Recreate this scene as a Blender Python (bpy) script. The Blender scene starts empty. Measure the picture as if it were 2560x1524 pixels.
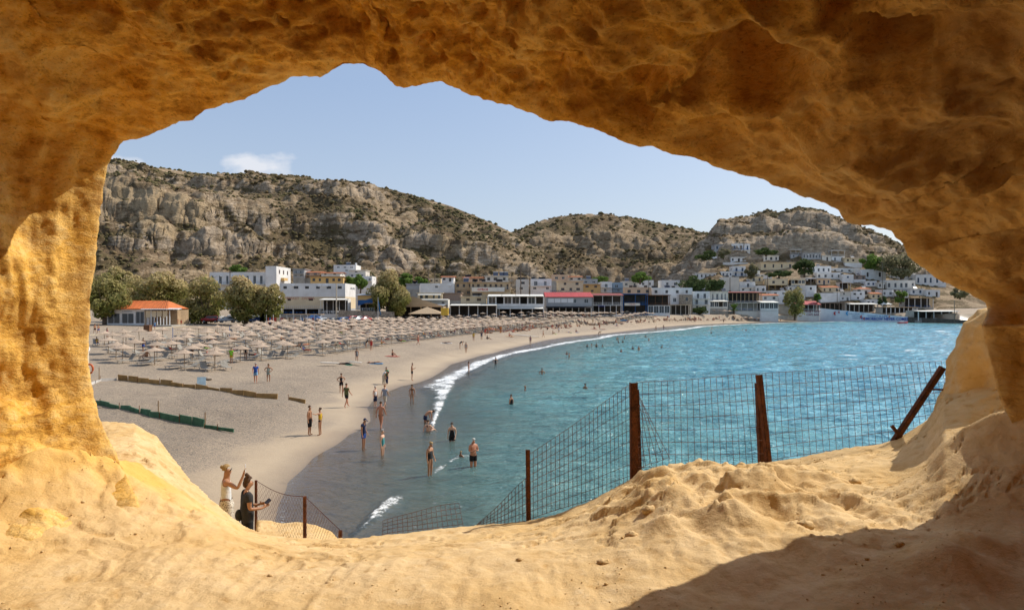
import bpy, bmesh, math, random
import numpy as np
from mathutils import Vector, Matrix
SC = bpy.context.scene
COL = SC.collection
rnd = random.Random(7)
R = math.radians
# ------------------------------------------------------------------ camera, sky, sun, exposure
K, UC, VC, H = 1600.0, 1280.0, 762.0, 7.65      # focal length in photo pixels, centre, eye height above the sea
cd = bpy.data.cameras.new('camera'); cam = bpy.data.objects.new('camera', cd); COL.objects.link(cam)
cd.sensor_width = 36; cd.lens = 22.5; cd.clip_start = .05; cd.clip_end = 9000
cd.dof.use_dof = True; cd.dof.focus_distance = 40; cd.dof.aperture_fstop = 9.0
cam.location = (0, 0, H); cam.rotation_euler = (R(90), 0, 0); SC.camera = cam
AZ, EL = 28.0, 46.0                              # sun: degrees from +x towards +y, and height
SUN = Vector((math.cos(R(EL))*math.cos(R(AZ)), math.cos(R(EL))*math.sin(R(AZ)), math.sin(R(EL))))
W = bpy.data.worlds.new('World'); SC.world = W; W.use_nodes = True
nt = W.node_tree; nt.nodes.clear()
def N(nt, t, **kw):
    n = nt.nodes.new(t)
    for k, v in kw.items():
        if k in n.inputs.keys(): n.inputs[k].default_value = v
        else: setattr(n, k, v)
    return n
def L(nt, a, b): nt.links.new(a, b)
sky = N(nt, 'ShaderNodeTexSky', sky_type='NISHITA'); sky.sun_disc = False
sky.sun_elevation = R(EL); sky.sun_rotation = R(90-AZ); sky.air_density = 1.0; sky.dust_density = 2.2; sky.ozone_density = 1.0
bg = N(nt, 'ShaderNodeBackground', Strength=.105); out = N(nt, 'ShaderNodeOutputWorld')
def math_(nt, op, a, b=None, c=None, clamp=False):
    n = nt.nodes.new('ShaderNodeMath'); n.operation = op; n.use_clamp = clamp
    for i, v in enumerate((a, b, c)):
        if v is None: continue
        if isinstance(v, (int, float)): n.inputs[i].default_value = v
        else: nt.links.new(v, n.inputs[i])
    return n.outputs[0]
def ramp(nt, fac, stops, interp='LINEAR'):
    n = nt.nodes.new('ShaderNodeValToRGB'); cr = n.color_ramp; cr.interpolation = interp
    while len(cr.elements) < len(stops): cr.elements.new(.5)
    for e, (p, c) in zip(cr.elements, stops):
        e.position = p; e.color = (c, c, c, 1) if isinstance(c, (int, float)) else (*c, 1)
    nt.links.new(fac, n.inputs[0]); return n.outputs[0]
def mix(nt, fac, a, b, blend='MIX'):
    n = nt.nodes.new('ShaderNodeMix'); n.data_type = 'RGBA'; n.blend_type = blend
    for i, v in ((0, fac), (6, a), (7, b)):
        if isinstance(v, (int, float)): n.inputs[i].default_value = v
        elif isinstance(v, tuple): n.inputs[i].default_value = (*v, 1) if len(v) == 3 else v
        else: nt.links.new(v, n.inputs[i])
    return n.outputs[2]
# small fair-weather clouds low over the land
tc = N(nt, 'ShaderNodeTexCoord'); sep = N(nt, 'ShaderNodeSeparateXYZ'); L(nt, tc.outputs['Generated'], sep.inputs[0])
inv = math_(nt, 'DIVIDE', 1.0, math_(nt, 'MAXIMUM', math_(nt, 'ABSOLUTE', sep.outputs[1]), .02))
sx = math_(nt, 'MULTIPLY', sep.outputs[0], inv); sz = math_(nt, 'MULTIPLY', sep.outputs[2], inv)
cmb = N(nt, 'ShaderNodeCombineXYZ'); L(nt, sx, cmb.inputs[0]); L(nt, math_(nt, 'MULTIPLY', sz, 2.0), cmb.inputs[1])
nz = N(nt, 'ShaderNodeTexNoise', Scale=13.0, Detail=9.0, Roughness=.56); L(nt, cmb.outputs[0], nz.inputs['Vector'])
def blob(cx, cz, rx, rz):
    a = math_(nt, 'POWER', math_(nt, 'ABSOLUTE', math_(nt, 'DIVIDE', math_(nt, 'SUBTRACT', sx, cx), rx)), 2)
    b = math_(nt, 'POWER', math_(nt, 'ABSOLUTE', math_(nt, 'DIVIDE', math_(nt, 'SUBTRACT', sz, cz), rz)), 2)
    return math_(nt, 'SUBTRACT', 1.0, math_(nt, 'ADD', a, b), clamp=True)
env = math_(nt, 'MAXIMUM', blob(-.61, .218, .05, .022), math_(nt, 'MAXIMUM', blob(-.40, .214, .085, .028), math_(nt, 'MULTIPLY', blob(-.36, .232, .035, .014), .75)))
env = math_(nt, 'MULTIPLY', env, math_(nt, 'GREATER_THAN', sep.outputs[1], 0))
cm = ramp(nt, math_(nt, 'ADD', math_(nt, 'MULTIPLY', nz.outputs[0], 1.1), math_(nt, 'MULTIPLY', env, .42)), [(.72, 0.0), (.98, .8)])
cm = math_(nt, 'MULTIPLY', cm, ramp(nt, env, [(0, 0.0), (.25, 1.0)]))
skyc = mix(nt, .42, sky.outputs[0], mix(nt, ramp(nt, sep.outputs[2], [(.0, 0.0), (.32, 1.0)]), (7.4, 8.2, 9.2), (4.6, 6.1, 8.8)))
L(nt, mix(nt, cm, skyc, (7.4, 7.5, 7.9)), bg.inputs[0]); L(nt, bg.outputs[0], out.inputs[0])
sd = bpy.data.lights.new('sun', 'SUN'); sun = bpy.data.objects.new('sun', sd); COL.objects.link(sun)
sd.energy = 4.2; sd.angle = R(.53); sd.color = (1, .93, .82); sun.rotation_euler = SUN.to_track_quat('Z', 'Y').to_euler()
SC.view_settings.view_transform = 'Standard'; SC.view_settings.look = 'None'; SC.view_settings.gamma = 1
SC.view_settings.exposure = .15
SC.cycles.max_bounces = 12; SC.cycles.diffuse_bounces = 9; SC.cycles.transparent_max_bounces = 8
SC.cycles.sample_clamp_indirect = 6; SC.cycles.caustics_reflective = False; SC.cycles.caustics_refractive = False

# ------------------------------------------------------------------ helpers
def hsh(ix, iy, iz, s):
    with np.errstate(over='ignore'):
        h = (ix.astype(np.int64)*374761393 + iy.astype(np.int64)*668265263 + iz.astype(np.int64)*1440662683 + s*974634777) & 0xffffffff
        h = ((h ^ (h >> 13))*1274126177) & 0xffffffff
        h = h ^ (h >> 16)
    return (h & 0xffffff)/float(0xffffff)
def vnoise(x, y, z, s=0):
    ix, iy, iz = np.floor(x), np.floor(y), np.floor(z)
    fx, fy, fz = x-ix, y-iy, z-iz
    fx, fy, fz = (f*f*f*(f*(f*6-15)+10) for f in (fx, fy, fz))
    r = 0
    for dx in (0, 1):
        for dy in (0, 1):
            for dz in (0, 1):
                w = (fx if dx else 1-fx)*(fy if dy else 1-fy)*(fz if dz else 1-fz)
                r = r + w*hsh(ix+dx, iy+dy, iz+dz, s)
    return r*2-1
def fbm(x, y, z, o=5, s=0, g=.5, ridge=False):
    r = 0; a = 1; t = 0; f = 1.0
    for i in range(o):
        n = vnoise(x*f+i*17.3, y*f-i*9.1, z*f+i*3.7, s+i)
        if ridge: n = 1-2*np.abs(n)
        r = r+a*n; t += a; a *= g; f *= 2.03
    return r/t*1.6
def worley(x, y, z, s=0):
    ix, iy, iz = np.floor(x), np.floor(y), np.floor(z)
    F1 = np.full(x.shape, 9.); ID = np.zeros(x.shape)
    for dx in (-1, 0, 1):
        for dy in (-1, 0, 1):
            for dz in (-1, 0, 1):
                a, b, c = ix+dx, iy+dy, iz+dz
                d = (a+hsh(a, b, c, s)-x)**2+(b+hsh(a, b, c, s+1)-y)**2+(c+hsh(a, b, c, s+2)-z)**2
                m = d < F1; F1 = np.where(m, d, F1); ID = np.where(m, hsh(a, b, c, s+3), ID)
    return np.sqrt(F1), ID
def grid_mesh(name, P, mat_, wrap=False, attrs=None, keep=None, kind='structure'):
    n, m = P.shape[:2]
    i, j = np.meshgrid(np.arange(n if wrap else n-1), np.arange(m-1), indexing='ij')
    i2 = (i+1) % n
    F = np.stack([i*m+j, i2*m+j, i2*m+j+1, i*m+j+1], -1).reshape(-1, 4)
    if keep is not None:
        kv = keep.reshape(-1); F = F[kv[F].any(1)]
        used = np.zeros(n*m, bool); used[F.reshape(-1)] = True; idx = np.cumsum(used)-1; F = idx[F]
    else: used = np.ones(n*m, bool)
    V = P.reshape(-1, 3)[used]
    me = bpy.data.meshes.new(name)
    me.vertices.add(len(V)); me.vertices.foreach_set('co', V.astype(np.float32).ravel())
    me.loops.add(F.size); me.loops.foreach_set('vertex_index', F.astype(np.int32).ravel())
    me.polygons.add(len(F)); me.polygons.foreach_set('loop_start', np.arange(0, F.size, 4, dtype=np.int32))
    me.update(calc_edges=True); me.polygons.foreach_set('use_smooth', np.ones(len(F), bool))
    for k, a in (attrs or {}).items():
        at = me.attributes.new(k, 'FLOAT', 'POINT'); at.data.foreach_set('value', a.reshape(-1)[used].astype(np.float32))
    me.materials.append(mat_); me.update()
    o = bpy.data.objects.new(name, me); COL.objects.link(o)
    if kind: o['kind'] = kind
    return o
def normals(P, wrap=False):
    du = np.gradient(P, axis=0); dv = np.gradient(P, axis=1)
    if wrap: du = (np.roll(P, -1, 0)-np.roll(P, 1, 0))/2
    n = np.cross(du, dv); return n/np.maximum(np.linalg.norm(n, axis=2, keepdims=True), 1e-9)
def sstep(a, b, x):
    t = np.clip((x-a)/(b-a), 0, 1); return t*t*(3-2*t)
def px(u, v, D): return Vector(((u-UC)/K*D, D, H-(v-VC)/K*D))
MATS = {}
def new_mat(name):
    m = bpy.data.materials.new(name); m.use_nodes = True; m.node_tree.nodes.clear(); nt = m.node_tree
    o = N(nt, 'ShaderNodeOutputMaterial'); b = N(nt, 'ShaderNodeBsdfPrincipled'); L(nt, b.outputs[0], o.inputs[0])
    return m, nt, b, o
def M(name, c, rough=.8, var=.25, scale=3.0, bump=0.0, bscale=None, metal=0.0, c2=None, detail=4.0, spec=.3, random_=0.0, stretch=None):
    """procedural material: colour c varied towards c2 by noise in object space, with fine relief"""
    if name in MATS: return MATS[name]
    m, nt, b, o = new_mat(name)
    g = N(nt, 'ShaderNodeTexCoord'); v = g.outputs['Object']
    if stretch:
        mp = N(nt, 'ShaderNodeMapping'); mp.inputs['Scale'].default_value = stretch; L(nt, v, mp.inputs[0]); v = mp.outputs[0]
    n = N(nt, 'ShaderNodeTexNoise', Scale=scale, Detail=detail, Roughness=.6); L(nt, v, n.inputs['Vector'])
    c2 = c2 or tuple(max(0, x*(1-var)) for x in c)
    cc = mix(nt, ramp(nt, n.outputs[0], [(.35, 0.0), (.65, 1.0)]), tuple(min(1, x*(1+var*.3)) for x in c), c2)
    if random_:
        oi = N(nt, 'ShaderNodeObjectInfo'); hs = N(nt, 'ShaderNodeHueSaturation')
        L(nt, cc, hs.inputs['Color']); L(nt, math_(nt, 'ADD', math_(nt, 'MULTIPLY', oi.outputs['Random'], random_*2), 1-random_), hs.inputs['Value']); cc = hs.outputs[0]
    L(nt, cc, b.inputs['Base Color'])
    b.inputs['Roughness'].default_value = rough; b.inputs['Metallic'].default_value = metal; b.inputs['Specular IOR Level'].default_value = spec
    if bump:
        n2 = N(nt, 'ShaderNodeTexNoise', Scale=bscale or scale*4, Detail=3.0); L(nt, v, n2.inputs['Vector'])
        bp = N(nt, 'ShaderNodeBump', Strength=bump, Distance=.05); L(nt, n2.outputs[0], bp.inputs['Height']); L(nt, bp.outputs[0], b.inputs['Normal'])
    MATS[name] = m; return m
def link(o, parent=None, name=None):
    COL.objects.link(o)
    if parent: o.parent = parent
    return o
def tag(o, label=None, cat=None, group=None, kind=None):
    if label: o['label'] = label
    if cat: o['category'] = cat
    if group: o['group'] = group
    if kind: o['kind'] = kind
    return o
def empty(name, loc, rz=0, label=None, cat=None, group=None, scale=1):
    o = bpy.data.objects.new(name, None); COL.objects.link(o); o.location = loc; o.rotation_euler = (0, 0, rz); o.scale = (scale,)*3
    o.empty_display_size = .2
    return tag(o, label, cat, group)
class MB:
    """collects boxes, tubes, prisms; build() links ONE mesh object"""
    def __init__(s): s.v = []; s.f = []; s.mi = []; s.cur = 0
    def add(s, vs, fs):
        k = len(s.v); s.v += [tuple(v) for v in vs]; s.f += [tuple(k+i for i in f) for f in fs]; s.mi += [s.cur]*len(fs); return s
    def box(s, x0, x1, y0, y1, z0, z1):
        vs = [(x, y, z) for z in (z0, z1) for y in (y0, y1) for x in (x0, x1)]
        return s.add(vs, [(0, 2, 3, 1), (4, 5, 7, 6), (0, 1, 5, 4), (2, 6, 7, 3), (0, 4, 6, 2), (1, 3, 7, 5)])
    def slab(s, pts, th):   # polygon of 3-D points, given thickness down
        n = len(pts); vs = [tuple(p) for p in pts]+[(p[0], p[1], p[2]-th) for p in pts]
        fs = [tuple(range(n)), tuple(range(2*n-1, n-1, -1))]+[(i, i+n, (i+1) % n+n, (i+1) % n) for i in range(n)]
        return s.add(vs, fs)
    def tube(s, pts, r, n=6, cap=True):
        pts = [Vector(p) for p in pts]; rs = r if hasattr(r, '__len__') else [r]*len(pts); vs = []; fs = []
        for i, p in enumerate(pts):
            d = (pts[min(i+1, len(pts)-1)]-pts[max(i-1, 0)]).normalized()
            a = d.cross(Vector((0, 0, 1)) if abs(d.z) < .9 else Vector((1, 0, 0))).normalized(); b = d.cross(a)
            for k in range(n):
                t = 2*math.pi*k/n; vs.append(p+(a*math.cos(t)+b*math.sin(t))*rs[i])
        for i in range(len(pts)-1):
            for k in range(n): fs.append((i*n+k, i*n+(k+1) % n, (i+1)*n+(k+1) % n, (i+1)*n+k))
        if cap: fs.append(tuple(range(n-1, -1, -1))); fs.append(tuple(range((len(pts)-1)*n, len(pts)*n)))
        return s.add(vs, fs)
    def ball(s, c, r, sz=(1, 1, 1), n=8, m=5):
        vs = []; fs = []
        for i in range(m+1):
            for k in range(n):
                a = math.pi*i/m; t = 2*math.pi*k/n
                vs.append((c[0]+r*sz[0]*math.sin(a)*math.cos(t), c[1]+r*sz[1]*math.sin(a)*math.sin(t), c[2]+r*sz[2]*math.cos(a)))
        for i in range(m):
            for k in range(n): fs.append((i*n+k, (i+1)*n+k, (i+1)*n+(k+1) % n, i*n+(k+1) % n))
        return s.add(vs, fs)
    def mesh(s, name, mats, smooth=False):
        me = bpy.data.meshes.new(name); me.from_pydata(s.v, [], s.f)
        for m in (mats if isinstance(mats, (list, tuple)) else [mats]): me.materials.append(m)
        me.polygons.foreach_set('material_index', s.mi)
        if smooth: me.polygons.foreach_set('use_smooth', [True]*len(me.polygons))
        me.update(); return me
    def build(s, name, mats, parent=None, smooth=False):
        o = bpy.data.objects.new(name, s.mesh(name, mats, smooth)); return link(o, parent)
def copy_tree(o, parent=None, name=None):
    c = o.copy(); COL.objects.link(c)
    if parent: c.parent = parent
    for ch in o.children: copy_tree(ch, c)
    return c

# ------------------------------------------------------------------ shoreline and ground height
def g0(u, v, z=0.0):
    D = K*(H-z)/(v-VC); return ((u-UC)/K*D, D)
EA = [(560, 1900), (640, 1500), (691, 1330), (705, 1262), (723, 1225), (727, 1206), (745, 1190), (767, 1170), (789, 1145), (810, 1132), (849, 1111), (879, 1086), (910, 1072),
      (931, 1052), (929, 1034), (922, 1020), (939, 999), (974, 979), (1006, 966), (1048, 957), (1080, 945), (1108, 928), (1130, 911), (1172, 899), (1205, 889), (1236, 883), (1270, 873),
      (1324, 861), (1365, 851), (1416, 843), (1468, 838), (1541, 831), (1589, 825), (1661, 817), (1709, 813), (1757, 810.5), (1829, 807.5), (1920, 805.5), (2041, 802.5), (2113, 801.5), (2156, 802), (2257, 804), (2365, 806.5), (2460, 807), (2650, 809)]
EB = [(860, 1360), (905, 1322), (950, 1282), (1000, 1240), (1022, 1226)]
EC = [(1080, 1082), (1086, 1058), (1100, 1022), (1112, 985), (1123, 952), (1155, 935), (1185, 920), (1222, 902), (1272, 887), (1337, 875), (1400, 862), (1440, 854.5), (1492, 848), (1541, 838), (1637, 831), (1709, 824), (1757, 817), (1829, 812.5), (1920, 808.5), (2041, 805.5), (2113, 804)]
WL = np.array([g0(*p) for p in EA]); WB = np.array([g0(*p) for p in EB]); WC = np.array([g0(*p) for p in EC])
def pdist(x, y, P, signed=True):
    best = np.full(x.shape, 1e9); sg = np.ones(x.shape); par = np.zeros(x.shape); acc = 0
    for i in range(len(P)-1):
        a, b = P[i], P[i+1]; d = b-a; l2 = d@d
        t = np.clip(((x-a[0])*d[0]+(y-a[1])*d[1])/l2, 0, 1)
        qx, qy = x-a[0]-t*d[0], y-a[1]-t*d[1]; dd = qx*qx+qy*qy
        m = dd < best; best = np.where(m, dd, best)
        cr = d[0]*(y-a[1])-d[1]*(x-a[0]); sg = np.where(m, np.sign(cr), sg)
        par = np.where(m, acc+t*math.sqrt(l2), par); acc += math.sqrt(l2)
    r = np.sqrt(best); return (r*sg if signed else r), par
HILLS = [  # skyline (u, v), D of the top, D of the foot, height profile over 0..1
    (([-900, -300, 0, 262, 340, 411, 500, 616, 720, 822, 945, 1027, 1130, 1232, 1294, 1356, 1386, 1405, 1440, 3000], [410, 400, 404, 415, 416, 419, 430, 437, 447, 456, 464, 483, 513, 555, 585, 628, 668, 715, 830, 830]),
     ([-900, 250, 1000, 1400, 3000], [520, 520, 500, 400, 400]), ([-900, 250, 700, 1100, 1400, 3000], [200, 205, 262, 300, 330, 330]),
     ([0, .12, .24, .30, .335, .40, .435, .50, .60, .70, .725, 1.0, 1.3], [0, .09, .20, .26, .345, .42, .53, .61, .68, .77, .83, 1.0, .9])),
    (([-900, 1050, 1150, 1200, 1294, 1356, 1430, 1500, 1560, 1650, 1770, 1850, 1950, 2050, 3000], [850, 760, 640, 612, 577, 556, 545, 537, 541, 557, 582, 604, 645, 760, 850]),
     ([-900, 3000], [700, 700]), ([-900, 3000], [400, 400]), ([0, .10, .22, .30, .42, .5, .62, 1.0, 1.3], [0, .06, .34, .42, .64, .72, .82, 1.0, .9])),
    (([-900, 1600, 1660, 1700, 1740, 1778, 1799, 1845, 1896, 1947, 1975, 1994, 2030, 2050, 2071, 2101, 2184, 2255, 2338, 2450, 2700, 3300], [850, 770, 700, 655, 612, 577, 549, 542, 534, 531, 520, 515, 516, 521, 530, 541, 575, 611, 650, 690, 730, 740]),
     ([-900, 3300], [480, 480]), ([-900, 1700, 2000, 2150, 2400, 3300], [330, 324, 322, 316, 290, 270]), ([0, .12, .40, .5, .56, .66, .72, 1.0, 1.3], [0, .055, .36, .45, .62, .70, .84, 1.0, .92]))]
QY = (2156, 2700)   # stretch of sea wall
BAND = {}
def terrain(x, y, fine=True):
    x = np.asarray(x, float); y = np.asarray(y, float)
    t, s = pdist(x, y, WL)
    z = np.interp(t, [-80, -30, -12, -5, -2, 0, 3, 6, 12, 25, 45, 80, 150, 300], [-4, -2.2, -1.1, -.5, -.18, 0, .28, .55, .95, 1.4, 2.2, 2.9, 4.4, 7])
    u = UC+K*x/np.maximum(y, 1)
    # the built-up terrace behind the beach in the far part of the bay
    ter = sstep(185, 205, y)*sstep(16, 19, t)*2.0
    ter = np.where(u > 1500, sstep(1500, 1640, u)*sstep(7, 9.5, t)*2.6+(1-sstep(1500, 1640, u))*ter, ter)
    quay = sstep(2120, 2160, u)*sstep(.2, .5, t)*3.6
    z = z+np.maximum(ter, quay)
    if fine:
        n1 = fbm(x/60, y/60, x*0, 5, 3); n2 = fbm(x/14, y/14, x*0+5, 4, 9); n3 = fbm(x/5, y/5, x*0+3, 3, 19)
    else: n1 = n2 = n3 = 0*x
    hz = np.full(x.shape, -50.); tt = np.zeros(x.shape); band = np.zeros(x.shape)
    for k, ((su, sv), (du, dv), (fu, fv), (ps, ph)) in enumerate(HILLS):
        Dt = np.interp(u, du, dv); Df = np.interp(u, fu, fv); pv = np.interp(u, su, sv)+3
        ztop = H+(VC-pv)/K*Dt; q = (y-Df)/(Dt-Df)
        fade = sstep(0, .12, q)*(1-sstep(.82, 1.0, q))
        vil = 0
        if k == 2: vil = sstep(1760, 1840, u)*(1-sstep(.40, .5, q)); fade = fade*(1-.9*vil)
        qq = q+(n1*.095+n2*.02)*fade
        base = 4.0
        zz = base+(ztop-base)*np.interp(qq, ps, ph)+(n2*1.0+n3*.5)*fade
        zz = np.where(q < 0, base+q*300, zz)
        zz = np.where(q > 1, ztop-(q-1)*30, zz)
        # ledges in the rock
        st = np.mod(zz+n1*5, 8)/8
        sl_ = np.gradient(np.array(ph), np.array(ps)); bnd = np.interp(qq, ps, sstep(1.15, 2.0, sl_))*fade*(1-vil)*(.12+.88*sstep(-.1, .25, n1+.6*n2))
        zz = zz+fade*(sstep(.35, .75, st)-st)*(.7+2.2*bnd)
        band = np.where(zz > hz, bnd, band)
        tt = np.where(zz > hz, k+np.clip(q, 0, .999), tt); hz = np.maximum(hz, zz)
    hill = hz > z; BAND['v'] = band
    return np.maximum(z, hz), t, s, hill, tt
def gz(x, y, fine=False): return float(terrain(np.array([x]), np.array([y]), True)[0][0])
def ground(u, v, zoff=0.0, D0=14, D1=420):
    """the point of the ground seen at photo pixel (u, v)"""
    D = np.exp(np.linspace(math.log(D0), math.log(D1), 1400)); x = (u-UC)/K*D; z = terrain(x, D)[0]+zoff
    rz = H-(v-VC)/K*D; k = np.argmax(z >= rz)
    if z[k] < rz[k]: k = len(D)-1
    return Vector((x[k], D[k], z[k]-zoff))
# ------------------------------------------------------------------ cave mouth (shell round the camera)
CONT = [(308, 354, 5.3), (298, 370, 5.3), (269, 411, 5.35), (257, 483, 5.4), (246, 575, 5.4), (236, 667, 5.4), (225, 801, 5.4), (220, 924, 5.4), (234, 996, 5.4), (269, 1089, 5.3), (308, 1171, 5.2), (340, 1240, 5.1), (375, 1330, 5.0),
        (420, 1500, 4.8), (700, 1640, 4.6), (1280, 1700, 4.4), (2000, 1640, 4.6), (2500, 1500, 4.9), (2552, 1330, 5.0), (2560, 1233, 5.1), (2556, 1144, 5.1), (2544, 1105, 5.1), (2516, 1033, 5.1), (2494, 978, 5.1),
        (2475, 905, 5.1), (2461, 855, 5.1), (2458, 811, 5.0), (2473, 772, 5.0), (2466, 756, 5.0), (2422, 733, 5.0), (2384, 716, 5.0), (2338, 693, 5.0), (2297, 662, 4.95), (2266, 637, 4.9), (2255, 611, 4.9),
        (2225, 580, 4.85), (2184, 562, 4.8), (2127, 557, 4.8), (2109, 546, 4.75), (2099, 524, 4.75), (2050, 503, 4.75), (1999, 488, 4.7), (1932, 465, 4.7), (1906, 449, 4.7), (1850, 436, 4.7), (1793, 415, 4.7), (1737, 393, 4.7),
        (1670, 376, 4.7), (1598, 366, 4.7), (1547, 344, 4.7), (1485, 319, 4.7), (1403, 305, 4.7), (1357, 295, 4.7), (1280, 258, 4.7), (1258, 257, 4.7), (1201, 239, 4.75), (1140, 218, 4.8), (1088, 209, 4.8),
        (1037, 215, 4.8), (991, 215, 4.8), (970, 198, 4.8), (940, 177, 4.8), (904, 168, 4.8), (873, 165, 4.8), (832, 177, 4.85), (801, 190, 4.85), (724, 191, 4.85), (678, 213, 4.85), (647, 234, 4.9), (611, 249, 4.9), (565, 254, 4.9),
        (513, 277, 4.95), (483, 304, 5.0), (447, 303, 5.0), (411, 321, 5.1), (380, 336, 5.15), (340, 349, 5.2)]
cu, cv = 1280., 820.
def brow(u, v, d):
    if u < 320: d += float(np.interp(v, [354, 600, 900, 1171, 1300], [.95, .85, .60, .2, 0]))
    elif v < 760 and u < 1280: d += .95*float(np.interp(u, [330, 700, 1000, 1150, 1280], [1.05, 1.1, .7, .3, 0]))
    if v < 780 and u >= 1280: d += float(np.interp(u, [1280, 1500, 1900, 2150, 2230, 2300, 2560], [0, -.34, -.34, -.16, .12, .2, .2]))
    return d
A = np.array([(math.atan2(cv-v, u-cu), math.hypot(u-cu, v-cv), brow(u, v, d)) for u, v, d in CONT])
A = A[np.argsort(A[:, 0])]; A = np.vstack([A[-1]-[2*math.pi, 0, 0], A, A[0]+[2*math.pi, 0, 0]])
NT = 860
th0 = np.linspace(-math.pi, math.pi, 4000, endpoint=False)
rr0 = np.interp(th0, A[:, 0], A[:, 1])
x0, y0 = np.cos(th0)*rr0, np.sin(th0)*rr0             # even arc-length spacing, extra density over the visible rim
seg = np.hypot(np.diff(np.append(x0, x0[0])), np.diff(np.append(y0, y0[0]))); seg = seg*np.where(y0 > -480, 1.0, .25)
cs = np.concatenate([[0], np.cumsum(seg)]); th = np.interp(np.linspace(0, cs[-1], NT, endpoint=False), cs, np.append(th0, math.pi))
rr = np.interp(th, A[:, 0], A[:, 1]); dd = np.interp(th, A[:, 0], A[:, 2])
dprof = np.concatenate([[-4.0, -1.2, -.4, -.2, -.2, -.24, -.27, -.27, -.25, -.21, -.16, -.10, -.05, -.02], np.linspace(0, 2.9, 190), np.linspace(3.0, 8.6, 40), [8.9, 9.05, 9.1]])
gprof_x = [-.27, -.2, -.1, -.05, 0, .06, .15, .3, .5, .8, 1.2, 1.8, 2.6, 4, 6, 7.8, 8.6, 8.9, 9.05, 9.1]
gprof_y = [1.16, 1.09, 1.045, 1.02, 1.0, 1.012, 1.04, 1.075, 1.11, 1.15, 1.19, 1.235, 1.28, 1.33, 1.32, 1.15, .8, .5, .2, .01]
g = np.concatenate([[8.0, 5.0, 3.2, 2.2, 1.6, 1.38, 1.25], np.interp(dprof[7:], gprof_x, gprof_y)])
Dm = dd[:, None]; y = Dm-dprof[None, :]
Rx = (np.cos(th)*rr/K)[:, None]*Dm; Rz = (np.sin(th)*rr/K)[:, None]*Dm
cz = -(cv-VC)/K*4.9
ez = (-(cv-VC)/K)*Dm-cz
P = np.stack([Rx*g[None, :], y, H+cz+(Rz+ez)*g[None, :]], -1)
Nn = normals(P, True)
inward = np.where((Nn[..., 0]*P[..., 0]+Nn[..., 2]*(P[..., 2]-H)) < 0, 1, -1)[..., None]*Nn
x, yy, z = P[..., 0], P[..., 1], P[..., 2]
dm = np.broadcast_to(dprof[None, :], x.shape)
rim = sstep(-.02, .55, dm)
up = sstep(.42, .8, np.sin(th))[:, None]; right = sstep(-.2, .6, np.cos(th))[:, None]
low = 1-up
big = fbm(x*.9, yy*.9, z*.9, 3, 1)*.24*rim
F, ID = worley(x*1.85+fbm(x*1.5, yy*1.5, z*1.5, 2, 5)*.45, yy*1.5+fbm(x*1.3, yy*1.3, z*1.3, 2, 7)*.4, z*1.5, 11)   # scalloped hollows in the roof
pits = -sstep(.66, .10, F)*(.10+.40*ID)*up*rim*(.25+1.0*right)
F2, ID2 = worley(x*6.5+fbm(x*4, yy*4, z*4, 2, 6)*.5, yy*6.5, z*9, 23)
pits2 = -sstep(.55, .15, F2)*(ID2 > .42)*.095*sstep(.02, .35, dm)*up*(1.15-.75*right)
F3, ID3 = worley(x*3.9+fbm(x*2.5, yy*2.5, z*2.5, 3, 8)*.5, yy*3.4, z*4.2, 29)
pits = pits*.8-sstep(.62, .08, F3)*(.02+.15*ID3*ID3)*up*sstep(.03, .4, dm)*(.55+.45*right)
mid = fbm(x*3.4, yy*3.4, z*5.0, 4, 31)*(.028+.03*rim)*(.4+.6*up)
ru = fbm(x*7, yy*7, z*14, 4, 41, .55, True)*.034*up*(.35+.65*(1-right))*sstep(-.05, .2, dm)
flute = (fbm(x*2.6, yy*3.0, z*.55, 4, 51)*.085+fbm(x*7, yy*7, z*2, 4, 53, .5)*.014)*low*sstep(-.05, .3, dm)
fin = fbm(x*18, yy*18, z*20, 3, 61)*.006
vis = sstep(4.2, 2.6, dm)
P = P+inward*(big+pits+pits2+mid+ru+flute*1.2+fin)[..., None]*vis[..., None]

m_rock, nt, b, o = new_mat('cave_sandstone')
g_ = N(nt, 'ShaderNodeNewGeometry'); pos = g_.outputs['Position']
mp = N(nt, 'ShaderNodeMapping'); mp.inputs['Scale'].default_value = (1, 1, 1.7); L(nt, pos, mp.inputs[0])
n1 = N(nt, 'ShaderNodeTexNoise', Scale=1.3, Detail=6.0, Roughness=.62); L(nt, mp.outputs[0], n1.inputs['Vector'])
n2 = N(nt, 'ShaderNodeTexNoise', Scale=6.5, Detail=8.0, Roughness=.68); L(nt, mp.outputs[0], n2.inputs['Vector'])
n3 = N(nt, 'ShaderNodeTexNoise', Scale=38.0, Detail=5.0, Roughness=.7); L(nt, mp.outputs[0], n3.inputs['Vector'])
c = mix(nt, ramp(nt, n1.outputs[0], [(.34, 0.0), (.66, 1.0)]), (.74, .385, .045), (.86, .53, .14))
c = mix(nt, ramp(nt, n2.outputs[0], [(.47, 0.0), (.68, .75)]), c, (.84, .60, .24))
c = mix(nt, ramp(nt, n2.outputs[0], [(.30, .85), (.47, 0.0)]), c, (.25, .10, .012))
c = mix(nt, ramp(nt, n3.outputs[0], [(.30, .8), (.46, 0.0)]), c, (.30, .13, .025))
n0 = N(nt, 'ShaderNodeTexNoise', Scale=.9, Detail=7.0, Roughness=.7, Distortion=.6); L(nt, mp.outputs[0], n0.inputs['Vector'])
c = mix(nt, ramp(nt, n0.outputs[0], [(.36, .7), (.50, 0.0)]), c, (.33, .135, .018))
c = mix(nt, ramp(nt, n0.outputs[0], [(.56, 0.0), (.68, .6)]), c, (.86, .63, .29))
at = N(nt, 'ShaderNodeAttribute', attribute_name='pale')
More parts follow.
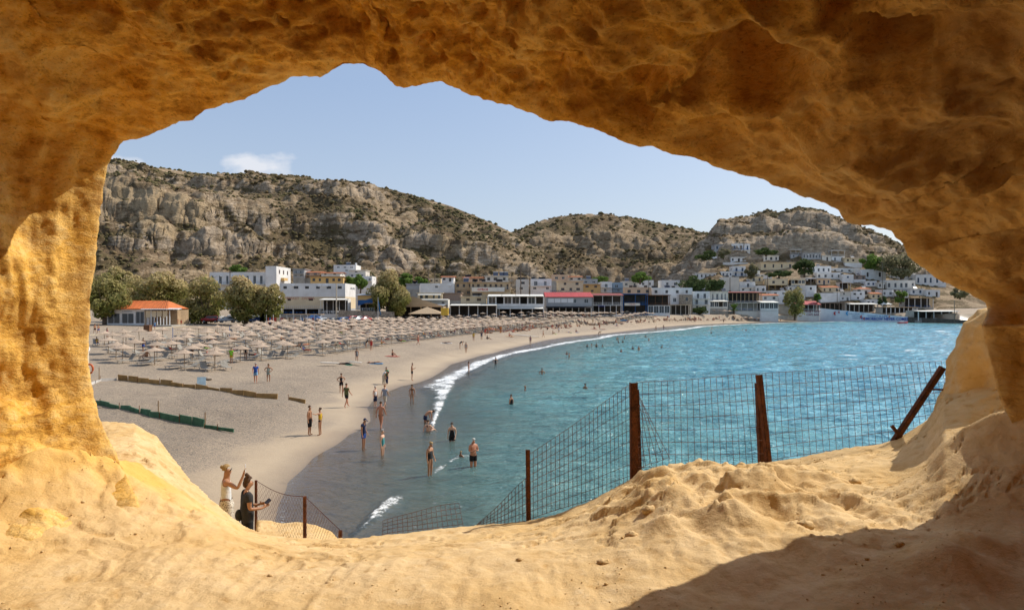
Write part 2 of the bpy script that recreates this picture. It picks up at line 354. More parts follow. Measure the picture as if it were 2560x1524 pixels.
c = mix(nt, math_(nt, 'MULTIPLY', at.outputs['Fac'], ramp(nt, n2.outputs[0], [(.3, .35), (.6, 1.0)])), c, (.74, .56, .31))
L(nt, c, b.inputs['Base Color']); b.inputs['Roughness'].default_value = .93; b.inputs['Specular IOR Level'].default_value = .15
bp = N(nt, 'ShaderNodeBump', Strength=.9, Distance=.045); L(nt, n2.outputs[0], bp.inputs['Height'])
bp2 = N(nt, 'ShaderNodeBump', Strength=.55, Distance=.010); L(nt, n3.outputs[0], bp2.inputs['Height']); L(nt, bp.outputs[0], bp2.inputs['Normal']); L(nt, bp2.outputs[0], b.inputs['Normal'])
pale = low*(.06+.6*sstep(-.2, .1, np.cos(th))[:, None])*np.ones_like(x)+sstep(.1, -.1, dm)*low*.4
grid_mesh('cave', P, m_rock, wrap=True, attrs={'pale': np.clip(pale, 0, 1)})

# ------------------------------------------------------------------ rock ledge in front of and under the camera
LE = np.array([(-1500, 1010, 9.5), (-200, 1030, 9.5), (200, 1050, 9.4), (277, 1053, 9.3), (339, 1058, 9.2), (390, 1088, 9), (421, 1130, 8.8), (440, 1150, 8.6), (478, 1201, 8.2), (534, 1252, 7.7), (572, 1283, 7.3), (610, 1314, 7.0), (640, 1327, 6.8), (685, 1341, 6.6), (761, 1349, 6.5),
      (893, 1347, 6.4), (1180, 1313, 6.5), (1312, 1303, 6.6), (1400, 1281, 6.7), (1474, 1252, 6.8), (1542, 1215, 7), (1586, 1193, 7.1), (1630, 1170, 7.2), (1694, 1159, 7.2), (1816, 1163, 7.2), (1914, 1156, 7.2), (2012, 1142, 7.3), (2110, 1120, 7.4), (2208, 1107, 7.4),
      (2244, 1094, 7.4), (2272, 1078, 7.35), (2316, 1050, 7.25), (2341, 1015, 7.1), (2361, 985, 7.0), (2500, 930, 6.9), (2700, 900, 6.9), (4000, 900, 6.9)])
nx, ny = 560, 400
s_ = np.linspace(-.95, .95, nx)[:, None]; yv = np.concatenate([np.linspace(-4.6, 2.2, 40), np.linspace(2.25, 8.4, 300), np.linspace(8.43, 10.6, 60)])[None, :]
x = s_*(np.maximum(yv, 2.2)+.9); yv = yv*np.ones_like(x)
u = UC+K*x/np.maximum(yv, 1.6)
ue = UC+K*x/np.interp(u, LE[:, 0], LE[:, 2])           # azimuth at the edge
for _ in range(3): ue = UC+K*x/np.interp(ue, LE[:, 0], LE[:, 2])
De = np.interp(u, LE[:, 0], LE[:, 2]); ze = -(np.interp(u, LE[:, 0], LE[:, 1])-VC)/K*De
zf = -1.74+.02*x+.03*fbm(x*.8, yv*.8, x*0, 3, 71)
q = np.clip((yv-3.4)/(De-3.4), 0, 1)
zin = zf+(ze-zf)*(q**1.7*.35+.65*sstep(.25, 1.0, q))
over = np.maximum(yv-De, 0)
lump = fbm(x*1.4, yv*1.4, x*0, 4, 81)
F, ID = worley(x*1.9+lump*.3, yv*1.5, x*0+.5, 91)
rocky = sstep(.3, 1.4, x)*(1-.9*sstep(2.6, 3.4, x))*sstep(.12, .5, q)*(1-sstep(.93, 1.0, q))
zin = zin+(sstep(.8, .15, F)*(.02+.13*ID)-.04+fbm(x*2.6,yv*2.6,x*0,4,93,.5,True)*.06)*rocky
F2, ID2 = worley(x*5+lump, yv*4, x*0+.5, 95)
zin = zin+(sstep(.6, .2, F2)*(ID2 > .8)*.035)*rocky
hump = np.exp(-(np.maximum(1.25-x, 0)/.22)**2-(np.maximum(x-1.9, 0)/.9)**2-((yv-5.75-.25*(x-1.6))/.95)**2)
hb = np.maximum.reduce([np.exp(-((x-a_)/r_)**2-((yv-b_)/(r_*1.1))**2)*h_ for a_, b_, r_, h_ in ((1.38, 5.15, .20, .10), (1.62, 4.85, .16, .08), (1.25, 5.65, .22, .09), (1.9, 5.25, .24, .07), (1.15, 4.75, .12, .05), (2.2, 5.6, .2, .05), (2.75, 4.05, .22, .14), (3.1, 4.3, .16, .08), (1.55, 4.2, .18, .05))])
zin = zin+(hump*.15*(1+.2*lump)+hb*(1+.2*lump))*(1-sstep(.80, .97, q))
# the left flank climbs towards the wall, right flank towards the other wall
gy = np.interp(5.4-yv, [0, .3, .5, .8, 1.2, 1.8, 2.6, 4, 6, 10], [1, 1.075, 1.11, 1.15, 1.19, 1.235, 1.28, 1.33, 1.32, 1.15])
wlx = -3.46*gy; xrx = 3.80*gy
zin = zin+(.42*np.exp(-np.maximum(x-wlx, 0)/.5)+.14*np.exp(-np.maximum(x-wlx, 0)/1.2))*sstep(6.8, 5.2, yv)*(1+.25*lump)
zin = zin+1.0*np.exp(-np.maximum(xrx-x, 0)/.42)*sstep(6.0, 4.4, yv)
blf, bid = worley(x*1.15+3.3, yv*1.15+.4, x*0+.5, 97)
zin = zin+sstep(.5, .12, blf)*.26*sstep(1.6, 2.6, x)*(1-sstep(3.9, 4.5, yv))
lay = fbm(x*2.2, yv*2.2, x*0, 5, 101)
wx, wy = x+lay*.35+fbm(x*5, yv*5, x*0, 3, 98)*.06, yv+fbm(x*1.7, yv*1.7, x*0+4, 4, 99)*.4
Fa, IDa = worley(wx*2.0, wy*3.2, x*0+.5, 131); Fb, IDb = worley(wx*5.2, wy*7.0, x*0+.5, 132)
hard = sstep(.1, .6, q)*(.25+.75*sstep(.2, 1.2, x))*(1-sstep(.93, 1.0, q))+.25*(x < -1.2)
hard = hard*(1-.9*sstep(2.6, 3.4, x)); zin = zin+hard*((IDa-.5)*.085+(IDb-.5)*.014)
edge_soft = 1-.75*sstep(.9, 1.0, q)
z = np.where(over > 0, ze-over*2.6-np.minimum(over, .3)*.6, zin+lay*.022*edge_soft)
z = z+fbm(x*6, yv*6, x*0, 5, 111)*.009*edge_soft+fbm(x*9, yv*3, x*0, 3, 112, .5, True)*.006
crk, _ = worley(x*2.6+lay*.8, yv*3.4+lay*.6, x*0+.5, 121)
z = z-sstep(.06, .0, np.abs(lay+.12))*.03*sstep(.15, .5, q)*edge_soft
z = np.maximum(z, -7.4)
P = np.stack([x, yv, H+z], -1)
m_ledge, nt, b, o = new_mat('ledge_sandstone')
g_ = N(nt, 'ShaderNodeNewGeometry'); pos = g_.outputs['Position']
mp = N(nt, 'ShaderNodeMapping'); mp.inputs['Scale'].default_value = (1, 1, 1.6); L(nt, pos, mp.inputs[0])
n1 = N(nt, 'ShaderNodeTexNoise', Scale=1.1, Detail=6.0, Roughness=.6); L(nt, mp.outputs[0], n1.inputs['Vector'])
n2 = N(nt, 'ShaderNodeTexNoise', Scale=7.5, Detail=8.0, Roughness=.68); L(nt, mp.outputs[0], n2.inputs['Vector'])
n3 = N(nt, 'ShaderNodeTexNoise', Scale=55.0, Detail=5.0, Roughness=.75); L(nt, mp.outputs[0], n3.inputs['Vector'])
c = mix(nt, ramp(nt, n1.outputs[0], [(.36, 0.0), (.64, 1.0)]), (.62, .42, .19), (.70, .51, .275))
c = mix(nt, ramp(nt, n2.outputs[0], [(.30, .8), (.47, 0.0)]), c, (.50, .30, .11))
c = mix(nt, ramp(nt, n2.outputs[0], [(.55, 0.0), (.72, .6)]), c, (.76, .60, .37))
c = mix(nt, N(nt, 'ShaderNodeAttribute', attribute_name='gold').outputs['Fac'], c, mix(nt, ramp(nt, n1.outputs[0], [(.34, 0.0), (.66, 1.0)]), (.66, .35, .06), (.80, .50, .15)))
c = mix(nt, ramp(nt, n3.outputs[0], [(.24, .6), (.42, 0.0)]), c, (.34, .20, .09))
L(nt, c, b.inputs['Base Color']); b.inputs['Roughness'].default_value = .95; b.inputs['Specular IOR Level'].default_value = .1
bp = N(nt, 'ShaderNodeBump', Strength=.7, Distance=.030); L(nt, n2.outputs[0], bp.inputs['Height'])
bp2 = N(nt, 'ShaderNodeBump', Strength=.5, Distance=.007); L(nt, n3.outputs[0], bp2.inputs['Height']); L(nt, bp.outputs[0], bp2.inputs['Normal']); L(nt, bp2.outputs[0], b.inputs['Normal'])
grid_mesh('rock_ledge', P, m_ledge, attrs={'gold': np.clip(.95*np.exp(-np.maximum(x-wlx-.15+.35*lump, 0)/.55)*sstep(7.2, 5.6, yv), 0, 1)})
LEDGE = (P[..., 0].copy(), P[..., 1].copy(), P[..., 2].copy())
rg = np.random.default_rng(44); n_g = 2600
gi = rg.integers(20, nx-20, n_g*4); gj = rg.integers(60, 335, n_g*4); gq = rg.random(n_g*4) < np.clip(.15+fbm(x[gi, gj]*1.5, yv[gi, gj]*1.5, x[gi, gj]*0, 3, 401)*1.1, 0, 1)
gi, gj = gi[gq][:n_g], gj[gq][:n_g]; Cg = P[gi, gj]+rg.normal(0, .006, (len(gi), 3))*[1, 1, 0]; Sg = .0025+.006*rg.random(len(gi))**3+.010*(rg.random(len(gi)) > .985)
GRIT = (Cg, Sg)
def ledge_z(x, y):
    d = (LEDGE[0]-x)**2+(LEDGE[1]-y)**2; return float(LEDGE[2].ravel()[np.argmin(d)])
# ------------------------------------------------------------------ free-standing rock pillar right of the mouth
na, nh = 260, 260
a = np.linspace(0, 2*math.pi, na, endpoint=False)[:, None]; h = np.linspace(0, 1, nh)[None, :]
zz = -3.6+3.62*h
rad = np.interp(h*3.62-3.6, [-3.6, -1.9, -1.45, -1.1, -.85, -.5, -.2, -.05, 0, .02], [1.7, 1.25, .98, .80, .70, .69, .66, .52, .28, .02])
cxp = np.interp(h, [0, .6, 1], [5.62, 5.47, 5.55])
x = cxp+np.cos(a)*rad*1.02; y = 6.75+np.sin(a)*rad*.95; z = zz+0*a
nn = fbm(x*1.6, y*1.6, z*1.2, 4, 131)*.10+fbm(x*5, y*5, z*3, 4, 133)*.028+fbm(x*16, y*16, z*16, 3, 135)*.007
F, ID = worley(x*2.3, y*2.3, z*1.3, 137); nn = nn-sstep(.4, .1, F)*(ID > .6)*.09
k = np.minimum(1, rad/.5)
x = x+np.cos(a)*nn*k; y = y+np.sin(a)*nn*k; z = z+nn*.3*(1-k)
P = np.stack([x, y, H+z], -1)
o = grid_mesh('rock_pillar', P, m_ledge, wrap=True)

# ------------------------------------------------------------------ beach and hills
m_beach, nt, b, o = new_mat('beach_sand')
g_ = N(nt, 'ShaderNodeNewGeometry'); pos = g_.outputs['Position']
tt_ = N(nt, 'ShaderNodeAttribute', attribute_name='shore'); t_ = tt_.outputs['Fac']
gr = N(nt, 'ShaderNodeAttribute', attribute_name='gravel')
n1 = N(nt, 'ShaderNodeTexNoise', Scale=.22, Detail=6.0, Roughness=.6); L(nt, pos, n1.inputs['Vector'])
n2 = N(nt, 'ShaderNodeTexNoise', Scale=3.2, Detail=7.0, Roughness=.75); L(nt, pos, n2.inputs['Vector'])
n3 = N(nt, 'ShaderNodeTexNoise', Scale=16.0, Detail=4.0, Roughness=.8); L(nt, pos, n3.inputs['Vector'])
vo = N(nt, 'ShaderNodeTexVoronoi', Scale=7.0); L(nt, pos, vo.inputs['Vector'])
c = mix(nt, ramp(nt, n1.outputs[0], [(.35, 0.0), (.65, 1.0)]), (.365, .28, .195), (.435, .335, .23))
c = mix(nt, ramp(nt, n2.outputs[0], [(.34, .55), (.5, 0.0)]), c, (.20, .16, .12))
spk = math_(nt, 'MULTIPLY', ramp(nt, n3.outputs[0], [(.40, 1.0), (.54, 0.0)]), math_(nt, 'ADD', math_(nt, 'MULTIPLY', gr.outputs['Fac'], .75), .34))
c = mix(nt, spk, c, (.12, .105, .09))
smooth = mix(nt, ramp(nt, n1.outputs[0], [(.35, 0.0), (.65, 1.0)]), (.375, .285, .19), (.43, .335, .225))
tn = math_(nt, 'ADD', t_, math_(nt, 'MULTIPLY', math_(nt, 'SUBTRACT', n1.outputs[0], .5), 5.0))
c = mix(nt, math_(nt, 'MULTIPLY', ramp(nt, math_(nt, 'DIVIDE', tn, 10.0), [(.3, 1.0), (.62, 0.0)]), math_(nt, 'SUBTRACT', 1.0, math_(nt, 'MULTIPLY', gr.outputs['Fac'], .8))), c, smooth)
tw_ = math_(nt, 'ADD', t_, math_(nt, 'MULTIPLY', math_(nt, 'SUBTRACT', n2.outputs[0], .5), .9))
wet = ramp(nt, math_(nt, 'ADD', math_(nt, 'DIVIDE', tw_, 8.0), .5), [(.49, 1.0), (.56, .55), (.72, 0.0)])
c = mix(nt, wet, c, mix(nt, 1.0, c, (.50, .47, .46), 'MULTIPLY'))
L(nt, c, b.inputs['Base Color'])
L(nt, math_(nt, 'SUBTRACT', .92, math_(nt, 'MULTIPLY', wet, .5)), b.inputs['Roughness'])
bp = N(nt, 'ShaderNodeBump', Strength=1.0, Distance=.26); L(nt, n2.outputs[0], bp.inputs['Height'])
bp2 = N(nt, 'ShaderNodeBump', Strength=.5, Distance=.03); L(nt, n3.outputs[0], bp2.inputs['Height']); L(nt, bp.outputs[0], bp2.inputs['Normal'])
L(nt, math_(nt, 'SUBTRACT', .9, math_(nt, 'MULTIPLY', ramp(nt, math_(nt, 'DIVIDE', t_, 8.0), [(.2, 1.0), (.8, 0.0)]), .8)), bp.inputs['Strength'])
L(nt, bp2.outputs[0], b.inputs['Normal'])
uu = np.linspace(-500, 2900, 520)[:, None]; D = np.exp(np.linspace(math.log(11), math.log(335), 430))[None, :]
x = (uu-UC)/K*D; y = D+0*x
z, t, s, hill, tt = terrain(x, y)
foot = fbm(x*1.1, y*1.1, x*0, 4, 151)*.05*sstep(3, 8, t)*sstep(140, 60, y)
cusp = fbm(x*.16, y*.16, x*0, 3, 152)*.18*sstep(1.5, 5, t)*(1-sstep(10, 20, t))
zb = z+foot+cusp
edgev = sstep(.55, .75, fbm(x*.12, y*.12, x*0, 3, 153)+.75)
gravel = np.clip(sstep(3.5, 5.5, t+fbm(x*.2, y*.2, x*0, 3, 154)*2)*(1-sstep(9, 16, t+fbm(x*.1, y*.1, x*0, 3, 155)*5))*sstep(75, 38, y)*1.2+sstep(55, 28, y)*sstep(4, 6, t)*.9+.15, 0, 1)
nearcl = y < 12.8
zb = np.where(t < -45, -6, zb)
beach = grid_mesh('beach', np.stack([x, y, zb], -1), m_beach, keep=(t > -40) & ~(hill & (y > 230) & (tt % 1 > .12)), attrs={'shore': t, 'gravel': gravel})

m_hill, nt, b, o = new_mat('hill_limestone')
g_ = N(nt, 'ShaderNodeNewGeometry'); pos = g_.outputs['Position']
sl = N(nt, 'ShaderNodeAttribute', attribute_name='rock').outputs['Fac']; gn = N(nt, 'ShaderNodeAttribute', attribute_name='green').outputs['Fac']
tan_ = N(nt, 'ShaderNodeAttribute', attribute_name='tan').outputs['Fac']
mp = N(nt, 'ShaderNodeMapping'); mp.inputs['Scale'].default_value = (.75, .75, 2.6); L(nt, pos, mp.inputs[0])
n1b = N(nt, 'ShaderNodeTexNoise', Scale=.11, Detail=9.0, Roughness=.7); L(nt, mp.outputs[0], n1b.inputs['Vector'])
n1 = N(nt, 'ShaderNodeTexNoise', Scale=.05, Detail=8.0, Roughness=.65); L(nt, mp.outputs[0], n1.inputs['Vector'])
n2 = N(nt, 'ShaderNodeTexNoise', Scale=.30, Detail=8.0, Roughness=.72); L(nt, mp.outputs[0], n2.inputs['Vector'])
n3 = N(nt, 'ShaderNodeTexNoise', Scale=1.1, Detail=5.0, Roughness=.75); L(nt, mp.outputs[0], n3.inputs['Vector'])
soil = mix(nt, ramp(nt, n2.outputs[0], [(.36, 0.0), (.62, 1.0)]), (.25, .17, .10), (.44, .335, .215))
rock = mix(nt, ramp(nt, n2.outputs[0], [(.36, 0.0), (.62, 1.0)]), (.26, .19, .125), (.60, .475, .34))
rock = mix(nt, tan_, rock, (.48, .35, .20))
rock = mix(nt, ramp(nt, n3.outputs[0], [(.33, .8), (.47, 0.0)]), rock, (.13, .11, .085))
f = ramp(nt, math_(nt, 'ADD', sl, math_(nt, 'MULTIPLY', math_(nt, 'SUBTRACT', n2.outputs[0], .5), .9)), [(.42, 0.0), (.55, 1.0)])
c = mix(nt, f, soil, rock)
gf = ramp(nt, math_(nt, 'ADD', gn, math_(nt, 'ADD', math_(nt, 'MULTIPLY', math_(nt, 'SUBTRACT', n3.outputs[0], .5), 1.1), math_(nt, 'MULTIPLY', math_(nt, 'SUBTRACT', n1b.outputs[0], .5), 2.2))), [(.47, 0.0), (.55, .95)])
gcol = mix(nt, ramp(nt, n1.outputs[0], [(.4, 0.0), (.6, 1.0)]), (.115, .088, .042), (.17, .118, .07))
c = mix(nt, gf, c, gcol)
L(nt, c, b.inputs['Base Color']); b.inputs['Roughness'].default_value = .95; b.inputs['Specular IOR Level'].default_value = .1
bp = N(nt, 'ShaderNodeBump', Strength=.9, Distance=2.2); L(nt, n2.outputs[0], bp.inputs['Height'])
bp2 = N(nt, 'ShaderNodeBump', Strength=.7, Distance=.6); L(nt, n3.outputs[0], bp2.inputs['Height']); L(nt, bp.outputs[0], bp2.inputs['Normal']); L(nt, bp2.outputs[0], b.inputs['Normal'])
uu = np.concatenate([np.linspace(-700, 180, 40), np.linspace(185, 2340, 800), np.linspace(2350, 3200, 40)])[:, None]
D = np.concatenate([np.linspace(190, 540, 250), np.linspace(545, 740, 60), np.linspace(760, 1500, 10)])[None, :]
x = (uu-UC)/K*D; y = D+0*x
z, t, s, hill, tt = terrain(x, y)
P = np.stack([x, y, z], -1)
hk = np.floor(tt).astype(int); q = tt-hk
steep = np.hypot(np.gradient(z, axis=1)/np.gradient(y, axis=1), .4*np.gradient(z, axis=0)/np.maximum(np.gradient(x, axis=0), 1e-6))
rk = np.clip(sstep(.55, 1.5, steep)*.55+BAND['v']*.62*(.6+.4*sstep(-.3, .3, fbm(x/25, y/25, z/25, 3, 160))), 0, 1)
F, ID = worley(x/7, y/7, z/5, 161)
n5 = fbm(x/9, y/9, z/6, 4, 163, .55, True)
onh = sstep(.02, .12, q)*(1-.93*sstep(.90, .99, q))*(y < 760)
vil = (hk == 2)*sstep(1760, 1840, uu+0*x)*(1-sstep(.40, .5, q))
amp = onh*(1-.9*vil)*(.5+1.0*rk)
Nn = normals(P); Nn = Nn*np.sign(Nn[..., 2:3])
disp = (n5*1.5+sstep(.6, .1, F)*1.5*ID*rk)*amp
P = P+Nn*disp[..., None]
P[..., 2] -= np.where(hill, 0, .6)
gn = fbm(x/38, y/38, z/22, 5, 171, .6)
grn = np.clip(.60+gn*.40-.42*rk+.10*sstep(.55, .8, q)+.16*(1-sstep(.3, .5, q))*(hk == 0)-.03*(hk == 1), 0, 1)
path = 0
tan = ((hk == 0)*sstep(.10, .35, fbm(x/30, y/30, z/30, 3, 181))*sstep(.66, .5, q)+(hk == 1)*.3*sstep(0, .4, fbm(x/40, y/40, z/40, 3, 182)))
hills = grid_mesh('hills', P, m_hill, keep=(hill & (q > -.01)) | (y > 330), attrs={'rock': rk*.8+.12*(hk == 2)-.05*(hk == 1), 'green': grn, 'tan': np.clip(tan, 0, .8)})
# low scrub in clumps over the slopes: nobody could count it
ico_v = []; ph = (1+5**.5)/2
for a_, b_ in ((1, ph), (-1, ph), (1, -ph), (-1, -ph)): ico_v += [(0, a_, b_), (a_, b_, 0), (b_, 0, a_)]
ico_v = np.array(ico_v)/math.hypot(1, ph)
bm = bmesh.new(); [bm.verts.new(v) for v in ico_v]; bmesh.ops.convex_hull(bm, input=bm.verts); bm.verts.ensure_lookup_table(); bm.verts.index_update()
ico_f = np.array([[v.index for v in f.verts] for f in bm.faces]); ico_v = np.array([v.co[:] for v in bm.verts]); bm.free()
def clumps(name, C, S, mat_, jit=.35, seed=1, flat=.6, up=.3):
    rg = np.random.default_rng(seed); n = len(C); nv, nf = len(ico_v), len(ico_f)
    V = ico_v[None]*(1+rg.uniform(-jit, jit, (n, nv, 1)))*S[:, None, None]*np.array([1, 1, flat])
    V = V+C[:, None, :]+np.array([0, 0, 1])*S[:, None, None]*up
    F = ico_f[None]+np.arange(n)[:, None, None]*nv
    me = bpy.data.meshes.new(name); V = V.reshape(-1, 3); F = F.reshape(-1, 3)
    me.vertices.add(len(V)); me.vertices.foreach_set('co', V.astype(np.float32).ravel())
    me.loops.add(F.size); me.loops.foreach_set('vertex_index', F.astype(np.int32).ravel())
    me.polygons.add(len(F)); me.polygons.foreach_set('loop_start', np.arange(0, F.size, 3, dtype=np.int32)); me.update(calc_edges=True)
    me.polygons.foreach_set('use_smooth', rg.random(len(F)) > .3)
    me.materials.append(mat_); me.update(); return me
m_scrub = M('scrub_leaf', (.105, .098, .042), .9, .5, .03, c2=(.17, .12, .065), spec=.1)
rg = np.random.default_rng(5); ii = rg.integers(40, 840, 90000); jj = rg.integers(0, 300, 90000)
prob = grn[ii, jj]*(hill[ii, jj])*(1-rk[ii, jj]*.4)*(1-.6*sstep(.85, 1, q[ii, jj]))*onh[ii, jj].clip(.25, 1)*(1-.75*vil[ii, jj])
prob = prob*np.where(hk[ii, jj] == 1, .5, 1)*sstep(.25, .62, grn[ii, jj])
sel = rg.random(90000) < prob*.75; ii, jj = ii[sel][:22000], jj[sel][:22000]
C = P[ii, jj]+rg.normal(0, .8, (len(ii), 3))*[1, 1, 0]; S = rg.uniform(.38, 1.1, len(ii))**1.4*(1.0+.5*(rg.random(len(ii)) > .93))*(y[ii, jj]/330)
o = link(bpy.data.objects.new('gravel', clumps('gravel', GRIT[0], GRIT[1], m_ledge, .3, 8, .7, .3))); tag(o, 'fine grit and crumbs of sandstone on the ledge', 'gravel', kind='stuff')
o = link(bpy.data.objects.new('scrub', clumps('scrub', C, S, m_scrub, .4, 3, .62, .2)))
tag(o, 'low dark scrub scattered over the rocky hillsides', 'scrub', kind='stuff')

# ------------------------------------------------------------------ sea
m_sea, nt, b, o = new_mat('sea_water')
g_ = N(nt, 'ShaderNodeNewGeometry'); pos = g_.outputs['Position']
s_ = N(nt, 'ShaderNodeAttribute', attribute_name='deep').outputs['Fac']; fo = N(nt, 'ShaderNodeAttribute', attribute_name='foam').outputs['Fac']
sp = N(nt, 'ShaderNodeSeparateXYZ'); L(nt, pos, sp.inputs[0])
mp = N(nt, 'ShaderNodeMapping'); mp.inputs['Scale'].default_value = (1.0, 1.7, 1); mp.inputs['Rotation'].default_value = (0, 0, R(-25)); L(nt, pos, mp.inputs[0])
w1 = N(nt, 'ShaderNodeTexNoise', Scale=.55, Detail=5.0, Roughness=.62, Distortion=.4); L(nt, mp.outputs[0], w1.inputs['Vector'])
w2 = N(nt, 'ShaderNodeTexNoise', Scale=2.6, Detail=4.0, Roughness=.6, Distortion=.3); L(nt, mp.outputs[0], w2.inputs['Vector'])
w3 = N(nt, 'ShaderNodeTexNoise', Scale=.045, Detail=4.0, Roughness=.6); L(nt, mp.outputs[0], w3.inputs['Vector'])
w4 = N(nt, 'ShaderNodeTexNoise', Scale=5.0, Detail=6.0, Roughness=.75); L(nt, pos, w4.inputs['Vector'])
c = ramp(nt, math_(nt, 'DIVIDE', s_, 120.0), [(0, (.14, .15, .125)), (.05, (.10, .19, .175)), (.14, (.125, .33, .35)), (.3, (.15, .45, .57)), (1, (.25, .59, .79))])
c = mix(nt, ramp(nt, w3.outputs[0], [(.4, .0), (.6, .4)]), c, mix(nt, 1.0, c, (.55, .75, .82), 'MULTIPLY'))
c = mix(nt, ramp(nt, w1.outputs[0], [(.45, 0.0), (.7, .6)]), c, mix(nt, 1.0, c, (1.7, 1.4, 1.3), 'MULTIPLY'))  # wave crests lightened: a highlight painted into the water colour
L(nt, c, b.inputs['Base Color']); b.inputs['Roughness'].default_value = .10; b.inputs['IOR'].default_value = 1.33; b.inputs['Specular IOR Level'].default_value = .5
sh = math_(nt, 'MINIMUM', math_(nt, 'DIVIDE', s_, 16.0), 1.0)
bp = N(nt, 'ShaderNodeBump', Strength=1.0); L(nt, math_(nt, 'ADD', .04, math_(nt, 'MULTIPLY', math_(nt, 'MAXIMUM', sh, 0.0), .85)), bp.inputs['Distance']); L(nt, w1.outputs[0], bp.inputs['Height'])
bp2 = N(nt, 'ShaderNodeBump', Strength=1.0); L(nt, math_(nt, 'ADD', .012, math_(nt, 'MULTIPLY', math_(nt, 'MAXIMUM', sh, 0.0), .24)), bp2.inputs['Distance']); L(nt, w2.outputs[0], bp2.inputs['Height']); L(nt, bp.outputs[0], bp2.inputs['Normal']); vm = []
for sc__, kk in ((.30, 3.8), (1.1, 3.4), (4.5, 4.2)):
    n_ = N(nt, 'ShaderNodeTexNoise', Scale=sc__, Detail=3.0, Roughness=.6); L(nt, mp.outputs[0], n_.inputs['Vector'])
    a_ = N(nt, 'ShaderNodeVectorMath', operation='SUBTRACT'); L(nt, n_.outputs['Color'], a_.inputs[0]); a_.inputs[1].default_value = (.5, .5, .5)
    m_ = N(nt, 'ShaderNodeVectorMath', operation='MULTIPLY'); L(nt, a_.outputs[0], m_.inputs[0]); m_.inputs[1].default_value = (kk, kk, 0); vm.append(m_.outputs[0])
ad0 = N(nt, 'ShaderNodeVectorMath', operation='ADD'); L(nt, vm[0], ad0.inputs[0]); L(nt, vm[1], ad0.inputs[1]); ad = N(nt, 'ShaderNodeVectorMath', operation='ADD'); L(nt, ad0.outputs[0], ad.inputs[0]); L(nt, vm[2], ad.inputs[1])
rg_ = N(nt, 'ShaderNodeVectorMath', operation='SCALE'); L(nt, ad.outputs[0], rg_.inputs[0]); L(nt, ramp(nt, math_(nt, 'DIVIDE', s_, 40.0), [(.1, .05), (.5, .7), (1, 1.0)]), rg_.inputs['Scale'])
a2_ = N(nt, 'ShaderNodeVectorMath', operation='ADD'); L(nt, rg_.outputs[0], a2_.inputs[0]); L(nt, bp2.outputs[0], a2_.inputs[1]); nn_ = N(nt, 'ShaderNodeVectorMath', operation='NORMALIZE'); L(nt, a2_.outputs[0], nn_.inputs[0])
L(nt, nn_.outputs[0], b.inputs['Normal'])
foamf = ramp(nt, math_(nt, 'ADD', fo, math_(nt, 'MULTIPLY', math_(nt, 'SUBTRACT', w4.outputs[0], .5), 1.9)), [(.44, 0.0), (.80, .96)])
fb = N(nt, 'ShaderNodeBsdfDiffuse', Color=(.80, .81, .80, 1)); L(nt, bp2.outputs[0], fb.inputs['Normal'])
ms = N(nt, 'ShaderNodeMixShader'); L(nt, foamf, ms.inputs[0]); L(nt, b.outputs[0], ms.inputs[1]); L(nt, fb.outputs[0], ms.inputs[2])
tr = N(nt, 'ShaderNodeBsdfTransparent', Color=(.93, .95, .95, 1)); gl = N(nt, 'ShaderNodeBsdfGlossy', Roughness=.12, Color=(.8, .85, .95, 1)); L(nt, bp2.outputs[0], gl.inputs['Normal'])
fr = N(nt, 'ShaderNodeFresnel', IOR=1.33); L(nt, bp2.outputs[0], fr.inputs['Normal'])
film = N(nt, 'ShaderNodeMixShader'); L(nt, math_(nt, 'MULTIPLY', fr.outputs[0], 1.0, clamp=True), film.inputs[0]); L(nt, tr.outputs[0], film.inputs[1]); L(nt, gl.outputs[0], film.inputs[2])
al = math_(nt, 'MAXIMUM', ramp(nt, math_(nt, 'DIVIDE', s_, 14.0), [(.0, .0), (.12, .12), (.55, .70), (1.0, 1.0)]), foamf)
ms2 = N(nt, 'ShaderNodeMixShader'); L(nt, al, ms2.inputs[0]); L(nt, film.outputs[0], ms2.inputs[1]); L(nt, ms.outputs[0], ms2.inputs[2]); L(nt, ms2.outputs[0], o.inputs[0])
uu = np.concatenate([np.linspace(-700, 560, 30), np.linspace(570, 2560, 620), np.linspace(2580, 4200, 40)])[:, None]
D = np.concatenate([np.exp(np.linspace(math.log(9), math.log(330), 520)), [360, 420, 520, 800, 1500, 4000, 8000]])[None, :]
x = (uu-UC)/K*D; y = D+0*x
t, s = pdist(x, y, WL); sw = -t
db, sb_ = pdist(x, y, WB, False); LB = float(np.sum(np.hypot(*np.diff(WB, axis=0).T))); dc, sc_ = pdist(x, y, WC)
# distance seawards of the breaking line; foam sheet thickness varies along it
nf = fbm(x*.25, y*.25, x*0, 4, 201); nf2 = fbm(x*1.2, y*1.2, x*0, 4, 203)
side = -dc                                    # >0 seaward
wid = np.interp(y, [20, 38, 50, 57, 66, 80, 100, 130, 180, 300], [.05, .15, 1.0, 3.1, 3.3, 3.4, 3.0, 3.0, 4.4, 4.6])*(1+.5*nf)
fo1 = np.where(side > 0, sstep(.5, 0, side/np.maximum(wid, .3)*1.2), sstep(1.0, .15, -side/np.maximum(wid, .05)))*(.78+.25*nf2)
fo1 = fo1*sstep(36.5, 41, y)*sstep(.02, .05, sc_)
fo2 = sstep(1.0, .0, db/(.62*(1+.5*nf))+.45*nf2)*.72*sstep(17, 20, y)*sstep(.02, 1.6, sb_)*sstep(LB, LB-1.6, sb_)
edge_foam = sstep(.22, .02, np.abs(sw-.10+nf*.05))*.42*sstep(60, 25, y)
wl2, _ = pdist(x, y, np.array([g0(*p) for p in [(1086, 1183), (1100, 1170), (1122, 1158), (1140, 1145), (1160, 1138), (1172, 1141)]]), False)
fo3 = sstep(.26, .0, wl2+.12*nf2)*.62
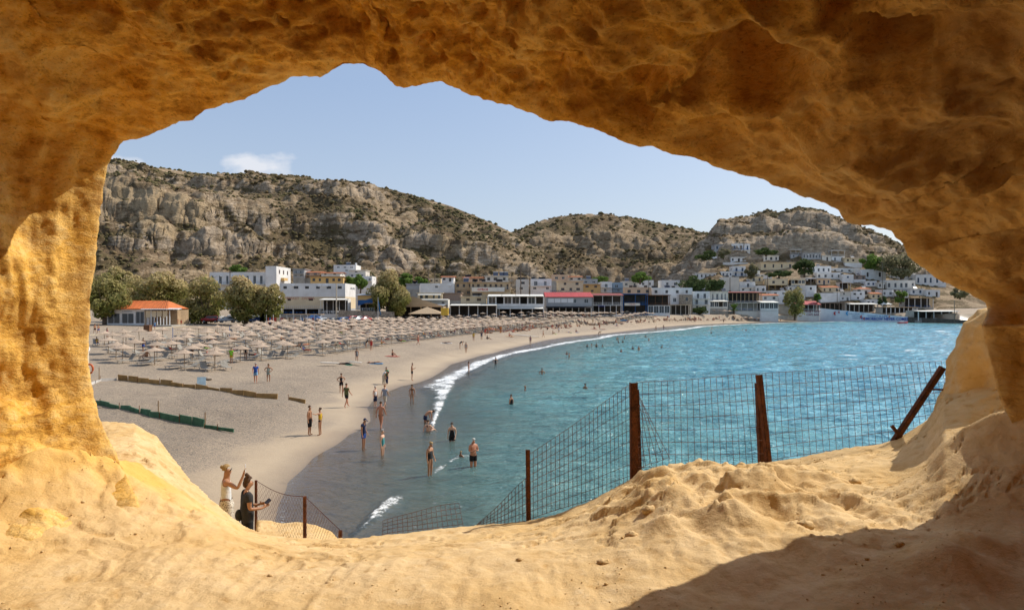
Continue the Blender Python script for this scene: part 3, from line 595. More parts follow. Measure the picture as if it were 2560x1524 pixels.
caps = sstep(1.10, 1.5, fbm(x*.16, y*.30, x*0, 5, 205)+.5)*sstep(30, 60, sw)*.72
lace = sstep(.10, .0, np.abs(fbm(x*.55, y*.55, x*0, 4, 206)))*.44*sstep(2, 5, sw)*(1-sstep(8, 13, sw))*sstep(45, 30, y)
foam = np.clip(np.maximum.reduce([fo1, fo2, edge_foam, fo3, caps, lace]), 0, 1)*(sw > -.3)
am = sstep(2, 25, sw)
fade = sstep(330, 150, y)*.6+.4
zz = (fbm(x*.10+y*.02, y*.16, x*0, 4, 211)*.22+fbm(x*.5, y*.7, x*0, 3, 213)*.10)*am*fade
zz = zz+np.maximum(fo1, 0)*.16*sstep(1, 3, sw)*(y > 36)+fo2*.14
zz = zz+.22*np.exp(-((side-1.2-wid*.3)/.9)**2)*(y > 42)*sstep(42, 55, y)
zz = np.where(y > 345, 0, zz)
sea = grid_mesh('sea', np.stack([x, y, .012+zz], -1), m_sea, keep=(sw > -2.5) & ((x < 0) | (y < 420) | (x > 0)), attrs={'deep': np.clip(sw, 0, 400), 'foam': foam})
# ------------------------------------------------------------------ buildings
m_glass, nt, b, o = new_mat('window_glass')
b.inputs['Base Color'].default_value = (.035, .045, .055, 1); b.inputs['Roughness'].default_value = .12; b.inputs['Specular IOR Level'].default_value = .6
WHITE = M('white_plaster', (.74, .73, .71), .85, .10, .35, .25, 6, c2=(.62, .60, .57))
OFFWH = M('offwhite_plaster', (.66, .62, .55), .85, .12, .35, .25, 6)
CREAM = M('cream_plaster', (.66, .54, .36), .85, .12, .35, .25, 6)
TANP = M('tan_plaster', (.50, .37, .23), .85, .15, .35, .25, 6)
YELLOW = M('yellow_plaster', (.66, .43, .17), .85, .12, .35, .25, 6)
PEACH = M('peach_plaster', (.66, .45, .30), .85, .12, .35, .25, 6)
GREYP = M('grey_plaster', (.38, .38, .38), .85, .15, .35, .25, 6)
GREYBL = M('bluegrey_plaster', (.30, .36, .40), .8, .12, .35)
BROWNP = M('brown_plaster', (.27, .20, .16), .85, .12, .35)
BLUEP = M('blue_paint', (.025, .11, .30), .6, .2, .5)
STONE = M('rubble_stone', (.36, .30, .23), .9, .5, 1.6, .8, 3, c2=(.17, .14, .11))
WOOD = M('brown_wood', (.20, .095, .045), .75, .4, .8)
PALEW = M('pale_wood', (.42, .29, .17), .75, .3, .8)
TILE = M('terracotta_tile', (.46, .16, .07), .85, .35, 1.2, .6, 5, stretch=(6, 1, 1))
REDR = M('red_metal_roof', (.42, .055, .05), .6, .15, .3, .5, 4, stretch=(8, .3, .3))
DKRED = M('dark_red_roof', (.25, .06, .05), .7, .2, .5)
AWN = M('awning_canvas', (.72, .70, .64), .85, .12, .5)
GREYM = M('grey_metal', (.33, .35, .37), .5, .2, .5, metal=.3)
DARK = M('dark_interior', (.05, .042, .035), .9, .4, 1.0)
CONC = M('concrete', (.40, .375, .33), .9, .25, .5, .4)
BLUEF = M('blue_frame', (.03, .13, .36), .6, .1)
BROWNF = M('brown_frame', (.13, .06, .03), .6, .2)
WHITEF = M('white_frame', (.75, .75, .74), .6, .08)
BLACK = M('black_plastic', (.02, .02, .022), .5, .2)
PANEL = M('solar_panel', (.02, .025, .05), .25, .2, spec=.6)
PAL = dict(W=WHITE, O=OFFWH, C=CREAM, T=TANP, Y=YELLOW, P=PEACH, G=GREYP, L=GREYBL, N=BROWNP, B=BLUEP, S=STONE, D=WOOD, K=CONC, A=PALEW)
FR = dict(w=WHITEF, b=BLUEF, n=BROWNF, g=GREYM)
def wall_holes(mb, x0, x1, z0, z1, y, holes, rev=.22):
    xs = sorted({x0, x1, *[h[0] for h in holes], *[h[1] for h in holes]}); zs = sorted({z0, z1, *[h[2] for h in holes], *[h[3] for h in holes]})
    for i in range(len(xs)-1):
        for j in range(len(zs)-1):
            cx, czz = (xs[i]+xs[i+1])/2, (zs[j]+zs[j+1])/2
            if any(h[0] < cx < h[1] and h[2] < czz < h[3] for h in holes): continue
            mb.add([(xs[i], y, zs[j]), (xs[i+1], y, zs[j]), (xs[i+1], y, zs[j+1]), (xs[i], y, zs[j+1])], [(0, 1, 2, 3)])
    for a, b_, c_, d_ in holes:
        v = [(a, y, c_), (b_, y, c_), (b_, y, d_), (a, y, d_), (a, y+rev, c_), (b_, y+rev, c_), (b_, y+rev, d_), (a, y+rev, d_)]
        mb.add(v, [(0, 4, 5, 1), (1, 5, 6, 2), (2, 6, 7, 3), (3, 7, 4, 0)])
def window(parent, a, b_, c_, d_, y, fm, name='window', bars=1):
    f = MB(); t = .07 if b_-a > .5 else .05
    f.box(a, b_, y, y+.06, d_-t, d_).box(a, b_, y, y+.06, c_, c_+t).box(a, a+t, y, y+.06, c_+t, d_-t).box(b_-t, b_, y, y+.06, c_+t, d_-t)
    for k in range(bars):
        xm = a+(b_-a)*(k+1)/(bars+1); f.box(xm-.035, xm+.035, y, y+.06, c_+t, d_-t)
    o = f.build(name, fm, parent)
    MB().box(a+t, b_-t, y+.03, y+.045, c_+t, d_-t).build('pane', m_glass, o); return o
def railing(parent, x0, x1, y, z, h, m, n=None, d=None):
    r = MB(); r.box(x0, x1, y-.03, y+.03, z+h-.06, z+h).box(x0, x1, y-.02, y+.02, z+h*.45, z+h*.45+.05)
    n = n or max(2, int((x1-x0)/.6))
    for k in range(n+1):
        xx = x0+(x1-x0)*k/n; r.box(xx-.025, xx+.025, y-.02, y+.02, z, z+h-.06)
    return r.build('railing', m, parent)
BUILT = []
def adjD(u, D): return D+(float(np.interp(u, [1290, 1366, 1480, 1560, 1650, 1731, 1820, 1850, 1950], [0, 18, 27, 34, 38, 34, 26, 8, 0])) if D < 270 or u > 1822 else 0) if u < 1960 else D
def building(x0, x1, yt, yb, D, dep, col, st, roof, label, cat='house', fr='n', yaw=0, extra='', seed=None, name=None, group=None):
    if D is None:
        g = ground((x0+x1)/2, yb); D = g.y
    else: D = adjD((x0+x1)/2, D)
    rg = random.Random(int(x0*7+yt)); X0, X1 = (x0-UC)/K*D, (x1-UC)/K*D; zb, zt = H-(yb-VC)/K*D, H-(yt-VC)/K*D
    cx = (X0+X1)/2; w = X1-X0; gzz = min(gz(X0, D), gz(X1, D), gz(cx, D+dep*.5))
    root = empty(name or {'hotel': 'hotel', 'restaurant': 'restaurant', 'bar': 'beach_bar'}.get(cat, 'house'), (cx, D, zb), R(yaw), label, cat, group)
    a, b_ = -w/2, w/2; hh = zt-zb
    cols = col.split('/'); sts = st.split('/'); n = len(sts)
    cols = (cols*n)[:n] if len(cols) < n else cols
    roofm = 0
    base = MB(); base.box(a+.02, b_-.02, .02, dep, min(-.2, gzz-zb-1.0), 0); base.build('foundation', PAL[cols[0]] if cols[0] in 'SWOCK' else CONC, root)
    par = .45 if 'p' in roof else 0
    slope_h = hh*.22 if roof[0] in 'tr' else 0
    sh = (hh-par-slope_h)/n
    for k, (c, s) in enumerate(zip(cols, sts)):
        m = PAL[c]; z0, z1 = k*sh, (k+1)*sh; kind = s[0]; q = int(s[1:]) if len(s) > 1 else 0
        mb = MB(); y0 = 0
        if kind in 'wdbx':
            holes = []; ww = min(1.25, w/max(q, 1)*.42); jit = 0
            for i in range(q):
                xc = a+w*(i+.5)/q+(rg.uniform(-.12, .12)*w/q if kind != 'x' else 0)
                tall = kind == 'b' or (kind == 'd' and i == q//2)
                wz0 = z0+(.08 if tall else sh*.33); wz1 = z0+sh*.78
                hw = ww/2*(rg.uniform(.75, 1.15)); holes.append((xc-hw, xc+hw, wz0, wz1))
            wall_holes(mb, a, b_, z0, z1, 0, holes)
            mb.add([(a, 0, z0), (a, dep, z0), (a, dep, z1), (a, 0, z1)], [(0, 3, 2, 1)]); mb.add([(b_, 0, z0), (b_, dep, z0), (b_, dep, z1), (b_, 0, z1)], [(0, 1, 2, 3)])
            mb.add([(a, dep, z0), (b_, dep, z0), (b_, dep, z1), (a, dep, z1)], [(0, 3, 2, 1)])
            mb.add([(a, 0, z1), (b_, 0, z1), (b_, dep, z1), (a, dep, z1)], [(0, 1, 2, 3)])
            mb.build('wall', m, root)
            for h_ in holes: window(root, *h_, .16, FR[fr], 'window' if h_[2] > z0+.1 else 'door')
            if kind == 'b':
                sl = MB().box(a+.1, b_-.1, -1.3, -.005, z0-.16, z0-.004); sl.build('balcony', m, root)
                railing(root, a+.15, b_-.15, -1.25, z0, 1.0, GREYM if fr != 'b' else BLUEF)
            # side windows on the face one sees obliquely
            if dep > 6 and abs(cx) > 40 and kind != 'x' and rg.random() < .6:
                sx_ = b_ if cx < 0 else a; e = .03 if cx < 0 else -.03
                for i in range(max(1, int(dep/5))):
                    yc = dep*(i+.5)/max(1, int(dep/5)); v = MB().box(min(sx_, sx_+e), max(sx_, sx_+e), yc-.45, yc+.45, z0+sh*.35, z0+sh*.75); v.build('window', FR[fr], root)
                    MB().box(min(sx_, sx_+e*1.6), max(sx_, sx_+e*1.6), yc-.36, yc+.36, z0+sh*.38, z0+sh*.72).build('pane', m_glass, root.children[-1])
        else:                                                    # open terrace 'o', glazed front 'g', veranda under awnings 'v'
            ins = min(3.5, dep*.5); f = MB(); f.box(a, b_, 0, dep, z0-.12, z0+.05); f.build('floor_slab', m, root)
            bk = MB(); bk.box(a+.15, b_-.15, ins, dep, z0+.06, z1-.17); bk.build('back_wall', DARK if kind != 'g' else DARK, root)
            pw = max(.12, min(.3, w/60)); post = MB().box(-pw/2, pw/2, .1, .1+pw, z0+.051, z1-.16).mesh('post', PAL['W'] if c in 'GLKW' else m)
            for i in range(q+1):
                p = bpy.data.objects.new('post', post); link(p, root); p.location.x = a+pw/2+(w-pw)*i/q
            MB().box(a, b_, -.05, dep, z1-.155, z1).build('ceiling_slab', m, root)
            if dep > 3:
                    for q0, q1 in ((a, a+.12), (b_-.12, b_)): MB().box(q0, q1, ins*.9, dep-.01, z0+.06, z1-.16).build("side_wall", m, root)
            if kind == 'g':
                for i in range(q):
                    p0 = a+pw+(w-pw)*i/q; p1 = a+(w-pw)*(i+1)/q
                    if rg.random() < .8: window(root, p0+.02, p1-.02, z0+.9, z1-.2, .15, WHITEF, 'glazing', 1)
                MB().box(a+pw, b_-pw, .12, .2, z0+.06, z0+.88).build('parapet', m, root)
            elif k > 0 or 'r' in extra: railing(root, a+pw, b_-pw, .05, z0, 1.0, WHITEF if c != 'B' and c != 'D' else m)
            if k == 0 or kind == 'v':                        # shapes of furniture in the shade
                fu = MB()
                for i in range(int(w/1.6)):
                    xx = a+.8+i*1.6+rg.uniform(-.3, .3); yy_ = rg.uniform(.9, max(1.2, ins-.6)); fu.box(xx-.4, xx+.4, yy_-.4, yy_+.4, z0+.70, z0+.75); fu.box(xx-.05, xx+.05, yy_-.05, yy_+.05, z0+.05, z0+.7)
                    for e in (-.7, .7): fu.box(xx+e-.2, xx+e+.2, yy_-.2, yy_+.2, z0+.40, z0+.45); fu.box(xx+e-.22*(e > 0)-.0, xx+e+.04+.2*(e < 0)*0, yy_-.2, yy_+.2, z0+.45, z0+.9)
                o_ = fu.build('tables_and_chairs', [WOOD, WHITEF, BLUEF][rg.randrange(3)], root); o_['kind'] = 'stuff'
    top = n*sh; mr = {'t': TILE, 'r': REDR, 'q': DKRED, 'a': AWN, 'p': PAL[cols[-1]], 'f': PAL[cols[-1]], 'l': PALEW, 's': GREYM, 'h': TILE}[roof[0]]
    if roof[0] == 'p':
        p = MB(); t = .2; p.box(a, b_, 0, t, top+.003, top+par).box(a, b_, dep-t, dep, top+.003, top+par).box(a, a+t, t, dep-t, top+.003, top+par).box(b_-t, b_, t, dep-t, top+.003, top+par); p.build('parapet', mr, root)
    elif roof[0] in 'fl': MB().box(a-.35, b_+.35, -.5, dep+.2, top+.004, top+.2).build('roof', mr if roof[0] == 'f' else PALEW, root)
    elif roof[0] in 'trqs':
        s2 = slope_h or hh*.12; e = .5
        r_ = MB(); r_.slab([(a-e, -e, top+.05), (b_+e, -e, top+.05), (b_+e, dep*.6, top+s2), (a-e, dep*.6, top+s2)], .12)
        r_.slab([(a-e, dep*.6+.01, top+s2), (b_+e, dep*.6+.01, top+s2), (b_+e, dep+e, top+.2), (a-e, dep+e, top+.2)], .12); r_.build('roof', mr, root)
        MB().add([(a, 0, top), (a, dep, top), (a, dep*.6, top+s2-.1), (b_, 0, top), (b_, dep, top), (b_, dep*.6, top+s2-.1)], [(0, 1, 2), (3, 5, 4), (0, 3, 4, 1)]).build('gable', PAL[cols[-1]], root)
    elif roof[0] == 'h':
        e = .4; r_ = MB(); r_.add([(a-e, -e, top), (b_+e, -e, top), (b_+e, dep+e, top), (a-e, dep+e, top), (0, dep/2, top+hh*.3)], [(0, 1, 4), (1, 2, 4), (2, 3, 4), (3, 0, 4), (3, 2, 1, 0)]); r_.build('roof', TILE, root)
    elif roof[0] == 'a':
        na_ = max(2, int(w/4.5)); s2 = hh*.10
        for i in range(na_):
            p0, p1 = a+w*i/na_+.06, a+w*(i+1)/na_-.06
            MB().slab([(p0, -1.8, top+.02), (p1, -1.8, top+.02), (p1, dep*.55, top+s2), (p0, dep*.55, top+s2)], .06).build('awning', AWN, root)
        MB().box(a, b_, dep*.55, dep, top, top+s2-.1).build('roof', PAL[cols[-1]], root)
    for e in extra:
        if e == 'T':     # black water tanks
            for i in range(rg.randrange(1, 4)):
                tx = rg.uniform(a+1, b_-1); t_ = MB(); t_.tube([(tx-.7, dep*.5, top+1.0), (tx+.7, dep*.5, top+1.0)], .42, 10); o_ = t_.build('water_tank', BLACK, root)
                MB().box(tx-.5, tx+.5, dep*.5-.3, dep*.5+.3, top, top+.6).build('tank_stand', GREYM, o_)
        if e == 'S':     # solar water heater
            for i in range(max(1, int(w/9))):
                tx = rg.uniform(a+1, b_-1.8); pn = MB().slab([(tx, 1.2, top+.3), (tx+1.9, 1.2, top+.3), (tx+1.9, 2.6, top+1.4), (tx, 2.6, top+1.4)], .06); o_ = pn.build('solar_panel', PANEL, root)
                MB().tube([(tx-.05, 2.75, top+1.55), (tx+1.95, 2.75, top+1.55)], .25, 8).build('solar_tank', GREYM, o_)
        if e == 'A':
            for i in range(max(1, int(w/5))):
                tx = rg.uniform(a+.6, b_-.6); MB().box(tx-.4, tx+.4, -.36, -.01, top-sh*.3, top-sh*.3+.55).build('air_conditioner', WHITEF, root)
        if e == 'c': MB().box(b_-1.5, b_-.8, dep*.5, dep*.5+.7, top, top+1.6).build('chimney', PAL[cols[-1]], root)
        if e == 'w': MB().slab([(a+.3, -1.6, sh*.80), (b_-.3, -1.6, sh*.80), (b_-.3, -.01, sh*.97), (a+.3, -.01, sh*.97)], .05).build('awning', AWN, root)
        if e == 'k': MB().slab([(a-.2, -2.2, sh*.84), (b_+.2, -2.2, sh*.84), (b_+.2, -.01, sh*.98), (a-.2, -.01, sh*.98)], .06).build('awning', M('black_canvas', (.03, .028, .03), .9, .2), root)
    BUILT.append(root); return root, a, b_, sh, hh, dep
def text(s, size, m, parent, loc, rot=(R(90), 0, 0), name='lettering', ext=.015, align='CENTER', sx=1.0, bold=.0):
    c = bpy.data.curves.new(name, 'FONT'); c.body = s; c.size = size; c.extrude = ext; c.align_x = align; c.align_y = 'CENTER'; c.offset = bold; c.resolution_u = 2
    t = bpy.data.objects.new(name, c); COL.objects.link(t); me = bpy.data.meshes.new_from_object(t.evaluated_get(bpy.context.evaluated_depsgraph_get()))
    bpy.data.objects.remove(t); me.materials.clear(); me.materials.append(m); me.name = name
    o = bpy.data.objects.new(name, me); link(o, parent); o.location = loc; o.rotation_euler = rot; o.scale = (sx, 1, 1); return o
RED = M('red_paint', (.45, .03, .03), .6, .15); BLUE = M('sign_blue', (.02, .07, .36), .6, .15); NAVY = M('navy_paint', (.02, .025, .12), .6, .2)
# --- left: hotel, market, restaurants
rt = building(524, 664, 680, 738, 236, 12, 'O/W', 'b8/b8', 'p', 'long two storey white hotel wing with balconies behind the tamarisk trees', 'hotel', 'g', extra='A')
rt = building(664, 691, 665, 738, 234, 15, 'W/W/W', 'x0/x0/x0', 'p', 'tall blank white end tower of the hotel above the tamarisks', 'hotel', 'g')
for zz_, n_ in ((8.0, 3),):
    for i in range(n_):
        v = MB().box(rt[2], rt[2]+.05, 2.6+i*4.2, 3.6+i*4.2, zz_, zz_+1.5).build('window', BROWNF, rt[0])
        MB().box(rt[2]+.02, rt[2]+.07, 2.75+i*4.2, 3.45+i*4.2, zz_+.12, zz_+1.38).build('pane', m_glass, v)
MB().box(rt[2], rt[2]+1.2, 4.5, 8.5, 5.6, 6.6).build('balcony', YELLOW, rt[0])
rt = building(699, 863, 708, 786, 196, 13, 'G/C/C/W/W', 'v5/x0/w3/x0/x6', 'p', 'white and beige market hotel with a shaded veranda behind the car park', 'hotel', 'n', extra='A')
text('MARKET  ZAFIRIA', 1.15, M('faded_red', (.55, .25, .2), .8, .3), rt[0], (rt[1]+4.0+2.2, -.03, rt[3]*3-.5))
text('HOTEL ZAFIRIA', .8, GREYM, rt[0], (rt[2]+.03, 9, rt[4]-1.4), (R(90), 0, R(90)))
railing(rt[0], rt[1], rt[2], -.1, rt[3]+.02, .9, WHITEF)
building(801, 864, 749, 785, 182, 6, 'W', 'v4', 'a', 'restaurant terrace under a cream awning beside the pale pole', 'restaurant', 'w', extra='r')
building(733, 761, 673, 694, 262, 8, 'G/G', 'w2/b2', 'f', 'small grey house right behind the white hotel tower', 'house', 'w')
building(761, 800, 677, 695, 264, 8, 'A/P', 'd2/b2', 't', 'brown house with terracotta porch roof, left one of the pair above the market', 'house', 'n')
building(803, 850, 679, 695, 262, 8, 'O/O', 'd3/w2', 't', 'cream house with terracotta porch roof, right one of the pair above the market', 'house', 'n')
building(776, 858, 692, 708, 236, 9, 'Y', 'd5', 'l', 'ochre house with long pale pergola roof directly above the white market hotel', 'house', 'n')
building(834, 890, 662, 680, 282, 9, 'W/W', 'w1/w3', 'p', 'white villa with blue grey wall, highest above the market', 'house', 'w', extra='cS')
building(872, 914, 676, 692, 276, 8, 'O/O', 'b2/w1', 'f', 'off white house below and right of the highest white villa', 'house', 'w')
building(884, 930, 690, 702, 262, 8, 'W', 'b3', 'p', 'white terrace house above the green trees left of the big tamarisk', 'house', 'w')
building(894, 936, 738, 778, 186, 8, 'A/Y', 'v2/x0', 's', 'ochre bar with a blue banner left of the big round tamarisk', 'bar', 'n', extra='r')
b_ = BUILT[-1]; bb = MB().slab([(-2.3, -.2, 3.3), (2.0, -.2, 3.3), (2.0, -.12, 4.0), (-2.3, -.12, 2.5)], .9).build('banner', BLUEP, b_)
# --- middle
rt = building(975, 1104, 764, 798, 192, 16, 'T', 'o5', 's', 'tan tavern with a wide tan gable and grey sheet roof behind the big round tamarisk', 'restaurant', 'n', extra='')
hh_ = rt[3]; MB().slab([(rt[1]-1, -.6, hh_+.0), (rt[2]-1, -.6, hh_+.4), (rt[1]+6.5, -.45, hh_+2.9)], 0.01).build('fascia', TANP, rt[0])
MB().add([(rt[1]-1.2, -.55, hh_-.35), (rt[2]+.3, -.55, hh_-.35), (rt[2]+.3, -.55, hh_+.12), (rt[1]+5.2, -.55, hh_+1.9), (rt[1]-1.2, -.55, hh_+.15), (rt[1]-1.2, -.35, hh_-.35), (rt[2]+.3, -.35, hh_-.35), (rt[2]+.3, -.35, hh_+.12), (rt[1]+5.2, -.35, hh_+1.9), (rt[1]-1.2, -.35, hh_+.15)],
         [(0, 1, 2, 3, 4), (9, 8, 7, 6, 5), (4, 3, 8, 9), (3, 2, 7, 8), (0, 5, 6, 1)]).build('gable', TANP, rt[0])
building(1124, 1242, 763, 795, 200, 12, 'K', 'o5', 'a', 'long beach restaurant under striped white awnings right of the yellow kiosk', 'restaurant', 'w')
building(1219, 1360, 740, 792, 206, 13, 'K/W', 'o5/g7', 'a', 'two storey white glass fronted restaurant with awning roof left of the red roof', 'restaurant', 'w', extra='w')
building(1016, 1049, 710, 722, 236, 7, 'G', 'x0', 'f', 'small grey flat block right of the big tamarisk crown', 'house', 'w', extra='T')
building(1050, 1136, 708, 736, 226, 10, 'W/W', 'x0/w1', 'p', 'long low white house with blank wall behind the tan tavern', 'house', 'w', extra='cA')
building(1137, 1182, 706, 740, 227, 9, 'A/T', 'w2/w3', 'f', 'tan block with shutters left of the wooden balconies', 'house', 'n', extra='S')
rt = building(1176, 1276, 706, 742, 225, 10, 'C/T', 'x0/b7', 'l', 'tan hotel with wooden balconies and a red gyros sign', 'hotel', 'n', extra='TT')
sg = MB().box(-6.5, 5.0, -1.62, -1.45, 1.8, 3.3).build('sign_board', OFFWH, rt[0]); text('GYROS', 1.15, RED, rt[0], (-2.6, -1.66, 2.55), bold=.02)
building(1106, 1152, 733, 752, 214, 7, 'N', 'x0', 'f', 'dark brown flat block between the tavern and the tan balconies', 'house', 'n')
building(1044, 1106, 733, 752, 212, 7, 'C', 'w4', 'f', 'cream house with grey shutters above the tan tavern roof', 'house', 'g', extra='w')
building(1032, 1120, 749, 768, 205, 6, 'O', 'w3', 'a', 'low annex with white awnings just above the tavern roof', 'house', 'w')
building(1152, 1215, 742, 772, 214, 8, 'C/C', 'x0/w2', 'f', 'cream block with a hanging awning below the gyros sign', 'house', 'n', extra='T')
building(1104, 1134, 689, 704, 262, 7, 'W', 'd2', 't', 'tiny white house with tile roof left of the black roof tanks', 'house', 'n')
building(1158, 1209, 691, 705, 250, 8, 'P', 'd3', 't', 'orange tiled house with black tanks behind the tan hotel', 'house', 'n', extra='T')
building(1212, 1270, 690, 706, 248, 8, 'O', 'w3', 'f', 'off white block under a long row of solar panels', 'house', 'n', extra='SSS')
building(1290, 1322, 698, 728, 236, 8, 'O/O', 'w1/w1', 'p', 'narrow off white block between the two tall poles', 'house', 'n', extra='T')
building(1327, 1379, 697, 728, 234, 9, 'W/W', 'w2/b2', 'p', 'white house with pale blue balcony above the red roof corner', 'house', 'w', extra='TT')
building(1034, 1070, 700, 712, 262, 7, 'O', 'w2', 't', 'small pale house among green trees right of the big tamarisk', 'house', 'n')
building(1072, 1100, 695, 706, 266, 7, 'C', 'w2', 'p', 'small cream house above the long low white house', 'house', 'n')
building(1380, 1420, 686, 702, 262, 8, 'P', 'w2', 'p', 'pinkish flat house with roof tanks behind the pale blue balcony', 'house', 'w', extra='T')
building(1422, 1455, 689, 703, 266, 7, 'O', 'w2', 't', 'small off white tiled house behind the cream block', 'house', 'n')
building(1395, 1458, 703, 730, 231, 9, 'C/C', 'w3/w2', 'f', 'cream two storey block behind the red roofed restaurant', 'house', 'n')
building(1458, 1501, 711, 733, 228, 9, 'Y/Y', 'w1/w2', 'f', 'yellow house right of the cream block behind the red roof', 'house', 'n')
building(1457, 1494, 697, 711, 248, 8, 'G', 'w2', 'p', 'light grey block on top behind the yellow house', 'house', 'w', extra='S')
building(1502, 1530, 704, 730, 232, 8, 'W/W', 'b1/b1', 'p', 'white flats with balconies right of the yellow house', 'house', 'w')
building(1531, 1557, 706, 730, 230, 8, 'L/L', 'b1/b1', 'p', 'blue grey flats with balconies left of the peach wall', 'house', 'w')
rt = building(1366, 1480, 729, 788, 204, 14, 'K/G', 'o7/x4', 'r', 'large restaurant with red metal roof and grey upper wall', 'restaurant', 'w', extra='k')
text('MARINERO TAVERNA', 1.0, NAVY, rt[0], (-1.5, 8.0, rt[4]+.35))
for i in range(4): MB().box(rt[1]+.6+i*2.3, rt[1]+2.7+i*2.3, -.09, -.01, rt[3]*1.38, rt[3]*1.82).build('wall_panel', WHITEF, rt[0])
rt = building(1482, 1556, 738, 787, 207, 11, 'W/W', 'o5/o3', 'q', 'white restaurant with white railings and dark red roof left of the blue bar', 'restaurant', 'w')
text('SIRTAKI', .8, BLUE, rt[0], (-2.2, -.12, rt[3]-.35))
rt = building(1558, 1619, 735, 786, 210, 11, 'B/B', 'o2/o2', 'f', 'bright blue two storey bar between white and brown fronts', 'bar', 'b')
MB().box(rt[1]+.5, rt[2]-3, -.3, -.06, rt[3]-.5, rt[3]+.5).build('sign_board', OFFWH, rt[0]); text('THE BAR', .6, RED, rt[0], (-1.2, -.33, rt[3]))
building(1620, 1675, 738, 788, 212, 11, 'W/D', 'g4/o3', 'f', 'brown wooden upper terrace over white shop windows right of the blue bar', 'restaurant', 'w')
building(1677, 1727, 762, 792, 226, 8, 'O', 'o4', 'l', 'white pergola terrace between the brown front and the stone house', 'restaurant', 'w', extra='r')
building(1676, 1700, 737, 762, 236, 7, 'W', 'w1', 'p', 'small white cube above the pergola terrace', 'house', 'w')
building(1700, 1731, 736, 778, 236, 9, 'S/S', 'w1/w1', 'p', 'unplastered grey stone house beside the white pergola', 'house', 'g')
building(1732, 1775, 728, 776, 246, 9, 'W/W/W', 'w2/b2/b2', 'p', 'white three storey house with balconies right of the stone house', 'house', 'g', extra='T')
building(1776, 1820, 729, 752, 262, 9, 'O', 'b4', 'f', 'off white house with a balcony left of the brown wooden restaurant', 'house', 'w', extra='S')
building(1775, 1819, 753, 790, 256, 9, 'K/O', 'x0/g4', 'a', 'low cream terrace with white awning left of the palm', 'restaurant', 'w')
building(1561, 1628, 718, 737, 238, 8, 'P', 'w3', 'p', 'long peach coloured low block behind the blue bar', 'house', 'n', extra='T')
building(1629, 1731, 719, 738, 240, 8, 'W', 'w4', 'p', 'long white low block with roof tanks left of the dark pine', 'house', 'n', extra='TSS')
building(1558, 1594, 702, 718, 262, 8, 'O', 'w2', 'p', 'small off white house behind the peach block', 'house', 'w', extra='S')
building(1598, 1634, 700, 718, 266, 8, 'W', 'w2', 'p', 'small white house with dishes behind the peach block', 'house', 'w', extra='T')
building(1655, 1700, 700, 718, 262, 8, 'W', 'w2', 'p', 'white house with a tank just left of the dark pine', 'house', 'w', extra='T')
# --- right: beach front below the village
building(1821, 1904, 731, 757, 284, 11, 'A', 'o8', 'q', 'upper restaurant with brown roof and wooden terrace above the palm', 'restaurant', 'n', extra='r')
building(1838, 1900, 757, 796, 282, 9, 'O/O', 'x0/v4', 'f', 'cream restaurant with dark openings right of the palm', 'restaurant', 'w', extra='')
building(1901, 1946, 756, 796, 284, 9, 'W/W', 'x0/g4', 'a', 'white glazed terrace on a blank base left of the round beach tree', 'restaurant', 'w')
building(1906, 1946, 734, 753, 297, 8, 'W', 'w2', 't', 'white house with red brown tile roof above the glazed terrace', 'house', 'w')
rt = building(1993, 2049, 752, 793, 300, 8, 'W/W', 'x0/o4', 'r', 'white walled cafe with red awning right of the round beach tree', 'bar', 'w', extra='')
text('"PORT SIDE"\nCAFE BAR', 1.35, M('maroon_paint', (.2, .02, .05), .7, .2), rt[0], (2.0, -.05, 1.9), bold=.02)
building(1946, 1992, 764, 786, 304, 8, 'K', 'x0', 'f', 'grey block half hidden by the round beach tree', 'house', 'g')
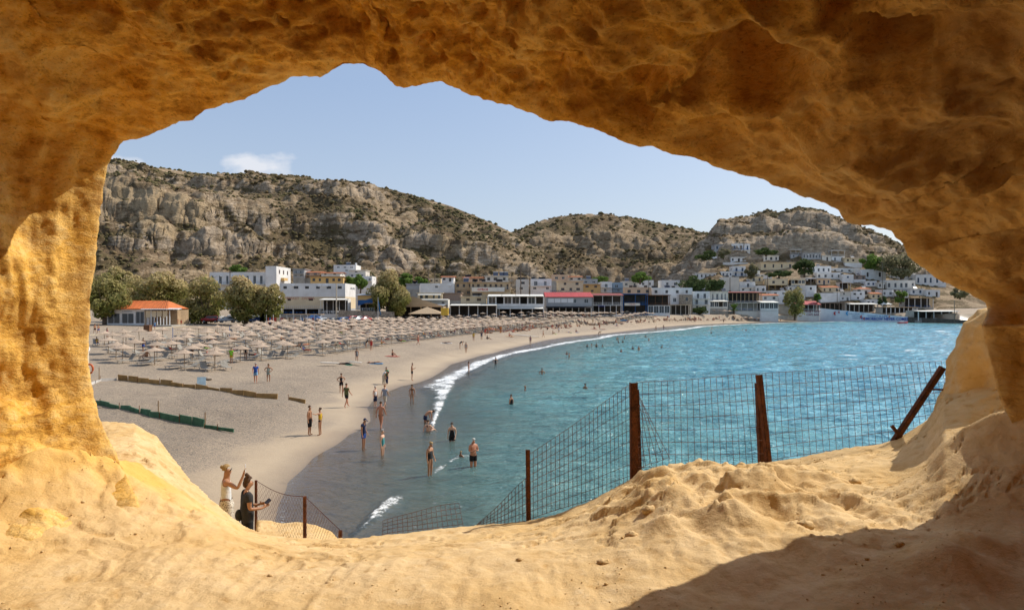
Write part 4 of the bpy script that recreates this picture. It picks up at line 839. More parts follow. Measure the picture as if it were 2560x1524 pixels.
# --- village on the slope
V = [(1787, 1828, 611, 628, 'G', 'w3', 'f', 'grey villa, uppermost left of the hillside village', 'b'), (1829, 1875, 609, 639, 'W/W', 'w3/b3', 'p', 'white villa with blue windows at the top left of the village', 'b'),
     (1765, 1793, 641, 654, 'W', 'd3', 'p', 'little white house with blue doors farthest left on the slope', 'b'), (1827, 1865, 643, 656, 'W', 'd3', 'f', 'white cottage with dark porch above a white garden wall', 'n'),
     (1808, 1870, 656, 664, 'W', 'x0', 'p', 'long white garden wall house below the dark porch cottage', 'n'),
     (1909, 1947, 639, 655, 'O', 'x3', 'f', 'pale cottage standing on the wide cream house', 'n'), (1902, 1986, 656, 675, 'C', 'x4', 'f', 'wide cream house with four brown doors in the slope', 'n'),
     (1945, 1976, 623, 637, 'P', 'x3', 'p', 'peach house with three openings under the cliff', 'n'), (1977, 2003, 624, 646, 'G/W', 'w2/o2', 'f', 'grey framed house right of the peach one under the cliff', 'g'),
     (2007, 2053, 632, 650, 'G', 'x6', 'f', 'long grey house with a row of windows under the cliff', 'g'), (2055, 2078, 639, 654, 'O', 'd1', 'f', 'small off white annex left of the two storey loggia house', 'n'),
     (2079, 2112, 626, 655, 'W/W', 'b2/o2', 'f', 'two storey white loggia house at the top of the village', 'g'), (2112, 2155, 645, 669, 'W/C', 'x0/w3', 'f', 'cream house on a tall white base, top right of the village', 'n'),
     (1833, 1864, 665, 690, 'W/W', 'b2/b2', 'p', 'narrow white two storey house with blue shutters', 'b'), (1803, 1832, 678, 692, 'W', 'w3', 'p', 'low white house with an arched dark window', 'b'),
     (1739, 1790, 683, 698, 'W', 'w5', 'f', 'low white bungalow above the dark pine', 'n'), (1809, 1848, 692, 729, 'O', 'x0', 'p', 'big blank off white wall above the black tanks', 'n'),
     (1849, 1888, 704, 730, 'W/W', 'w2/b1', 'p', 'white house with a small awning right of the big blank wall', 'g'), (1876, 1908, 692, 714, 'C/C', 'x0/b2', 'f', 'cream house with balcony between two white ones', 'n'),
     (1889, 1915, 714, 733, 'W', 'w2', 'p', 'white cube left of the yellow house base', 'g'), (1899, 1930, 686, 697, 'W', 'w2', 'f', 'white flat roofed shed behind the yellow house', 'g'),
     (1922, 1970, 697, 726, 'Y/C', 'o3/x2', 'p', 'pale yellow two storey house with brown shutters in the middle of the village', 'n'), (1928, 1969, 726, 750, 'W/W', 'x0/w2', 'p', 'white base building below the pale yellow house', 'w'),
     (1978, 2013, 697, 726, 'W/C', 'g3/g4', 'p', 'cream glazed house with red tank right of the yellow house', 'w'), (2014, 2041, 694, 712, 'W', 'o2', 'p', 'white porch house above the grey shutters', 'w'),
     (2014, 2041, 713, 742, 'W/W', 'x0/w1', 'p', 'white cube with one square window over the beach cafe', 'n'), (1985, 2013, 727, 750, 'W/O', 'x0/w1', 'p', 'off white house just right above the round beach tree', 'n'),
     (2028, 2078, 665, 684, 'W', 'x4', 'p', 'long white house with roof tank, upper centre right', 'g'), (2042, 2104, 681, 698, 'W', 'w4', 'p', 'long bluish white house below the one with the roof tank', 'g'),
     (2079, 2150, 670, 682, 'W', 'w4', 'p', 'white terrace house stepping up to the right', 'g'), (2043, 2076, 697, 712, 'C', 'd3', 'f', 'small cream cottage with blue windows in the centre right', 'b'),
     (2106, 2134, 686, 708, 'W/W', 'x0/w1', 'p', 'white house with an arch left of the dark wooden garage', 'b'), (2135, 2164, 689, 708, 'W/N', 'x0/d2', 'f', 'white walled house with a dark wooden garage front', 'n'),
     (2106, 2127, 706, 728, 'W', 'o1', 'f', 'white box house with one large open loggia', 'b'), (2056, 2098, 714, 732, 'C', 'w3', 't', 'cream house with pale orange roof above a white base', 'n'),
     (2051, 2100, 732, 756, 'W', 'x0', 'p', 'broad blank white base below the pale orange roof', 'n'), (2127, 2162, 728, 750, 'W/W', 'w1/w2', 'p', 'white cube with a triple window in front of the orange roof', 'n'),
     (2149, 2178, 722, 742, 'O', 'w1', 'h', 'house with a bright orange hipped roof', 'n'), (2179, 2204, 730, 748, 'C', 'w2', 't', 'small house with pink tile roof right of the orange hipped roof', 'n'),
     (2154, 2215, 673, 700, 'W', 'x2', 'p', 'long plain white house with two brown doors on the right', 'n'), (2217, 2288, 700, 726, 'O', 'w5', 'p', 'broad cream building with a row of windows at far right', 'g'),
     (2224, 2288, 684, 700, 'O', 'w6', 'f', 'upper storey house with glazed veranda on the broad cream building', 'w'), (2289, 2365, 686, 716, 'W', 'w5', 'p', 'white house with blue windows at the far right under the rock', 'b')]
V += [(1866, 1900, 676, 690, 'O', 'w2', 'p', 'small off white house below the olive tree on the slope', 'n'), (1945, 1976, 700, 714, 'W', 'd2', 'p', 'white annex touching the pale yellow house on its right', 'g'), (1790, 1806, 706, 722, 'W', 'x1', 'p', 'narrow white cube left of the big blank wall', 'w'),
      (1862, 1890, 732, 748, 'W', 'w2', 'p', 'white cube right behind the brown wooden terrace roof', 'w'), (2100, 2126, 729, 752, 'W/O', 'd2/w1', 'f', 'white house between the blank base and the triple window cube', 'w'), (2164, 2192, 702, 716, 'W', 'w2', 'p', 'white cottage below the long plain white house, left', 'b'),
      (2196, 2216, 706, 722, 'O', 'd2', 'f', 'cream cottage below the long plain white house, right', 'n'), (2206, 2234, 724, 742, 'W', 'w2', 'p', 'white house right of the orange hipped roof', 'w'), (2238, 2272, 730, 746, 'O', 'w3', 'p', 'off white house below the broad cream building', 'n'),
      (2276, 2310, 722, 738, 'W', 'w2', 'f', 'white house below the far right house with blue windows', 'b'), (2316, 2350, 724, 742, 'W', 'd2', 'p', 'last white house before the bare bank on the right', 'n'), (2164, 2204, 748, 760, 'W', 'w3', 'p', 'low white terrace house just behind the gazebo', 'w'),
      (2062, 2096, 757, 766, 'W', 'x2', 'p', 'white back wall rising over the dark taverna', 'w'), (1948, 1984, 744, 760, 'W', 'w2', 'p', 'white cube behind the round beach tree crown, left', 'n'), (1970, 2000, 716, 728, 'W', 'w2', 'f', 'low white house behind the round beach tree crown, top', 'g'),
      (1745, 1772, 712, 728, 'W', 'w2', 'p', 'white cube just below the dark pine', 'w'), (2012, 2030, 676, 690, 'C', 'x1', 'p', 'tiny cream cube left of the long house with roof tank', 'n'), (1879, 1902, 700, 712, 'O', 'd1', 'p', 'tiny off white cube above the cream balcony house', 'n')]
for i, (x0, x1, yt, yb, c, st, rf, lab, fr) in enumerate(V):
    building(x0, x1, yt, yb, None, 7, c, st, rf, lab, 'house', fr, extra=('', 'T', 'S', '', 'A')[i % 5])
building(2272, 2334, 745, 768, 312, 8, 'K', 'o4', 'l', 'dark pergola terrace at the right end above the white canopies', 'restaurant', 'g')
building(2216, 2294, 768, 793, 297, 9, 'K', 'v7', 'l', 'busy quay restaurant under a thatched roof right of the mural', 'restaurant', 'w', extra='r')
building(2296, 2394, 778, 801, 278, 9, 'K', 'v5', 'a', 'quay restaurant under white sail canopies at the right end', 'restaurant', 'w', extra='r')
building(2052, 2122, 757, 783, 314, 8, 'N', 'v6', 'f', 'dark open taverna under a white slab roof above the mural, left half', 'restaurant', 'w', extra='r')
building(2124, 2196, 760, 788, 310, 8, 'O', 'v6', 'a', 'open taverna under white awnings above the mural, right half', 'restaurant', 'w', extra='r')
# gazebo
g_ = empty('gazebo', px(2210, 790, 306), 0, 'small white pyramid roofed gazebo between the quay tavernas', 'gazebo')
for sx_ in (-1, 1):
    for sy_ in (-1, 1): MB().box(sx_*2-.12, sx_*2+.12, sy_*2-.12, sy_*2+.12, 0, 5.6).build('post', WHITEF, g_)
MB().add([(-2.6, -2.6, 5.6), (2.6, -2.6, 5.6), (2.6, 2.6, 5.6), (-2.6, 2.6, 5.6), (0, 0, 7.4)], [(0, 1, 4), (1, 2, 4), (2, 3, 4), (3, 0, 4), (3, 2, 1, 0)]).build('roof', AWN, g_)
# quay wall with the painted mural
def wall_run(name, pts, ytops, ybots, Ds, th, m, label, cat='wall', segs=8):
    a0 = px(pts[0], ybots[0], Ds[0]); root = empty(name, a0, 0, label, cat); mb = MB()
    n = len(pts)
    for i in range(n-1):
        for k in range(segs):
            f0, f1 = k/segs, (k+1)/segs; q = lambda L_, f: L_[i]+(L_[i+1]-L_[i])*f
            A_ = [px(q(pts, f), q(ytops, f), q(Ds, f)) for f in (f0, f1)]; B_ = [px(q(pts, f), q(ybots, f), q(Ds, f)) for f in (f0, f1)]
            v = []
            for p_ in (B_[0], B_[1], A_[1], A_[0]): v.append(p_-a0)
            v2 = [Vector((p_.x, p_.y+th, p_.z)) for p_ in v]; mb.add(v+v2, [(0, 1, 2, 3), (7, 6, 5, 4), (3, 2, 6, 7), (0, 4, 5, 1), (0, 3, 7, 4), (1, 5, 6, 2)])
    mb.build('wall', m, root); return root, a0
root, a0 = wall_run('mural_wall', [2050, 2269], [770, 792], [803, 806], [303, 283], 1.2, M('mural_white', (.70, .72, .76), .8, .15, .3, c2=(.55, .60, .68)), 'white quay wall painted with flowers and a blue slogan', 'wall', 1)
dirv = (px(2269, 803, 283)-px(2050, 803, 303)); ang = math.atan2(dirv.y, dirv.x)
def on_mural(u, v, off=.06):
    P0, P1 = px(2050, 803, 303), px(2269, 803, 283); d_ = P1-P0; r_ = (u-UC)/K; f = (r_*P0.y-P0.x)/(d_.x-r_*d_.y); p = px(u, v, P0.y+f*d_.y)-off*Vector((0, 1, 0)); return p-a0
text('TOMORROW NEVER COMES', 1.72, BLUE, root, on_mural(2210, 797, .12), (R(90), 0, ang), bold=.05, sx=.83)
text('TODAY IS LIFE', 1.25, M('light_blue_paint', (.12, .25, .5), .7), root, on_mural(2193, 790, .12), (R(90), 0, ang), bold=.02)
text('WELCOME TO\nMATALA\nGREECE', .95, M('grey_blue_paint', (.16, .24, .38), .7), root, on_mural(2140, 789.5, .12), (R(90), 0, ang))
for (u_, v_, r_, mm) in ((2088, 783, .95, RED), (2098, 780, .6, RED), (2119, 783, 1.05, M('sky_blue_paint', (.08, .33, .6), .7)), (2154, 792, .85, RED), (2161, 796, .7, RED), (2224, 791, .6, M('coral_paint', (.6, .2, .12), .7))):
    mb = MB(); c_ = on_mural(u_, v_, .1)
    for k in range(7):
        t = 2*math.pi*k/7; cxx, czz = c_.x+math.cos(t)*r_*.55, c_.z+math.sin(t)*r_*.55
        mb.add([(cxx+math.cos(j*math.pi/4)*r_*.38, c_.y-.002*k, czz+math.sin(j*math.pi/4)*r_*.38) for j in range(8)], [tuple(range(8))])
    mb.build('painted_flower', mm, root)
wall_run('quay_wall', [2269, 2420], [792, 800], [807, 810], [283, 262], 1.5, M('dark_quay_stone', (.13, .11, .09), .9, .5, 1.2, .8), 'dark stone quay wall below the right hand restaurants', 'wall')
wall_run('retaining_wall', [846, 985], [775, 779], [800, 801], [180, 184], .8, STONE, 'rough stone retaining wall behind the parked cars', 'wall')
wall_run('promenade_wall', [1500, 1640, 1790, 1992], [788, 787, 786, 789], [799, 798, 797, 798], [232, 262, 284, 296], .5, M('promenade_plaster', (.58, .54, .48), .85, .3, .8), 'low pale promenade wall behind the sunbathers', 'wall')
# poles
def pole(u, v0, v1, D, r, m, label, arm=True):
    D = adjD(u, D); p = px(u, v1, D); hgt = (v1-v0)/K*D; root = empty('utility_pole', p, 0, label, 'pole')
    MB().tube([(0, 0, -1), (0, 0, hgt)], [r*1.15, r*.8], 8).build('shaft', m, root)
    if arm: MB().box(-1.0, 1.0, -.06, .06, hgt-.8, hgt-.65).build('crossarm', m, root)
WP = M('grey_timber', (.17, .13, .10), .9, .3, 1)
for args in ((575, 676, 735, 232, .18, WP, 'dark timber pole in front of the long hotel wing'), (841, 708, 790, 180, .20, M('pale_concrete', (.58, .50, .38), .9, .2), 'thick pale concrete pole beside the cream awning', False), (966, 735, 800, 186, .17, WP, 'timber pole right in front of the big tamarisk', False),
             (1071, 678, 716, 240, .14, WP, 'utility pole left of the pair above the low white house'), (1087, 676, 716, 246, .14, WP, 'utility pole right of the pair above the low white house'), (1302, 664, 732, 232, .18, WP, 'tall timber pole left one of the two beside the white house', False),
             (1325, 668, 730, 230, .18, WP, 'tall timber pole touching the white house with pale blue balcony', False), (1425, 668, 724, 232, .17, WP, 'tall timber pole in front of the cream block', False), (1622, 690, 735, 236, .15, WP, 'timber pole behind the brown wooden terrace', False), (1825, 693, 730, 300, .2, WP, 'timber pole on the big blank wall', False),
             (1919, 680, 720, 310, .14, WP, 'thin pole left of the yellow house'), (2093, 728, 757, 306, .15, WP, 'timber pole in front of the broad blank base', False), (2206, 655, 755, 305, .12, WP, 'very tall thin pole near the orange hipped roof', False), (462, 694, 716, 225, .14, WP, 'utility pole above the tamarisks with a crossarm'), (2386, 750, 800, 262, .12, WP, 'thin pole at the right end of the quay', False)):
    pole(*args)
# ------------------------------------------------------------------ trees
def leaf_mat(name, c1, c2, c3):
    if name in MATS: return MATS[name]
    m, nt, b, o = new_mat(name); g = N(nt, 'ShaderNodeTexCoord'); n = N(nt, 'ShaderNodeTexNoise', Scale=.45, Detail=4.0, Roughness=.7); L(nt, g.outputs['Object'], n.inputs['Vector'])
    at = N(nt, 'ShaderNodeAttribute', attribute_name='tip')
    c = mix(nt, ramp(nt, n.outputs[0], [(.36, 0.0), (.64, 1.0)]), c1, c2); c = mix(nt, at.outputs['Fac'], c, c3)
    L(nt, c, b.inputs['Base Color']); b.inputs['Roughness'].default_value = .85; b.inputs['Specular IOR Level'].default_value = .15
    t = N(nt, 'ShaderNodeBsdfTranslucent'); L(nt, c, t.inputs[0]); ms = N(nt, 'ShaderNodeMixShader', Fac=.38); L(nt, b.outputs[0], ms.inputs[1]); L(nt, t.outputs[0], ms.inputs[2]); L(nt, ms.outputs[0], o.inputs[0])
    MATS[name] = m; return m
TAM = leaf_mat('tamarisk_leaf', (.17, .20, .045), (.30, .26, .085), (.58, .44, .23)); GRN = leaf_mat('green_leaf', (.09, .16, .03), (.15, .23, .05), (.22, .30, .07))
DRK = leaf_mat('dark_leaf', (.05, .08, .028), (.09, .12, .04), (.12, .14, .05)); OLV = leaf_mat('olive_leaf', (.14, .15, .07), (.22, .20, .11), (.32, .27, .17))
BARK = M('bark', (.14, .10, .07), .95, .4, 2, .6)
def leaves(name, n, rx, ry, rz, cz, lm, leaf, parent, seed, tips=.4, blobs=22, skirt=0):
    rg = np.random.default_rng(seed)
    bc = rg.normal(0, 1, (blobs, 3)); bc /= np.linalg.norm(bc, axis=1, keepdims=True); bc *= rg.uniform(.45, .78, (blobs, 1)); br = rg.uniform(.26, .42, blobs)
    k = rg.integers(0, blobs, n); d = rg.normal(0, 1, (n, 3)); d /= np.linalg.norm(d, axis=1, keepdims=True); rad = br[k]*rg.uniform(.55, 1.08, n)**.6
    C = bc[k]+d*rad[:, None]; zn = C[:, 2].copy(); C = C*[rx, ry, rz]; C[:, 2] += cz
    if skirt: C[:, 2] = np.maximum(C[:, 2], .3)
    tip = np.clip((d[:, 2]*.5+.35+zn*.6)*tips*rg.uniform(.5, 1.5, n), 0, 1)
    nrm = d+rg.normal(0, .55, (n, 3)); nrm /= np.linalg.norm(nrm, axis=1, keepdims=True)
    a = np.cross(nrm, [0, 0, 1.0]); a /= np.linalg.norm(a, axis=1, keepdims=True)+1e-6; b_ = np.cross(nrm, a); s = leaf*rg.uniform(.6, 1.35, (n, 1))
    V = np.stack([C-a*s-b_*s*.5, C+a*s*.3-b_*s, C+a*s+b_*s*.45, C-a*s*.25+b_*s], 1).reshape(-1, 3); F = np.arange(4*n).reshape(n, 4)
    me = bpy.data.meshes.new(name); me.vertices.add(4*n); me.vertices.foreach_set('co', V.astype(np.float32).ravel()); me.loops.add(4*n); me.loops.foreach_set('vertex_index', F.astype(np.int32).ravel())
    me.polygons.add(n); me.polygons.foreach_set('loop_start', np.arange(0, 4*n, 4, dtype=np.int32)); me.update(calc_edges=True)
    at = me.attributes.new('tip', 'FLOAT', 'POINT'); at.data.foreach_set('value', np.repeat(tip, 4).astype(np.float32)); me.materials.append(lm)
    return link(bpy.data.objects.new(name, me), parent)
def tree(u0, u1, vt, vb, D, lm, label, cat='tree', name='tamarisk_tree', n=5000, leaf=.22, tips=.5, trunk=.28, group=None, lowf=.18):
    D = adjD((u0+u1)/2, D); w = (u1-u0)/K*D; h = (vb-vt)/K*D; p = px((u0+u1)/2, vb, D); root = empty(name, p, 0, label, cat, group); seed = int(u0*3+vt)
    cz = h*(.5+lowf/2); rz = h*(1-lowf)/2
    t = MB(); rg = random.Random(seed); t.tube([(0, 0, -.8), (.1, 0, h*.2), (.15, .1, h*.5)], [w*.045+.1, w*.035+.08, .12], 8)
    for k in range(6):
        a = k*1.05+rg.random(); q = rg.uniform(.5, .8)*w*.42; t.tube([(.1, 0, h*rg.uniform(.1, .3)), (math.cos(a)*q*.5, math.sin(a)*q*.5, h*.45), (math.cos(a)*q, math.sin(a)*q, h*.72)], [w*.018+.06, .1, .04], 6)
    t.build('trunk', BARK, root)
    leaves('crown', n, w*.56, w*.5, rz*1.12, cz, lm, leaf, root, seed, tips, 26 if n > 2500 else 14); return root
for a_ in ((205, 318, 690, 812, 142, TAM, 'green brown tamarisk leaning over the orange roofed beach bar', 'tree', 'tamarisk_tree', 6500, .24, .28), (268, 330, 664, 725, 172, TAM, 'tan topped tamarisk rising behind the leaning one', 'tree', 'tamarisk_tree', 3000, .26, .6),
           (312, 455, 682, 790, 160, TAM, 'broad tan topped tamarisk behind the orange roof', 'tree', 'tamarisk_tree', 7500, .26, .62), (460, 566, 700, 812, 158, TAM, 'dark tamarisk over the parked cars between the broad ones', 'tree', 'tamarisk_tree', 6000, .26, .45),
           (556, 672, 692, 814, 155, TAM, 'pale tan tamarisk in front of the hotel wing', 'tree', 'tamarisk_tree', 7500, .26, .7), (642, 708, 702, 812, 153, TAM, 'tamarisk hiding the foot of the white hotel tower', 'tree', 'tamarisk_tree', 4500, .26, .55),
           (918, 1024, 686, 796, 188, TAM, 'big round tamarisk standing alone beside the tan tavern', 'tree', 'tamarisk_tree', 8500, .27, .55)):
    tree(*a_, lowf=.05)
for a_ in ((1962, 2011, 722, 796, 292, TAM, 'round dark tree on the far beach below the village', 'tree', 'tamarisk_tree', 2600, .34, .3), (1702, 1768, 688, 732, 252, DRK, 'dark umbrella shaped pine behind the long white block', 'tree', 'pine_tree', 2600, .35, .3),
           (1762, 1812, 694, 730, 262, DRK, 'smaller dark pine leaning on the big blank wall', 'tree', 'pine_tree', 1800, .35, .3), (2152, 2204, 638, 676, 372, GRN, 'green bush like tree above the long plain white house', 'tree', 'carob_tree', 1500, .5, .3),
           (2204, 2306, 634, 694, 362, OLV, 'large dusty olive coloured tree at the upper right of the village', 'tree', 'olive_tree', 2600, .55, .35), (575, 614, 662, 684, 258, GRN, 'bright green bush on the slope behind the hotel wing', 'tree', 'carob_tree', 1100, .35, .5),
           (884, 918, 690, 730, 232, GRN, 'bright green tree between the market hotel and the big tamarisk', 'tree', 'carob_tree', 1500, .35, .4), (858, 892, 692, 716, 240, GRN, 'green tree spilling over beside the white market hotel', 'tree', 'carob_tree', 1100, .35, .4),
           (992, 1034, 682, 712, 256, GRN, 'light green leafy tree right behind the big round tamarisk', 'tree', 'carob_tree', 1500, .35, .5), (1032, 1072, 694, 716, 250, GRN, 'low green tree above the small grey flat block', 'tree', 'carob_tree', 1000, .35, .4),
           (1574, 1626, 680, 706, 290, GRN, 'green tree at the foot of the middle hill', 'tree', 'carob_tree', 1500, .4, .3), (1720, 1780, 795, 798, 250, GRN, '', '', '', 0),
           (1862, 1892, 658, 694, 340, OLV, 'brown green tree beside the narrow white house with blue shutters', 'tree', 'olive_tree', 1300, .42, .4), (1792, 1824, 622, 646, 372, OLV, 'pale dry tree below the grey villa', 'tree', 'olive_tree', 1200, .42, .6),
           (1735, 1788, 626, 648, 372, DRK, 'dark hedge like tree left of the top villas', 'tree', 'carob_tree', 1000, .45, .2), (1888, 1942, 621, 638, 368, DRK, 'dark low tree right of the top villas', 'tree', 'carob_tree', 1200, .45, .2),
           (1986, 2036, 650, 690, 345, DRK, 'dark green tree right of the wide cream house', 'tree', 'carob_tree', 1500, .45, .2), (1920, 1975, 676, 692, 333, DRK, 'dark hedge below the wide cream house', 'tree', 'carob_tree', 1400, .4, .2),
           (2236, 2268, 728, 756, 312, GRN, 'green tree above the thatched quay restaurant', 'tree', 'carob_tree', 1000, .4, .3), (2196, 2216, 740, 764, 306, DRK, 'small dark tree beside the pyramid roofed gazebo', 'tree', 'carob_tree', 700, .4, .2),
           (2034, 2052, 732, 752, 302, GRN, 'small green tree right of the off white house near the cafe', 'tree', 'carob_tree', 600, .35, .3), (2380, 2420, 716, 744, 300, OLV, 'olive bush on the bank at the far right', 'tree', 'olive_tree', 900, .4, .3),
           (1730, 1768, 766, 784, 240, DRK, 'dark green bush at the promenade below the white three storey house', 'bush', 'bush', 1000, .3, .2), (1480, 1520, 690, 706, 262, GRN, 'green bush behind the white flats', 'bush', 'bush', 700, .3, .3),
           (500, 540, 690, 720, 222, GRN, 'small green tree behind the dark tamarisk', 'tree', 'carob_tree', 900, .3, .3), (440, 470, 715, 760, 190, DRK, 'dark green tree in the gap between tamarisks', 'tree', 'carob_tree', 1200, .3, .2)):
    if a_[9]: tree(*a_, lowf=.0)
# palm
r_ = empty('palm_tree', px(1834, 795, 286), 0, 'short fan palm in front of the cream restaurant', 'palm'); t = MB().tube([(0, 0, -.5), (.1, 0, 3), (.2, 0, 6)], [.42, .34, .30], 8); t.build('trunk', BARK, r_)
for k in range(18):
    a = k*2.4; el = .9-.09*k; q = MB(); pts = [Vector((.2, 0, 6))+Vector((math.cos(a)*math.cos(el-.35*s*s)*s, math.sin(a)*math.cos(el-.35*s*s)*s, math.sin(el-.45*s)*s)) for s in (0, .7, 1.4, 2.1, 2.6)]
    side = Vector((-math.sin(a), math.cos(a), 0))
    for i in range(4):
        w0, w1 = [.08, .35, .5, .4, .05][i], [.08, .35, .5, .4, .05][i+1]; q.add([pts[i]-side*w0, pts[i]+side*w0-Vector((0, 0, .0)), pts[i+1]+side*w1-Vector((0, 0, .12)), pts[i+1]-side*w1-Vector((0, 0, .12))], [(0, 1, 2, 3)])
    q.build('frond', GRN, r_)
# ------------------------------------------------------------------ beach bar with orange tiled roof
D = 142; b0 = px(264, 812, D); r_ = empty('beach_bar', b0, R(0), 'low white beach bar with orange tiled roof behind the parasols', 'bar')
w = (427-264)/K*D; x1 = (362-264)/K*D; hb = 3.6; dp = 8
mb = MB(); holes = [(.4, 3.1, .3, 2.6), (3.5, 6.2, .3, 2.6), (6.6, x1-.2, .3, 3.0)]; wall_holes(mb, 0, x1, 0, hb, 0, holes); mb.box(-.0, .15, .01, dp, 0, hb).box(x1-.15, x1, .3, dp, 0, hb).box(0, x1, dp, dp+.15, 0, hb); mb.build('wall', WHITE, r_)
for h_ in holes: window(r_, *h_, .15, WHITEF, 'window', 1)
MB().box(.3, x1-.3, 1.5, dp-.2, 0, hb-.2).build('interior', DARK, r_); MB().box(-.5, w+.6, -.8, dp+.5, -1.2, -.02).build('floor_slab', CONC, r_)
for i in range(9): MB().box(x1+.1+i*(w-x1-.3)/8, x1+.25+i*(w-x1-.3)/8, -.3, -.15, 0, hb-.4).build('post', WHITEF if i else PALEW, r_)
for i in range(4):
    cx_ = x1+.9+i*1.25; MB().slab([(cx_-.5, -.32, 1.3+rnd.random()), (cx_+.5, -.32, 1.6+rnd.random()), (cx_+.6, -.35, hb-.5), (cx_-.5, -.35, hb-.5)], .04).build('curtain', CREAM, r_)
MB().box(x1+.2, w-.1, 3, dp, 0, hb-.3).build('counter', PALEW, r_)
rf = MB().slab([(.8, -.6, hb), (w-.4, -.6, hb+.02), (w-2.6, dp*.5, hb+1.75), (3.0, dp*.5, hb+1.75)], .14); rf.slab([(3.0, dp*.5+.01, hb+1.75), (w-2.6, dp*.5+.01, hb+1.75), (w-.4, dp+.6, hb), (.8, dp+.6, hb)], .14)
rf.add([(w-.4, -.6, hb), (w-.4, dp+.6, hb), (w-2.6, dp*.5, hb+1.75)], [(0, 1, 2)]); rf.add([(.8, -.6, hb), (.8, dp+.6, hb), (3, dp*.5, hb+1.75)], [(0, 2, 1)])
rfo = rf.build('roof', M('orange_tile', (.58, .17, .05), .8, .3, .8, .8, 4, stretch=(5, .6, .6)), r_); MB().slab([(x1-.3, -1.2, hb-.05), (w+2.2, -1.2, hb-.05), (w+2.2, .5, hb+.12), (x1-.3, .5, hb+.12)], .12).build('fascia', WHITEF, r_)
for i in range(26):
    f = i/25; MB().tube([(1.0+f*(w-1.8), -.62, hb+.06), (3.1+f*(w-5.9), dp*.5, hb+1.82)], .055, 5).build('tile_ridge', rfo.data.materials[0], rfo)
text('CANTINA', .5, GREYM, r_, (4.8, -.06, 3.0))
# market stalls and clothes racks
st_ = empty('market_stall', px(735, 814, 150), 0, 'open souvenir stall of pale posts with clothes racks by the car park', 'stall')
for i in range(9): MB().box(-6.5+i*1.6, -6.42+i*1.6, -.04, .04, -.2, 2.6).build('post', WHITEF, st_)
MB().box(-2.6, 6.4, -.1, 2.8, 2.6, 2.72).build('roof', PALEW, st_); MB().slab([(-8.6, 0, 0), (-7.0, 0, 0), (-7.0, 0, 2.9), (-7.4, .0, 2.9)], .02).build('white_board', WHITEF, st_)
for i in range(26):
    cx_ = -6.2+i*.42; cc = rnd.choice(['red', 'brown', 'white', 'blue', 'cream']); mm = M('cloth_'+cc, dict(red=(.4, .05, .04), brown=(.2, .1, .05), white=(.7, .7, .68), blue=(.06, .16, .35), cream=(.55, .45, .3))[cc], .9, .2)
    MB().box(cx_-.15, cx_+.15, .5, .62, .5+rnd.random()*.3, 1.9).build('hanging_garment', mm, st_)
# parked cars
def car_mesh(kind):
    L_, Wd = 4.1, 1.72; hh = 1.48 if kind == 0 else (1.72 if kind == 1 else 1.42)
    prof = {0: [(-2.05, .35), (-2.05, .78), (-1.95, .92), (-1.15, .98), (-.55, 1.44), (.75, 1.48), (1.55, 1.05), (2.0, .95), (2.05, .4)],
            1: [(-2.05, .4), (-2.05, .95), (-1.9, 1.05), (-1.2, 1.12), (-.75, 1.66), (1.6, 1.72), (1.95, 1.1), (2.02, 1.0), (2.02, .45)],
            2: [(-2.1, .35), (-2.1, .72), (-1.95, .86), (-1.05, .93), (-.4, 1.38), (.8, 1.40), (1.45, .98), (2.1, .92), (2.1, .4)]}[kind]
    b = MB(); n = len(prof); ys = [-Wd/2, -Wd/2+.12, Wd/2-.12, Wd/2]
    for yy_ in ys:
        ins = abs(yy_) > Wd/2-.05
        for x_, z_ in prof: b.v.append((x_*(.985 if ins else 1), yy_ if z_ < 1.0 else yy_*.84, z_-(.05 if ins and z_ > .5 else 0)))
    for j in range(3):
        for i in range(n): b.f.append((j*n+i, j*n+(i+1) % n, (j+1)*n+(i+1) % n, (j+1)*n+i))
    b.f.append(tuple(range(n-1, -1, -1))); b.f.append(tuple(range(3*n, 4*n))); b.mi = [0]*len(b.f)
    gl = MB(); t = prof; i0 = 3
    for sy_ in (-1, 1):
        y_ = sy_*(Wd/2*.90); gl.add([(t[3][0]+.18, y_, t[3][1]+.03), (t[6][0]-.18, y_, t[6][1]-.02), (t[5][0]-.05, y_*.95, t[5][1]-.10), (t[4][0]+.08, y_*.95, t[4][1]-.10)], [(0, 1, 2, 3) if sy_ < 0 else (3, 2, 1, 0)])
    for a_, b2, s in ((3, 4, -1), (6, 5, 1)):
        gl.add([(t[a_][0]+.06*s, -.66, t[a_][1]+.05), (t[a_][0]+.06*s, .66, t[a_][1]+.05), (t[b2][0]+.09*s, .6, t[b2][1]-.05), (t[b2][0]+.09*s, -.6, t[b2][1]-.05)], [(0, 1, 2, 3)])
    wh = MB().tube([(0, -.11, 0), (0, .11, 0)], .31, 14); rim_ = MB().tube([(0, -.125, 0), (0, .125, 0)], .18, 8)
    hl = MB().box(-2.08, -2.0, -.12, .12, -.07, .07)
    return b.mesh('body', [], True), gl.mesh('windows', m_glass), wh.mesh('wheel', BLACK), rim_.mesh('rim', GREYM), hl.mesh('headlight', WHITEF)
CARS = [car_mesh(k) for k in range(3)]; CC = dict(white=(.72, .72, .71), silver=(.42, .44, .46), black=(.015, .016, .018), blue=(.03, .10, .28), red=(.35, .03, .03), darkblue=(.02, .04, .11), grey=(.16, .17, .18))
CM = {k: M('car_paint_'+k, v, .3, .05, 1, spec=.6) for k, v in CC.items()}
CB = {}
